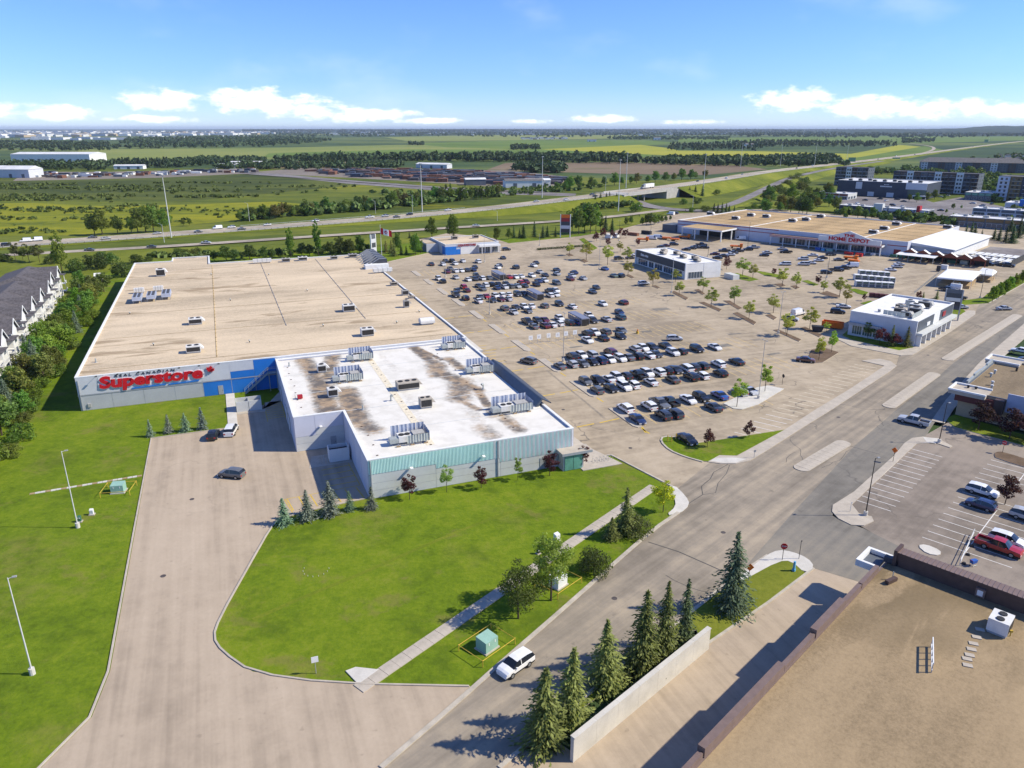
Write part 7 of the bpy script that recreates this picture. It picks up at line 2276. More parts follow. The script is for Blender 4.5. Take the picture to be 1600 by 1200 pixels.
for u, v, vt, wd, lab in [(1142, 952, 832, .84, 'big blue-green spruce beside the orange sign'), (1068, 1008, 903, .62, 'slim spruce nearest the end of the retaining wall'), (1036, 1028, 905, .66, 'tall slim spruce in the middle of the clump by the wall'), (1004, 1044, 921, .78, 'broad spruce on the road side of the clump'), (946, 1073, 968, .95, 'spruce at the bottom edge left of the clump')]:
 tree(SP3[int(u) % 3], N_GREEN if u < 1060 else (.13, .175, .075) if u < 1100 else (.13, .18, .11), u, v, vt, None, lab, 'spruces beside the retaining wall', 'spruce_tree', wide=wd)
for u, v, lab in [(890, 1130, 'spruce at the road edge below the clump, nearest the camera'), (850, 1165, 'lowest spruce at the bottom of the view')]:
 tree(SP3[0], N_GREEN, u, v, None, 9.5, lab, 'spruces beside the retaining wall', 'spruce_tree')
# car park trees
tree_set(Y3, (.31, .34, .09), [(890, 399, 378), (916, 406, 376), (949, 414, 381), (981, 432, 407), (980, 408, 385), (969, 394, 376), (1020, 447, 418), (1055, 441, 419), (1061, 462, 438), (1098, 457, 431), (1111, 480, 448), (1147, 476, 445), (1160, 431, 401), (1176, 435, 411), (1170, 498, 467), (1222, 447, 417), (1244, 451, 424), (1311, 465, 431), (1322, 475, 451), (1208, 489, 458), (1229, 525, 487), (1265, 514, 479), (1291, 518, 502), (1286, 457, 437)],
   'light green car park tree', 'light green car park trees', 'young_tree', wide=1.35)
tree_set(Y3, (.31, .37, .06), [(1151, 636, 588), (1195, 612, 568), (1279, 563, 524), (1299, 551, 514)], 'slender lime tree at the road side of the car park', 'lime trees at the lot edge', 'young_tree', wide=.95)
tree_set(PU3, PURPLE, [(1105, 700, 668), (1170, 684, 656)], 'purple tree on the grass corner island', 'purple trees on the island', 'purple_tree')
tree_set(PU3, PURPLE, [(1209, 431, 418), (1278, 445, 429), (1135, 421, 399), (1350, 470, 458), (1435, 470, 454), (932, 377, 361), (950, 385, 371), (970, 372, 355), (978, 372, 357), (942, 372, 355), (956, 374, 358), (996, 384, 372)], 'purple-leaved tree between the far parking bays', 'purple car park trees', 'purple_tree', wide=1.1)
tree_set(PU3, (.14, .03, .045), [(1374, 538, 511), (1398, 542, 520)], 'wine-red tree in the bed beside the restaurant', 'wine-red restaurant trees', 'purple_tree', wide=1.3)
tree_set(SS3, N_GREEN, [(1392, 541, 508), (1416, 542, 511)], 'narrow spruce in the bed beside the restaurant', 'restaurant spruces', 'spruce_tree', wide=.8)
tree('young1', (.15, .2, .05), 1355, 530, 502, None, 'pale green tree against the restaurant windows', None, 'young_tree')
tree_set(SS3, N_GREEN, [(1442, 468, 456), (1463, 467, 453)], 'small spruce behind the restaurant roof', 'spruces behind the restaurant', 'spruce_tree')
tree_set(PU3, PURPLE_D, [(1528, 672, 626), (1577, 686, 636), (1612, 690, 645)], 'dark purple tree against the mauve wall at the right', 'purple trees at the mauve wall', 'purple_tree', wide=1.5)
tree('purple1', (.09, .035, .04), 1570, 788, 740, None, 'dark purple shrub tree in the lower parking lot', None, 'purple_tree', 'tree', wide=1.1)
tree_set(B3, (.13, .20, .03), [(1550, 472, 444), (1560, 466, 439), (1570, 459, 434), (1577, 454, 430), (1586, 448, 426), (1597, 442, 420)], 'round green tree in the grass strip along the far road', 'trees along the far road', 'street_tree', wide=.9)
# left tree belt in front of the townhouses
belt = []
gB = random.Random(5)
for i in range(50):
 b0 = -30 + i * 3.45 + gB.uniform(-1.2, 1.2)
 a0 = (-11.8, -16.5, -14.0)[i % 3] + gB.uniform(-1.8, 1.6)
 if b0 > 140:
  break
 belt.append((a0, b0))
for i, (a0, b0) in enumerate(belt):
 p = FA(a0, b0)
 sp = i in (3, 11, 19, 22, 30, 38, 43)
 h = gB.uniform(5.8, 9.2)
 lab = (f"{'blue-green spruce' if sp else 'bushy green tree'}, {nth(i)} from the near end of the belt beside the store")
 tree((SP3 if sp else B3)[i % 3], N_BLUE if sp else [c * gB.uniform(.7, 1.25) for c in (.165, .235, .045)], 0, 0, None, h, lab, 'tree belt beside the store', 'spruce_tree' if sp else 'belt_tree', pos=p, wide=1.15 if not sp else 1.0)
for i in range(18):
 p = FA(-10.0 + gB.uniform(-2.6, 1.6), -22 + i * 8.6)
 tree(SH3[i % 3], [c * gB.uniform(.8, 1.2) for c in (.125, .185, .035)], 0, 0, None, gB.uniform(2.4, 3.8), f"low bush on the lawn side of the belt, {nth(i)} from the near end", 'belt bushes', 'shrub', 'shrub', pos=p, wide=1.1)
# behind the store and townhouses
tree('poplar0', (.23, .28, .05), 98, 428, 357, None, 'very tall light green poplar left behind the store', None, 'poplar_tree', wide=.8)
tree_set(PO3, G_POP, [(455, 402, 351), (498, 400, 340)], 'tall slender tree standing behind the store roof', 'tall trees behind the store', 'poplar_tree', wide=.62)
tree_set(['young1', 'young2', 'young0'], (.09, .105, .035), [(25, 408, 377), (46, 409, 379), (62, 410, 380), (36, 407, 388)], 'dark pine behind the townhouse roofs', 'pines behind the townhouses', 'pine_tree', wide=1.3)
tree_set(SH3, (.085, .125, .03), [(8, 408, 396), (80, 412, 398), (120, 425, 405), (150, 420, 395), (165, 412, 393), (190, 432, 410), (215, 411, 397), (232, 408, 400), (278, 400, 388), (292, 398, 389), (308, 398, 387)], 'dark bush on the verge behind the store', 'bushes behind the store', 'shrub', 'shrub', wide=1.2)
tree_set(B3, (.09, .135, .035), [(335, 408, 390), (354, 408, 382), (367, 407, 388), (390, 405, 380), (414, 405, 384), (426, 404, 388), (436, 402, 386), (472, 400, 378), (484, 400, 380), (516, 398, 376), (532, 397, 368), (546, 397, 371), (575, 395, 380)], 'rounded dark tree just behind the store roof', 'trees behind the store roof', 'belt_tree', wide=1.25)
tree_set(SS3, N_GREEN, [(378, 406, 392), (603, 394, 376), (612, 396, 374), (616, 400, 376), (627, 398, 382), (635, 398, 384), (640, 372, 362), (583, 393, 377)], 'spruce near the flagpole lawn behind the store', 'spruces behind the store', 'spruce_tree')
tree_set(B3, G_MID, [(562, 396, 365), (622, 393, 361), (649, 398, 362), (657, 396, 373), (675, 372, 337), (708, 374, 331), (776, 378, 352), (795, 374, 355)], 'upright green tree between store and liquor shop', 'trees around the liquor shop', 'belt_tree', wide=.75)
# along the highway, near side
tree_set(PO3, (.15, .22, .045), [(894, 362, 322), (904, 366, 318), (913, 364, 314), (922, 364, 312), (931, 362, 316), (938, 360, 330), (900, 352, 320), (888, 352, 326)], 'tall leafy poplar in the clump beside the pylon sign', 'poplar clump by the pylon', 'poplar_tree', wide=.9)
tree_set(SP3, N_DARK, [(946, 360, 336), (956, 362, 341), (848, 372, 352), (868, 370, 354), (803, 372, 353), (812, 371, 357), (818, 372, 350), (835, 370, 345), (855, 370, 352)], 'dark spruce on the grass above the far car park', 'spruces above the car park', 'spruce_tree', wide=.9)
tree_set(SP3, N_DARK, [(930, 322, 307), (938, 321, 305), (947, 320, 305), (952, 319, 303), (963, 319, 305)], 'dark spruce on the embankment left of the bridge', 'spruces left of the bridge', 'spruce_tree', z=2.0)
tree_set(SP3, N_DARK, [(1060, 305, 290), (1077, 306, 291), (1086, 306, 290), (1097, 307, 289), (1115, 332, 317), (1121, 333, 318), (1128, 333, 316), (1134, 332, 317), (1139, 331, 320), (1147, 333, 321)], 'dark spruce right of the bridge', 'spruces right of the bridge', 'spruce_tree', z=0)
tree_set(SH3, (.10, .145, .035), [(1080, 332, 324), (1101, 331, 321), (1068, 319, 310), (1090, 318, 308), (1120, 304, 296), (993, 330, 316), (1178, 326, 318), (1168, 330, 322)], 'rounded bush near the underpass', 'bushes near the underpass', 'shrub', 'shrub', wide=1.1)
tree_set(B3, (.11, .165, .04), [(1003, 352, 338), (1010, 352, 333), (1016, 352, 331), (1022, 351, 333), (1028, 350, 334), (1034, 348, 335), (1040, 346, 336), (986, 350, 336), (978, 352, 338), (1047, 345, 336)], 'green tree in the hedge left of the warehouse store', 'hedge left of the warehouse store', 'belt_tree', wide=.9)
# far side of the highway
tree_set(B3, (.14, .19, .04), [(148, 366, 332), (160, 366, 324), (184, 364, 334), (206, 365, 336), (216, 364, 322), (228, 363, 318), (240, 362, 318), (254, 361, 324), (287, 352, 341), (296, 352, 340)], 'roadside tree beyond the highway at the left', 'trees beyond the highway left', 'belt_tree', wide=1.0)
gH = random.Random(9)
ls = [(375 + i * 9.2 + gH.uniform(-3, 3), 345.5 - i * .93 + gH.uniform(-1, 1), 345.5 - i * .93 - gH.uniform(13, 29)) for i in range(38)]
tree_set(B3 + PO3[:1], (.125, .18, .045), ls, 'tree in the belt along the far side of the highway', 'belt along the far side of the highway', 'belt_tree', wide=1.2, jit=.3)
tree_set(PO3, (.13, .19, .045), [(697, 297, 286), (704, 297, 285), (720, 313, 290), (726, 313, 288), (736, 312, 289), (744, 311, 289), (752, 311, 288), (762, 310, 287), (770, 309, 288), (778, 307, 284)], 'poplar in the row left of the white highway building', 'poplars by the white building', 'poplar_tree', wide=1.1)
ls = [(868 + i * 13 + gH.uniform(-4, 4), 297 - i * 1.05, 297 - i * 1.05 - gH.uniform(12, 22)) for i in range(19)]
tree_set(B3, (.11, .165, .045), ls, 'tree beyond the highway above the bridge', 'trees beyond the bridge', 'belt_tree', wide=1.1, jit=.25)
# grove behind the warehouse store
ls = [(1192 + gH.uniform(0, 116), 320 + gH.uniform(-12, 15), 0) for _ in range(34)]
ls = [(u, v, v - gH.uniform(16, 28)) for u, v, _ in ls]
tree_set(B3, (.11, .165, .04), ls, 'tree in the grove behind the warehouse store', 'grove behind the warehouse store', 'belt_tree', wide=1.1, jit=.3)
tree_set(SH3, (.10, .135, .04), [(1247, 280, 270), (1240, 284, 273), (1256, 288, 276), (1262, 274, 268), (1230, 291, 281), (1252, 298, 284), (1330, 268, 260), (1345, 270, 262), (1358, 268, 259), (1370, 272, 262), (1381, 270, 262), (1215, 300, 288), (1226, 305, 292)], 'bush on the slope below the ramp', 'bushes on the ramp slope', 'shrub', 'shrub', wide=1.4)
tree_set(B3, (.12, .175, .04), [(1318, 339, 322), (1340, 341, 320), (1352, 342, 325), (1362, 341, 322), (1402, 343, 326), (1416, 346, 326), (1442, 347, 334), (1420, 315, 302), (1432, 316, 300), (1448, 313, 299), (1460, 311, 295), (1475, 312, 303), (1489, 327, 317), (1502, 326, 320), (1478, 333, 326), (1512, 270, 258), (1520, 280, 262), (1530, 275, 262), (1508, 290, 268), (1518, 288, 272), (1532, 300, 280), (1470, 262, 248), (1482, 264, 250)], 'street tree among the far right shops', 'trees among the far shops', 'street_tree', wide=1.0)
tree_set(SP3, N_DARK, [(1508, 369, 350), (1516, 370, 347), (1522, 372, 352), (1552, 374, 356), (1560, 376, 355), (1570, 378, 353), (1580, 380, 350), (1533, 372, 358), (1590, 372, 340), (1578, 362, 338), (1598, 366, 340)], 'dark spruce at the nursery end of the warehouse store', 'spruces by the nursery', 'spruce_tree', wide=.9)
# hedge in the far car park
hr_ = thing('hedge', 'long low clipped hedge across the far car park', 'hedge', P(840, 391), 0)
o0 = P(840, 391)
o1 = P(920, 385)
cs, rs_ = [], []
for i in range(40):
 q_ = (o1 - o0) * (i / 39)
 cs.append((q_.x, q_.y, .6))
 rs_.append(.75)
link_mesh('foliage', cloud_mesh('foliage', leaf_cloud(cs, rs_, 2600, .2, .8, 3), 'leaves'), hr_, color=(.06, .085, .025))
mb = MB()
for i in range(0, 40, 3):
 mb.tube((cs[i][0], cs[i][1], 0), (cs[i][0], cs[i][1], .6), .04, .02, 'bark', 4)
mb.build('stem', hr_)
# ------------------------------------------------------------------ far woods and scrub: masses
def wood(label, poly, n, hr_, wr, colr, quads=22, name='far_wood', cat='wood', z=-.4, size=None, seed=0, conif=0.0, clump=0):
 g = np.random.default_rng(seed + 1000)
 us = [q_[0] for q_ in poly]
 vs_ = [q_[1] for q_ in poly]
 out_ = []
 k = 0
 # sample evenly on the ground, not in the picture
 W = [P(*q_).xy for q_ in poly]
 xs, ys = [q_.x for q_ in W], [q_.y for q_ in W]
 tries = 0
 cl = []
 while k < n and tries < n * 60:
  tries += 1
  x, y = g.uniform(min(xs), max(xs)), g.uniform(min(ys), max(ys))
  if clump and cl and g.random() < .85:
   cx_, cy_ = cl[g.integers(len(cl))]
   x, y = cx_ + g.normal() * 30, cy_ + g.normal() * 5
  elif clump and len(cl) < clump:
   cl.append((x, y))
  ins = False
  for i in range(len(W)):
   a, b_ = W[i], W[(i + 1) % len(W)]
   if (a.y > y) != (b_.y > y) and x < (b_.x - a.x) * (y - a.y) / (b_.y - a.y) + a.x:
    ins = not ins
  if not ins:
   continue
  k += 1
  h = g.uniform(*hr_)
  w_ = g.uniform(*wr)
  m_ = quads
  d = g.normal(size=(m_, 3))
  d /= np.linalg.norm(d, axis=1)[:, None]
  con = g.random() < conif
  if con:
   f = g.random(m_)
   c = np.stack([d[:, 0] * w_ * .45 * (1 - f), d[:, 1] * w_ * .45 * (1 - f), h * (.05 + .95 * f)], 1)
  else:
   c = d * np.array([w_ * .5, w_ * .5, h * .42]) * (.55 + .45 * g.random(m_))[:, None] + np.array([0, 0, h * .55])
  c += np.array([x, y, z])
  s = (size or w_ * .32) * (.6 + .8 * g.random(m_))[:, None]
  nrm = d + g.normal(size=(m_, 3)) * .5
  nrm /= np.linalg.norm(nrm, axis=1)[:, None]
  t_ = np.cross(nrm, g.normal(size=(m_, 3)))
  t_ /= np.linalg.norm(t_, axis=1)[:, None]
  b2 = np.cross(nrm, t_)
  v = np.stack([c - t_ * s, c - b2 * s * .6, c + t_ * s, c + b2 * s * .6], 1)
  out_.append(v.reshape(-1, 3))
 o = link_mesh(name, cloud_mesh(name, np.concatenate(out_), 'far_leaves'), color=colr)
 return tag(o, label, cat, kind='stuff')
FW = (.055, .088, .036)
wood('dark wood behind the long white warehouse', [(-300, 240), (170, 236), (176, 224), (0, 222), (-300, 226)], 700, (9, 15), (8, 13), FW, seed=1)
wood('broad dark wood in front of the left horizon', [(178, 233), (400, 231), (482, 225), (525, 219), (400, 213.5), (200, 217)], 900, (10, 17), (10, 18), FW, seed=2)
wood('trees around the white hall at the far left', [(-200, 272), (0, 267), (172, 266), (182, 254), (150, 256), (20, 257), (-200, 258)], 420, (6, 10), (6, 10), (.06, .095, .036), seed=3)
wood('spruces behind the small white shed', [(180, 263), (262, 262), (262, 255), (185, 256)], 130, (8, 13), (4, 7), (.045, .07, .034), seed=4, conif=.8)
wood('shelter belt beyond the machinery yard', [(262, 262), (330, 258), (410, 256), (410, 249), (300, 250), (262, 254)], 220, (6, 11), (6, 10), FW, seed=5)
wood('dark belt of trees across the middle of the plain', [(400, 257), (600, 252), (800, 253), (1000, 256), (1000, 248), (800, 246), (640, 247), (480, 250)], 620, (8, 17), (8, 13), FW, seed=6)
wood('dense trees left of the pipe yard', [(330, 264), (480, 265), (630, 263), (630, 257), (480, 258), (380, 257)], 330, (6, 10), (6, 10), FW, seed=7)
wood('belt of trees above the bridge', [(1000, 256), (1100, 259), (1200, 260), (1330, 262), (1300, 248), (1200, 250), (1060, 249)], 420, (8, 14), (8, 12), FW, seed=8)
wood('round copse beside the bare field', [(800, 266), (830, 270), (885, 270), (880, 263), (820, 260)], 90, (8, 13), (8, 12), FW, seed=9)
wood('spruce grove around the pale barn', [(1040, 235), (1180, 235.5), (1200, 230), (1400, 229), (1400, 224), (1200, 222), (1050, 229)], 520, (9, 18), (7, 12), (.045, .07, .034), seed=10, conif=.4)
wood('copse at the near edge of the yellow field', [(1200, 257), (1292, 255), (1296, 248), (1200, 250)], 130, (9, 14), (8, 12), FW, seed=11)
wood('small copses in the green fields', [(640, 227), (662, 227), (662, 225), (640, 225)], 30, (8, 13), (10, 14), FW, seed=12)
wood('copse left of the yellow field', [(800, 234), (842, 234), (842, 230.5), (800, 230.5)], 70, (9, 14), (9, 13), FW, seed=13)
wood('line of trees in the right fields', [(1410, 224), (1460, 222), (1460, 218.5), (1410, 218)], 80, (10, 16), (10, 16), FW, seed=14)
wood('forest edge in front of the right hills', [(1150, 214), (1400, 216), (1640, 213), (1700, 205), (1400, 206.5), (1150, 207)], 1500, (14, 22), (16, 30), (.045, .075, .036), 16, seed=15)
wood('trees along the middle horizon', [(420, 215), (640, 214), (900, 214), (1150, 213), (1150, 207), (800, 206), (420, 208)], 1100, (10, 18), (14, 26), (.05, .08, .038), 14, seed=16)
wood('far forest closing the middle horizon', [(380, 206.5), (800, 206), (1250, 206), (1700, 206), (1900, 203.2), (800, 202.8), (380, 203.4)], 3600, (18, 30), (40, 80), (.032, .055, .036), 12, seed=17)
wood('trees among the distant town at the left', [(-300, 218), (60, 213.5), (200, 212), (420, 209), (420, 206), (100, 209), (-300, 211)], 360, (8, 13), (10, 20), (.045, .075, .036), 14, seed=18)
wood('farm trees on the plain right of centre', [(950, 218), (1140, 219), (1140, 215.5), (950, 215)], 260, (9, 16), (10, 16), FW, seed=19)
wood('scrub scattered over the meadow', [(-300, 330), (140, 330), (330, 312), (560, 296), (560, 285), (300, 284), (0, 286), (-300, 284)], 800, (.7, 1.8), (2, 6), (.10, .13, .03), 16, 'meadow_scrub', 'scrub', seed=20, clump=40)
wood('scrub in the flower meadow beside the highway', [(-200, 372), (0, 366), (140, 360), (360, 338), (480, 318), (300, 318), (0, 326), (-200, 330)], 420, (.6, 1.4), (1.5, 4), (.115, .15, .03), 16, 'meadow_scrub', 'scrub', seed=21, clump=26)
wood('scrub around the pipe yard and highway buildings', [(640, 318), (700, 312), (800, 306), (960, 292), (880, 290), (780, 294), (690, 300), (560, 300)], 170, (1.5, 4), (3, 7), (.09, .135, .035), 18, 'meadow_scrub', 'scrub', seed=22)
wood('trees between the far right apartments and shops', [(1340, 272), (1440, 276), (1510, 300), (1560, 322), (1600, 345), (1640, 345), (1640, 300), (1530, 268), (1420, 262)], 240, (4, 9), (4, 8), (.10, .15, .04), 30, seed=26)
wood('trees behind the warehouse store along the far street', [(1300, 338), (1420, 349), (1520, 356), (1600, 358), (1600, 352), (1500, 347), (1420, 340), (1320, 328)], 70, (3, 7), (3, 6), (.10, .155, .04), 36, seed=28)
wood('bushy trees along the far edge of the highway belt', [(375, 346), (560, 330), (720, 314), (720, 309), (560, 324), (400, 337)], 120, (3, 7), (4, 8), (.10, .15, .04), 34, seed=27)
wood('far right trees around the houses', [(1490, 262), (1600, 270), (1700, 262), (1700, 240), (1570, 244), (1500, 252)], 160, (6, 10), (6, 10), (.09, .13, .04), seed=23)
wood('shrubs on the embankment by the bridge', [(905, 330), (960, 325), (985, 322), (985, 316), (930, 320), (900, 326)], 70, (1.5, 3), (3, 6), (.09, .13, .035), 18, 'meadow_scrub', 'scrub', z=1.0, seed=24)
wood('scrub on the verge behind the store', [(230, 404), (440, 400), (580, 392), (580, 386), (400, 396), (230, 400)], 110, (1.0, 2.4), (2, 4.5), (.10, .14, .035), 18, 'meadow_scrub', 'scrub', z=0, seed=25)
# ------------------------------------------------------------------ wooded hills on the right horizon
mb = MB()
nx, ny = 90, 10
grid = {}
for i in range(nx + 1):
 for j in range(ny + 1):
  u = 1080 + (2100 - 1080) * i / nx
  D = 7600 + 5200 * j / ny
  f = max(0, min(1, (u - 1120) / 520))
  hgt = (62 * f ** 1.3 + 12 * math.sin(i * .33) * f + 9 * math.sin(i * .9 + j) * f) * math.sin(PI * min(1, .12 + .88 * j / ny) / 1.0 * .62)
  grid[i, j] = (D * (u - 800) / FPX * .944, D, -.5 + max(0, hgt) * (D / 8500) + random.uniform(-3, 3) * f)
for i in range(nx):
 for j in range(ny):
  mb.face([grid[i, j], grid[i + 1, j], grid[i + 1, j + 1], grid[i, j + 1]], 'forest_floor')
structure('hills', mb)
# ================================================================== STREET FURNITURE
def light_pole(u, vb, vt, label, mat='pole_grey', heads=2, base='concrete_pale', h=None, r=.09, group='lamp posts'):
 p = P(u, vb)
 h = h or height_at(u, vb, vt)
 r_ = thing('lamp_post', label, 'lamp post', (p.x, p.y, 0), R(random.choice([21.5, 111.5])), group)
 MB().tube((0, 0, -.05), (0, 0, .8), .32, .32, base, 10).build('footing', r_)
 MB().tube((0, 0, .8), (0, 0, h), r, r * .6, mat, 8).build('pole', r_)
 for i in range(heads):
  s = 1 if i == 0 else -1
  mb = MB()
  mb.tube((0, 0, h - .1), (s * .45, 0, h), .035, .035, mat, 5)
  mb.build('arm', r_)
  MB().box(min(s * .4, s * .85), max(s * .4, s * .85), -.14, .14, h - .05, h + .07, 'pole_grey').build('lamp_head', r_)
 return r_
LP = [(880, 565, 489, 'grey lamp post above the second row island of the car park', 'pole_grey', 2), (765, 491, 451, 'lamp post on a yellow footing left in the car park', 'pole_grey', 2), (936, 421, 374, 'lamp post between the far car park trees', 'pole_grey', 2),
  (843, 384, 366, 'lamp post on the empty far lot', 'pole_grey', 1), (1049, 458, 404, 'lamp post in front of the charcoal-fronted shop', 'pole_white', 1), (1106, 401, 377, 'dark lamp post behind the charcoal-fronted shop', 'pole_dark', 2), (1168, 388, 347, 'dark lamp post in front of the warehouse store wall', 'pole_dark', 2),
  (1292, 434, 398, 'reddish dark lamp post in the warehouse lot', 'pole_dark', 2), (1353, 394, 372, 'dark lamp post before the store entrance', 'pole_dark', 1), (1216, 521, 456, 'grey lamp post in the mulch island of the car park', 'pole_grey', 2), (1185, 623, 532, 'tall grey lamp post on the pale road-side pad', 'pole_grey', 2),
  (757, 410, 367, 'lamp post at the liquor shop lot', 'pole_grey', 1), (1467, 692, 630, 'dark lamp post on the walk by the tan shop', 'pole_dark', 1), (1352, 806, 716, 'dark lamp post on the rounded island of the lower lot', 'pole_dark', 1), (122, 824, 705, 'white lamp post on the left lawn with a concrete footing', 'pole_white', 1),
  (51, 1053, 903, 'white lamp post at the lower left of the lawn', 'pole_white', 1), (1531, 466, 421, 'dark leaning-looking post by the far road', 'pole_dark', 1), (1017, 361, 338, 'dark lamp post at the left end of the warehouse lot', 'pole_dark', 1), (967, 376, 345, 'dark lamp post between red trees at the far lot', 'pole_dark', 2), (1288, 452, 408, 'grey lamp post by the crossing of the warehouse lot', 'pole_grey', 1),
  (787, 441, 420, 'thin lamp post among the back car lines', 'pole_grey', 1), (696, 433, 398, 'lamp post beside the first cars near the store entrance', 'pole_grey', 2)]
for u, vb, vt, lab, mt, hd_ in LP:
 light_pole(u, vb, vt, lab, mt, hd_)
# high masts along the highway
for i, (u, vb, vt, z) in enumerate([(268, 371, 274, 0), (660, 335, 256, 0), (847, 309, 243, 3), (966, 330, 247, 0), (978, 294, 236, 5), (1098, 307, 238, 0), (1157, 262, 217, 0), (1219, 260, 216, 0), (1272, 262, 222, 0), (1322, 256, 228, 0), (1545, 222, 200, 0), (118, 226, 200, 0)]):
 if i == 11:
  continue
 p = P(u, vb, z)
 h = min(36, height_at(u, vb, vt) - z)
 r_ = thing('high_mast_light', 'tall pale highway mast light, ' + nth(i) + ' from the left', 'mast light', (p.x, p.y, z), 0, 'highway mast lights')
 MB().tube((0, 0, 0), (0, 0, h), .36, .16, 'pole_white', 8).build('pole', r_)
 MB().tube((0, 0, h), (0, 0, h + .5), .8, .6, 'pole_grey', 10).build('lamp_ring', r_)
 for k in range(6):
  a = k * PI / 3
  MB().box(.9 * math.cos(a) - .3, .9 * math.cos(a) + .3, .9 * math.sin(a) - .3, .9 * math.sin(a) + .3, h - .1, h + .2, 'pole_grey').build('lamp_head', r_)
for i, (u, vb, vt) in enumerate([(257, 379, 351), (390, 346, 318), (645, 334, 305), (587, 334, 314), (777, 345, 330), (825, 300, 283), (946, 300, 275), (1082, 327, 306)]):
 p = P(u, vb)
 h = height_at(u, vb, vt)
 r_ = thing('road_lamp', 'slim highway lamp with a bent arm, ' + nth(i) + ' from the left', 'lamp post', (p.x, p.y, 0), R(150), 'highway lamps')
 MB().tube((0, 0, 0), (0, 0, h), .14, .09, 'pole_white', 6).build('pole', r_)
 MB().tube((0, 0, h - .1), (2.6, 0, h + .5), .07, .05, 'pole_white', 5).build('arm', r_)
 MB().box(2.4, 3.1, -.15, .15, h + .4, h + .55, 'pole_grey').build('lamp_head', r_)
def sign_post(u, vb, h, label, face, shape='square', size=.75, rz=-100, post='pole_dark', text=None):
 p = P(u, vb)
 r_ = thing('road_sign', label, 'sign', (p.x, p.y, .1), R(rz + 90))
 MB().tube((0, 0, -.1), (0, 0, h), .045, .04, post, 6).build('post', r_)
 n = {'square': 4, 'octagon': 8, 'diamond': 4}[shape]
 off = {'square': PI / 4, 'octagon': PI / 8, 'diamond': 0}[shape]
 pts = [(size * .6 * math.cos(off + 2 * PI * k / n), size * .6 * math.sin(off + 2 * PI * k / n)) for k in range(n)]
 mb = MB()
 mb.prism(pts, 0, 1, face)
 mb.v = [(v[0], -.06 - .04 * v[2], h - size * .4 + v[1]) for v in mb.v]
 mb.build('sign_plate', r_)
 if text:
  letters(text, r_, 'letter', size * .8, size * .28, .02, 'trim_white', (-size * .4, -.115, h - size * .54), RI, 0, .02)
 return r_
sign_post(1222, 876, 2.6, 'red stop sign on the pale corner by the driveway', 'red_sign', 'octagon', .8, -100, text='STOP')
sign_post(1566, 708, 2.3, 'red stop sign on the planted island of the lower lot', 'red_sign', 'octagon', .7, -150, text='STOP')
sign_post(1395, 722, 2.7, 'orange diamond roadworks sign on the walk of the lower lot', 'orange_sign', 'diamond', .95, -140)
sign_post(1169, 908, 2.5, 'orange diamond roadworks sign beside the big spruce', 'orange_sign', 'diamond', .95, -90)
sign_post(494, 1052, 2.2, 'white square notice sign at the bottom of the front lawn', 'trim_white', 'square', .9, -70, 'pole_grey')
sign_post(1222, 601, 2.4, 'dark-backed stop sign at the tip of the pale pad', 'pole_dark', 'octagon', .75, 20)
sign_post(1227, 521, 2.3, 'dark-backed sign on the mulch island by the lamp post', 'pole_dark', 'octagon', .75, 20)
sign_post(1178, 716, 1.6, 'small grey sign on the grass corner island by the walk', 'pole_grey', 'square', .5, -80, 'pole_grey')
sign_post(1248, 874, 3.0, 'slim dark post on the pale corner by the driveway', 'pole_dark', 'square', .2, -80)
sign_post(1328, 800, 1.7, 'slim white post on the rounded island of the lower lot', 'pole_white', 'square', .25, -80, 'pole_white')
p = P(1240, 893)
r_ = thing('utility_bollard', 'light blue utility bollard on the grass corner', 'bollard', (p.x, p.y, .1), R(45))
MB().box(-.2, .2, -.2, .2, 0, .35, 'sky_blue_paint').build('base', r_)
MB().box(-.13, .13, -.13, .13, .35, 1.5, 'sky_blue_paint').build('post', r_)
# rail signs for collection bays
for i, (u, v) in enumerate([(829, 538), (842, 536), (857, 534), (871, 533), (884, 531), (898, 529)]):
 p = P(u, v)
 r_ = thing('bay_sign', 'white collection bay sign on two posts, ' + nth(i) + ' from the left', 'sign', (p.x, p.y, 0), AA, 'collection bay signs')
 for s in (-.45, .45):
  MB().tube((s, 0, 0), (s, 0, 1.6), .05, .05, 'pole_grey', 6).build('post', r_)
 MB().box(-.62, .62, -.08, -.03, 1.25, 2.55, 'trim_white').build('sign_plate', r_)
 MB().box(-.3, .3, -.09, -.081, 1.6, 2.2, 'siding_grey').build('sign_mark', r_)
# cart shelters
for i, (u, v, lab) in enumerate([(836, 461, 'grey cart shelter in the middle car lines'), (904, 499, 'grey cart shelter behind the collection bay signs'), (779, 431, 'grey cart shelter in the back car lines')]):
 p = P(u, v, 1.0)
 a_, b_ = toA(p)
 r_ = thing('cart_shelter', lab, 'shelter', FA(a_, b_), AA + PI / 2, 'cart shelters')
 MB().hexa([(-5, -1.4, 2.2), (5, -1.4, 2.2), (5, 1.4, 2.2), (-5, 1.4, 2.2)], [(-5, -1.3, 2.5), (5, -1.3, 2.5), (5, 1.3, 2.5), (-5, 1.3, 2.5)], 'shelter_roof').build('roof', r_)
 for x in (-4.8, -1.6, 1.6, 4.8):
  for y in (-1.3, 1.3):
   MB().tube((x, y, 0), (x, y, 2.2), .06, .06, 'pole_grey', 6).build('post', r_)
 for y in (-1.33, 1.33):
  for k in range(5):
   MB().box(-4.9 + 1.98 * k, -4.9 + 1.98 * k + 1.9, y - .03, y + .03, .5, 1.9, 'cart_grey').build('side_panel', r_)
 MB().box(-4.9, -4.8, -1.2, 1.2, .3, 2.1, 'louvre_dark').build('open_end_shade', r_)  # dark sheet standing for the shade inside the open end
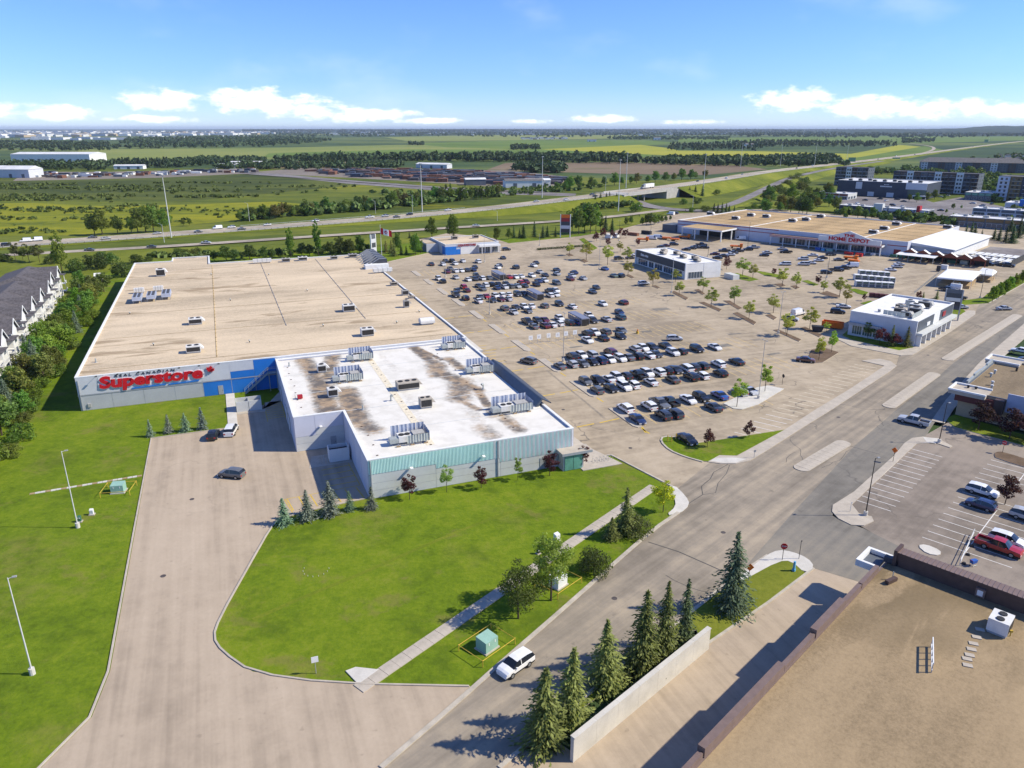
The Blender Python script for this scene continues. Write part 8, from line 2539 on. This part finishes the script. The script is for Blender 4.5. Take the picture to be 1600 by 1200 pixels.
def cart(p, rz, label, colr='cart_grey'):
 r_ = thing('shopping_cart', label, 'shopping cart', p, rz, 'shopping carts')
 mb = MB()
 mb.hexa([(-.4, -.25, .45), (.4, -.22, .5), (.4, .22, .5), (-.4, .25, .45)], [(-.48, -.3, .95), (.5, -.25, .95), (.5, .25, .95), (-.48, .3, .95)], colr)
 mb.build('basket', r_)
 mb = MB()
 for y in (-.24, .24):
  mb.tube((-.4, y, .12), (-.45, y, .95), .025, .025, 'galvanised', 4)
  mb.tube((-.4, y, .15), (.45, y, .15), .025, .025, 'galvanised', 4)
 mb.tube((-.55, -.28, 1.02), (-.55, .28, 1.02), .03, .03, 'red_paint', 5)
 mb.build('frame', r_)
 for x in (-.36, .4):
  for y in (-.22, .22):
   MB().tube((x, y - .02, .07), (x, y + .02, .07), .07, .07, 'tyre', 6).build('wheel', r_)
cart(P(1520, 884), R(20), 'blue shopping cart left beside the brown parapet in the lower lot', 'blue_plastic')
# barrier rail of the lower lot
p0, p1 = P(1499, 884).xy, P(1521, 836).xy
r_ = thing('barrier_rail', 'pale pipe rail with dark weights beside the red pickup', 'rail', (p0.x, p0.y, 0), math.atan2((p1 - p0).y, (p1 - p0).x))
ln = (p1 - p0).length
MB().tube((0, 0, 1.05), (ln, 0, 1.05), .05, .05, 'pole_white', 6).build('rail', r_)
MB().tube((0, 0, .5), (ln, 0, .5), .05, .05, 'pole_white', 6).build('rail', r_)
for k in range(4):
 MB().tube((ln * k / 3, 0, 0), (ln * k / 3, 0, 1.05), .05, .05, 'pole_white', 6).build('post', r_)
 MB().tube((ln * (k + .3) / 3.6, -.4, 0), (ln * (k + .3) / 3.6, -.4, .3), .35, .2, 'plastic_dark', 8).build('weight', r_)
# yellow bollards outside the store doors
for i in range(7):
 w_ = FA(92.4, 2 - 1.6 * i)
 r_ = thing('bollard', 'yellow bollard at the near store doors, ' + nth(i) + ' from the back', 'bollard', (w_.x, w_.y, 0), 0, 'yellow bollards near doors')
 MB().tube((0, 0, 0), (0, 0, 1.25), .14, .14, 'yellow_paint', 8).build('post', r_)
 MB().tube((0, 0, 1.25), (0, 0, 1.33), .14, .06, 'yellow_paint', 8).build('cap', r_)
for i in range(7):
 w_ = FA(92.6, 58 - 1.7 * i)
 r_ = thing('bollard', 'yellow bollard at the middle store doors, ' + nth(i) + ' from the back', 'bollard', (w_.x, w_.y, 0), 0, 'yellow bollards middle doors')
 MB().tube((0, 0, 0), (0, 0, 1.25), .14, .14, 'yellow_paint', 8).build('post', r_)
 MB().tube((0, 0, 1.25), (0, 0, 1.33), .14, .06, 'yellow_paint', 8).build('cap', r_)
# bicycle rack at the corner entrance
w_ = FA(91.2, -64.2)
r_ = thing('bicycle_rack', 'row of grey bicycle hoops at the corner entrance', 'bicycle rack', (w_.x, w_.y, .1), AA)
for k in range(6):
 mb = MB()
 x = k * .75
 mb.tube((x, -.35, 0), (x, -.35, .8), .03, .03, 'pole_grey', 5)
 mb.tube((x, .35, 0), (x, .35, .8), .03, .03, 'pole_grey', 5)
 mb.tube((x, -.35, .8), (x, .35, .8), .03, .03, 'pole_grey', 5)
 mb.build('hoop', r_)
def fenced_box(label, u, v, size, h, mat, rz, fw=None, top=None, group=None):
 p = P(u, v)
 r_ = thing('transformer_box', label, 'transformer', (p.x, p.y, 0), R(rz), group)
 l, w_ = size
 MB().box(-l / 2 - .15, l / 2 + .15, -w_ / 2 - .15, w_ / 2 + .15, -.02, .12, 'concrete').build('pad', r_)
 mb = MB()
 mb.hexa([(-l / 2, -w_ / 2, .12), (l / 2, -w_ / 2, .12), (l / 2, w_ / 2, .12), (-l / 2, w_ / 2, .12)], [(-l / 2, -w_ / 2, h - .15), (l / 2, -w_ / 2, h - .15), (l / 2, w_ / 2, h), (-l / 2, w_ / 2, h)], mat)
 mb.build('casing', r_)
 for s in (-.25, .25):
  MB().box(s * l - .06, s * l + .06, -w_ / 2 - .03, -w_ / 2 - .002, h * .6, h * .8, 'trim_white').build('label_plate', r_)
 if fw:
  f = thing('guard_fence', label.split(' ')[0] + ' box guard fence of yellow pipe: ' + label, 'fence', (p.x, p.y, 0), R(rz))
  f['label'] = 'yellow pipe guard around the ' + label
  a, b_ = fw
  for x in (-a, a):
   for y in (-b_, b_):
    MB().tube((x, y, 0), (x, y, .95), .05, .05, 'yellow_paint', 6).build('post', f)
  for (q0, q1) in (((-a, -b_), (a, -b_)), ((a, -b_), (a, b_)), ((a, b_), (-a, b_)), ((-a, b_), (-a, -b_))):
   MB().tube((*q0, .85), (*q1, .85), .04, .04, 'yellow_paint', 5).build('rail', f)
fenced_box('green transformer box on the verge at the bottom', 761, 1012, (2.0, 1.7), 1.7, 'green_box', 47, (2.7, 2.0))
fenced_box('grey utility cabinet behind the leafy street tree', 872, 914, (1.9, 1.6), 1.7, 'siding_white', 47, (2.5, 2.0))
fenced_box('green transformer box on the left lawn by the yard kerb', 186, 768, (2.0, 1.6), 1.6, 'green_box', 10, (2.3, 1.9))
fenced_box('small dark green cabinet behind the left lawn lamp post', 125, 815, (.45, .4), 1.0, 'dark_green_box', 10)
fenced_box('small white cabinet on the left lawn', 144, 804, (.55, .4), 1.0, 'siding_white', 10)
fenced_box('small dark post box beside the sidewalk', 841, 865, (.35, .35), .9, 'plastic_dark', 40)
fenced_box('white rounded cabinet beside the sidewalk above the street tree', 870, 845, (.8, .6), 1.3, 'siding_white', 40)
# buried trench line of boards on the left lawn
a0, a1 = P(46, 772), P(222, 743)
d = a1 - a0
r_ = thing('trench_boards', 'line of pale boards laid across the left lawn', 'boards', (a0.x, a0.y, 0), math.atan2(d.y, d.x))
n = 22
for k in range(n):
 x = d.length * k / n
 MB().box(x + .03, x + d.length / n - .03, -.28 + random.uniform(-.04, .04), .28, -.03, .06, 'concrete_pale' if k % 3 else 'pallet_wood').build('board', r_)
# ring of small stakes on the front lawn, manhole in the back one
p = P(494, 890)
r_ = thing('marker_stakes', 'half ring of short white stakes on the front lawn', 'stakes', (p.x, p.y, 0), 0)
for k in range(9):
 a = PI * (.95 + 1.1 * k / 8)
 MB().tube((1.75 * math.cos(a), 1.75 * math.sin(a), -.05), (1.75 * math.cos(a), 1.75 * math.sin(a), .16), .04, .04, 'concrete_pale', 5).build('stake', r_)
# worn path across the front lawn
q0, q1 = P(330, 985), P(960, 770)
for nm, pts, w_ in (('worn_path', [P(395, 968), P(480, 930), P(560, 898), P(650, 858), P(740, 820), P(820, 792)], .7),):
 l, r2 = ribbon_pts([q_ for q_ in dense(pts, 1)], w_)
 mb = MB()
 for i in range(len(l) - 1):
  mb.face([(*r2[i], -.02), (*r2[i + 1], -.02), (*l[i + 1], -.02), (*l[i], -.02)], 'worn_grass')
 structure(nm, mb)
# cracks and patches on the road
for nm, pts, w_, mt in (('road_seam', [(1013, 847), (1060, 862), (1110, 884), (1150, 902)], .18, 'tar'), ('road_crack', [(1076, 787), (1098, 773), (1096, 760), (1110, 748), (1115, 738), (1135, 727), (1140, 722)], .13, 'tar'), ('road_crack', [(1098, 773), (1118, 770), (1122, 755), (1135, 740), (1140, 727)], .1, 'tar'), ('road_seam', [(1328, 697), (1345, 702), (1375, 710)], .14, 'tar'), ('aisle_seam', [(854, 578), (880, 600), (905, 620), (935, 645), (945, 654)], .5, 'road_asphalt')):
 l, r2 = ribbon_pts([P(*q_) for q_ in pts], w_)
 mb = MB()
 for i in range(len(l) - 1):
  mb.face([(*r2[i], .021), (*r2[i + 1], .021), (*l[i + 1], .021), (*l[i], .021)], mt)
 structure(nm, mb)
for i, (u, v, l, w_) in enumerate([(1033, 483, 6, 3.2), (1010, 518, 3.5, 1.6), (1130, 540, 5, 2.6), (1305, 682, 0.1, .1), (900, 542, 4, 1.2)]):
 p = P(u, v)
 MB().box(-l / 2, l / 2, -w_ / 2, w_ / 2, -.01, .009, 'drive_asphalt').build('asphalt_patch', lot, (p.x, p.y, 0), AA)
# wandering sealed cracks, drains and repair patches in the pavings
gC = random.Random(21)
road_o, yard_o = bpy.data.objects['main_road'], bpy.data.objects['loading_yard']
for i in range(46):
 par, z_ = (lot, .0075) if i < 38 else ((road_o, .021) if i < 54 else (yard_o, .006))
 if i < 38:
  q_ = FA(gC.uniform(95, 190), gC.uniform(-52, 120)).xy
 elif i < 54:
  q_ = P(1000, 900).xy.lerp(P(1560, 520).xy, gC.random()) + Vector((gC.uniform(-4, 4), gC.uniform(-4, 4)))
 else:
  q_ = FA(gC.uniform(18, 36), gC.uniform(-88, -26)).xy
 a = gC.choice([AA, AA + PI / 2, R(45), R(-45)]) + gC.uniform(-.3, .3)
 pts = [q_]
 for s in range(gC.randint(4, 11)):
  a += gC.uniform(-.5, .5)
  q_ = q_ + Vector((math.cos(a), math.sin(a))) * gC.uniform(.8, 2.0)
  pts.append(q_)
 l, r2 = ribbon_pts(pts, gC.uniform(.04, .09))
 mb = MB()
 for j in range(len(l) - 1):
  mb.face([(*r2[j], z_), (*r2[j + 1], z_), (*l[j + 1], z_), (*l[j], z_)], 'tar')
 mb.build('sealed_crack', par)
for i in range(10):
 q_ = FA(gC.uniform(96, 185), gC.uniform(-50, 110)) if i < 10 else P(gC.uniform(1020, 1300), 0 + gC.uniform(700, 800))
 l, w_ = gC.uniform(1.2, 5), gC.uniform(.8, 2.4)
 MB().sheet([(-l / 2, -w_ / 2), (l / 2, -w_ / 2 + .1), (l / 2 - .1, w_ / 2), (-l / 2, w_ / 2)], .0072 if i < 10 else .0195, 'drive_asphalt' if i % 2 else 'road_asphalt').build('asphalt_patch', lot if i < 10 else road_o, (q_.x, q_.y, 0), AA + gC.uniform(-.2, .2))
for i, (u, v) in enumerate([(1310, 652), (1130, 832), (960, 935), (1450, 555), (300, 780), (255, 900), (985, 700), (880, 640)]):
 p = P(u, v)
 MB().tube((0, 0, .0), (0, 0, .024), .38, .38, 'steel_dark', 12).build('manhole_cover', road_o if i < 4 else (yard_o if i < 6 else lot), (p.x, p.y, 0))
# flag and pylon behind the store
p = P(597, 407)
h = height_at(597, 407, 352)
r_ = thing('flagpole', 'white flagpole behind the store', 'flagpole', (p.x, p.y, 0), 0)
MB().tube((0, 0, 0), (0, 0, h), .14, .08, 'pole_white', 8).build('pole', r_)
MB().tube((0, 0, h), (0, 0, h + .3), .15, .02, 'pole_white', 8).build('finial', r_)
MB().tube((0, 0, 0), (0, 0, .4), .5, .4, 'concrete', 8).build('footing', r_)
fl = thing('flag', 'red and white maple leaf flag flying behind the store', 'flag', (p.x, p.y, 0), R(-8))
fw, fh, ztop = 5.6, 2.8, h - 1.0
def flag_pt(x, y):
 return (x * .93, .35 * math.sin(x * 1.5) * x / fw, ztop - fh + y - .28 * x - .12 * math.sin(x * 1.2))
for nm, x0, x1, mt in (('red_band', .05, 1.4, 'red_sign'), ('white_band', 1.4, 4.2, 'fabric_white'), ('red_band', 4.2, 5.6, 'red_sign')):
 mb = MB()
 for i in range(6):
  xa, xb = x0 + (x1 - x0) * i / 6, x0 + (x1 - x0) * (i + 1) / 6
  mb.face([flag_pt(xa, 0), flag_pt(xb, 0), flag_pt(xb, fh), flag_pt(xa, fh)], mt)
 mb.build(nm, fl)
mb = MB()
mb.sheet([(2.8 + .95 * x, 1.4 + 1.05 * y) for x, y in LEAF], 0, 'red_sign')
mb.v = [tuple(Vector(flag_pt(v[0], v[1])) + Vector((0, -.04, 0))) for v in mb.v]
mb.build('maple_leaf', fl)
def pylon(label, u, vb, vt, w_, rz, frame, boards, leg=.35):
 p = P(u, vb)
 h = height_at(u, vb, vt)
 r_ = thing('pylon_sign', label, 'pylon sign', (p.x, p.y, 0), R(rz))
 for s in (-1, 1):
  MB().box(s * w_ / 2 - .2, s * w_ / 2 + .2, -.35, .35, 0, h, frame).build('leg', r_)
 z0 = h * leg
 MB().box(-w_ / 2 + .2, w_ / 2 - .2, -.3, .3, z0, h - .02, 'charcoal_panel').build('cabinet', r_)
 n = len(boards)
 for i, mt in enumerate(boards):
  zz = z0 + (h - z0) * (n - 1 - i) / n
  for s in (-1, 1):
   MB().box(-w_ / 2 + .3, w_ / 2 - .3, s * .33 - .02, s * .33 + .02, zz + .1, zz + (h - z0) / n - .08, mt).build('sign_board', r_)
 return r_
pylon('dark pylon sign with pale boards beside the restaurant', 1483, 500, 452, 4.6, -30, 'trim_grey', ['slate_wall', 'charcoal_panel', 'siding_beige', 'trim_dark', 'charcoal_blue'], .35)
pylon('red and white topped pylon sign above the far car park', 883, 371, 335, 5.4, -10, 'trim_white', ['orange_sign', 'dark_red_sign', 'charcoal_panel', 'siding_grey', 'trim_dark'], .22)
pylon('tall grey and white pylon sign behind the store roof', 584, 396, 366, 3.4, 60, 'trim_white', ['slate_wall', 'siding_grey', 'charcoal_panel', 'siding_lilac'], .1)
# overhead signs of the highway
for i, (u, v, vt, lab) in enumerate([(1330, 258, 246, 'green overhead highway sign above the apartments'), (1540, 226, 218, 'small green highway sign far right'), (1400, 250, 246, 'dark highway gantry sign beyond the apartments')]):
 p = P(u, v)
 h = height_at(u, v, vt)
 r_ = thing('highway_sign', lab, 'sign', (p.x, p.y, 0), R(10))
 w_ = 13 if i == 0 else 16
 for s in (-1, 1):
  MB().tube((s * w_ / 2, 0, 0), (s * w_ / 2, 0, h), .2, .2, 'pole_grey', 6).build('post', r_)
 MB().box(-w_ / 2, w_ / 2, -.12, .12, h * .45, h, 'dark_green_box').build('sign_plate', r_)
# festival tents near the nursery
def tent(label, pts, h, peak):
 W = [P(u, v, h) for u, v in pts]
 c = sum(W, Vector()) / len(W)
 r_ = thing('marquee', label, 'marquee', (c.x, c.y, 0), 0, 'white marquees')
 loc = [q_ - Vector((c.x, c.y, 0)) for q_ in W]
 mb = MB()
 n = len(loc)
 m0, m1 = (loc[0] + loc[3]) / 2, (loc[1] + loc[2]) / 2
 m0.z = m1.z = h + peak
 q1, q2 = m0.lerp(m1, .12), m0.lerp(m1, .88)
 mb.face([loc[0], loc[1], q2, q1], 'fabric_white')
 mb.face([loc[2], loc[3], q1, q2], 'fabric_white')
 mb.face([loc[1], loc[2], q2], 'fabric_white')
 mb.face([loc[3], loc[0], q1], 'fabric_white')
 mb.build('canopy', r_)
 mb = MB()
 for a, b_ in ((0, 1), (1, 2), (2, 3), (3, 0)):
  mb.face([loc[a] - Vector((0, 0, .5)), loc[b_] - Vector((0, 0, .5)), loc[b_], loc[a]], 'fabric_white')
 mb.build('valance', r_)
 for a, b_ in ((0, 1), (1, 2), (2, 3), (3, 0)):
  for f in (0, .5):
   q_ = loc[a].lerp(loc[b_], f)
   MB().tube((q_.x, q_.y, 0), (q_.x, q_.y, h), .07, .07, 'pole_white', 6).build('post', r_)
 MB().hexa([(*(loc[0].xy * .9), .02), (*(loc[1].xy * .9), .02), (*(loc[2].xy * .9), .02), (*(loc[3].xy * .9), .02)], [(*(loc[0].xy * .9), 1.1), (*(loc[1].xy * .9), 1.1), (*(loc[2].xy * .9), 1.1), (*(loc[3].xy * .9), 1.1)], 'pallet_wood').build('goods', r_)
tent('large white marquee near the nursery', [(1464, 433), (1519, 438), (1534, 424), (1480, 420)], 3.6, 1.4)
tent('small white marquee right of the large one', [(1527, 427), (1550, 430), (1558, 424), (1536, 419)], 3.2, 1.4)
# stacked crates: pale frames with dark fronts
k = 0
for row, (u0, v0, u1, v1, n) in enumerate([(1340, 447, 1390, 450, 6), (1338, 437, 1392, 442, 6), (1345, 430, 1384, 433, 5)]):
 for i in range(n):
  f = i / (n - 1)
  p = P(u0 + (u1 - u0) * f, v0 + (v1 - v0) * f)
  r_ = thing('storage_crate', f"white-topped crate with dark front, {nth(i)} from the left in the {['front', 'middle', 'back'][row]} line", 'crate', (p.x, p.y, 0), R(-8), 'white-topped crates')
  MB().box(-1.05, 1.05, -1.4, 1.4, .1, 2.2, 'siding_white').build('box', r_)
  MB().box(-.9, .9, -1.46, -1.403, .2, 1.2, 'slate_wall').build('front_panel', r_)
  MB().box(-.9, .9, -1.46, -1.403, 1.3, 2.05, 'glass_green').build('front_panel', r_)
  MB().box(-1, 1, -1.3, 1.3, 0, .1, 'pallet_wood').build('pallet', r_)
for i in range(4):
 p = P(1362 + i * 7.4, 464 + i * .8)
 r_ = thing('wrapped_pallet', 'dark maroon wrapped pallet behind the restaurant, ' + nth(i) + ' from the left', 'pallet', (p.x, p.y, 0), R(-10), 'maroon pallets')
 MB().box(-.8, .8, -.7, .7, .14, 1.5, 'maroon_wall').build('load', r_)
 MB().box(-.85, .85, -.75, .75, 0, .13, 'pallet_wood').build('pallet', r_)
# goods along the warehouse front and nursery
for i, (u, v, mt, sz, lab) in enumerate([(1278, 391, 'blue_plastic', (2.5, 1.5, 1.4), 'blue covered stack at the warehouse store front'), (1286, 392, 'sky_blue_paint', (1.6, 1.5, 1.2), 'light blue stack at the warehouse store front'), (1296, 393, 'green_box', (3, 1.4, 1.2), 'green stack of garden goods at the warehouse store front'), (1326, 398, 'red_paint', (4, 1.6, 1.3), 'red stack of goods left of the entrance'), (1342, 401, 'red_paint', (3, 1.6, 1.6), 'red stack of goods under the lettering'), (1364, 399, 'unit_white', (2, 1.4, 1.2), 'white box at the right end of the canopy'), (1396, 402, 'dark_green_box', (3, 2, 1.3), 'dark green plant table left of the awning'), (1410, 403, 'dark_green_box', (3, 2, 1.3), 'dark green plant table under the awning'), (1425, 404, 'dark_green_box', (3, 2, 1.4), 'dark green plant table right under the awning'), (1444, 406, 'pallet_wood', (2, 2, 2), 'tall wooden crate at the end of the awning'), (1470, 409, 'cloth_dark', (4, 2, 1.4), 'dark table of goods before the rust gables'), (1488, 411, 'dark_green_box', (4, 2, 1.3), 'green table of plants before the rust gables'), (1506, 413, 'galvanised', (3, 2, 1.8), 'pale rack before the rust gables'), (1519, 414, 'maroon_wall', (1.8, 1.4, 1.8), 'little red-brown kiosk before the rust gables'), (1466, 424, 'trim_dark', (1.4, 1.4, 2.4), 'dark tall cabinet beside the large marquee'), (1475, 421, 'siding_white', (2.6, 1.6, 2.0), 'white display stand behind the large marquee'), (952, 372, 'fabric_white', (4, 3, 2.2), 'left white wrapped stack at the far lot'), (962, 371, 'fabric_white', (3, 3, 2.2), 'right white wrapped stack at the far lot'), (1010, 366, 'cloth_dark', (6, 2, 2), 'dark pile of lumber left of the warehouse store'), (990, 368, 'rusty_steel', (6, 2, 1.6), 'rust coloured pile at the far lot edge')]):
 p = P(u, v)
 r_ = thing('goods_stack', lab, 'goods', (p.x, p.y, 0), R(-44.5))
 l, w_, h = sz
 MB().box(-l / 2, l / 2, -w_ / 2, w_ / 2, .14, h, mt).build('load', r_)
 MB().box(-l / 2 - .05, l / 2 + .05, -w_ / 2 - .05, w_ / 2 + .05, 0, .13, 'pallet_wood').build('pallet', r_)
# bare-steel fence line beside the marquees
a0, a1 = P(1428, 460), P(1472, 424)
r_ = thing('temporary_fence', 'low temporary fence across the tarmac left of the marquee', 'fence', (a0.x, a0.y, 0), math.atan2((a1 - a0).y, (a1 - a0).x))
ln = (a1 - a0).length
for k in range(20):
 x = ln * k / 20
 mb = MB()
 mb.box(x + .05, x + ln / 20 - .05, -.02, .02, .15, .2, 'galvanised')
 mb.box(x + .05, x + ln / 20 - .05, -.02, .02, 1.0, 1.05, 'galvanised')
 for q_ in range(6):
  xx = x + .1 + q_ * (ln / 20 - .2) / 5
  mb.box(xx - .015, xx + .015, -.015, .015, .2, 1.0, 'galvanised')
 mb.build('fence_panel', r_)
# yellow hydrant in the empty stalls, yellow posts on the grass island
p = P(996, 521)
r_ = thing('lot_marker', 'yellow drum footing standing in the empty stalls', 'footing', (p.x, p.y, 0), 0)
MB().tube((0, 0, 0), (0, 0, .7), .45, .4, 'yellow_paint', 10).build('drum', r_)
MB().tube((0, 0, .7), (0, 0, 1.3), .18, .14, 'orange_paint', 8).build('cap', r_)
for i, (u, v) in enumerate([(1043, 690), (1049, 691), (1056, 687)]):
 p = P(u, v)
 r_ = thing('bollard', 'yellow post on the tip of the grass corner island, ' + nth(i) + ' from the left', 'bollard', (p.x, p.y, .1), 0, 'island posts')
 MB().tube((0, 0, 0), (0, 0, 1.2), .09, .09, 'yellow_paint', 7).build('post', r_)
 MB().tube((0, 0, 1.2), (0, 0, 1.27), .09, .04, 'yellow_paint', 7).build('cap', r_)
# ------------------------------------------------------------------ people
def person(label, p, rz, coat, legs, lean=0.0, stride=.18):
 """one skinned figure: joints laid out as edges, radii per joint"""
 J = [(0, 0, .95), (0, .02, 1.2), (0, .03, 1.42), (0, .05, 1.53), (0, .06, 1.64), (0, .06, 1.75),          # pelvis .. head top
   (.17, .02, 1.40), (.23, .0 + stride * .5, 1.14), (.22, .12 + stride, .92), (-.17, .02, 1.40), (-.23, -.02, 1.14), (-.22, .08 - stride * .5, .90),
   (.10, 0, .90), (.11, .06 + stride * .8, .5), (.11, stride, .09), (.11, stride + .14, .05), (-.10, 0, .90), (-.11, .02 - stride * .4, .5), (-.11, -stride, .09), (-.11, -stride + .14, .05)]
 Rr = [.16, .145, .15, .06, .095, .085, .07, .05, .04, .07, .05, .04, .095, .065, .05, .04, .095, .065, .05, .04]
 E = [(0, 1), (1, 2), (2, 3), (3, 4), (4, 5), (2, 6), (6, 7), (7, 8), (2, 9), (9, 10), (10, 11), (0, 12), (12, 13), (13, 14), (14, 15), (0, 16), (16, 17), (17, 18), (18, 19)]
 me = bpy.data.meshes.new('body')
 me.from_pydata([(x, y + lean * z, z) for x, y, z in J], E, [])
 o = bpy.data.objects.new('body', me)
 C.objects.link(o)
 md = o.modifiers.new('skin', 'SKIN')
 for i, sv in enumerate(me.skin_vertices[0].data if me.skin_vertices else []):
  sv.radius = (Rr[i], Rr[i])
 bpy.context.view_layer.objects.active = o
 if not me.skin_vertices:
  bm = bmesh.new()
  bm.from_mesh(me)
  lay = bm.verts.layers.skin.verify()
  bm.verts.ensure_lookup_table()
  for i, v in enumerate(bm.verts):
   v[lay].radius = (Rr[i], Rr[i])
   v[lay].use_root = (i == 0)
  bm.to_mesh(me)
  bm.free()
 sb = o.modifiers.new('sub', 'SUBSURF')
 sb.levels = sb.render_levels = 1
 ev = o.evaluated_get(bpy.context.evaluated_depsgraph_get())
 m2 = bpy.data.meshes.new_from_object(ev)
 bpy.data.objects.remove(o)
 m2.materials.clear()
 for mt in ('skin', coat, legs, 'tyre'):
  m2.materials.append(MATS[mt])
 for f in m2.polygons:
  z = f.center.z
  f.material_index = 0 if z > 1.50 or (abs(f.center.x) > .18 and z < .97) else (1 if z > .93 else (2 if z > .1 else 3))
 r_ = thing('person', label, 'person', p, rz)
 link_mesh('body', m2, r_)
 hm = bmesh.new()
 bmesh.ops.create_icosphere(hm, subdivisions=2, radius=.115)
 mb = MB()
 mb.v = [(v.co.x, v.co.y + .04 + lean * 1.7, v.co.z + 1.73) for v in hm.verts]
 mb.f = [tuple(v.index for v in f.verts) for f in hm.faces]
 mb.m = [mb.mi('cloth_dark')] * len(mb.f)
 hm.free()
 mb.build('hair', r_)
person('person in dark clothes standing on the restaurant walk', P(1442, 526), R(60), 'cloth_dark', 'cloth_dark', 0, .05)
person('person in red-brown top beside the other on the restaurant walk', P(1446, 525), R(250), 'cloth_red', 'cloth_dark', 0, .08)
person('person crossing the cross street behind the warehouse store', P(1071, 331), R(20), 'cloth_dark', 'cloth_dark')
person('person walking along the store front walk', FA(91.0, 74, .1), R(100), 'cloth_red', 'cloth_dark')
# ------------------------------------------------------------------ haze
mb = MB()
mb.box(-70000, 70000, -5000, 75000, -3, 135, 'concrete')
hz = mb.build('haze')
m, t = new_mat('haze_air')
vol = t.n('ShaderNodeVolumePrincipled')
vol.inputs['Color'].default_value = (.72, .84, 1.0, 1)
vol.inputs['Density'].default_value = 3.0e-5
vol.inputs['Density Attribute'].default_value = ''
o = t.n('ShaderNodeOutputMaterial')
t.link(vol.outputs[0], o.inputs['Volume'])
hz.data.materials.clear()
hz.data.materials.append(m)
tag(hz, 'thin blue summer haze over the whole plain', 'haze', kind='stuff')
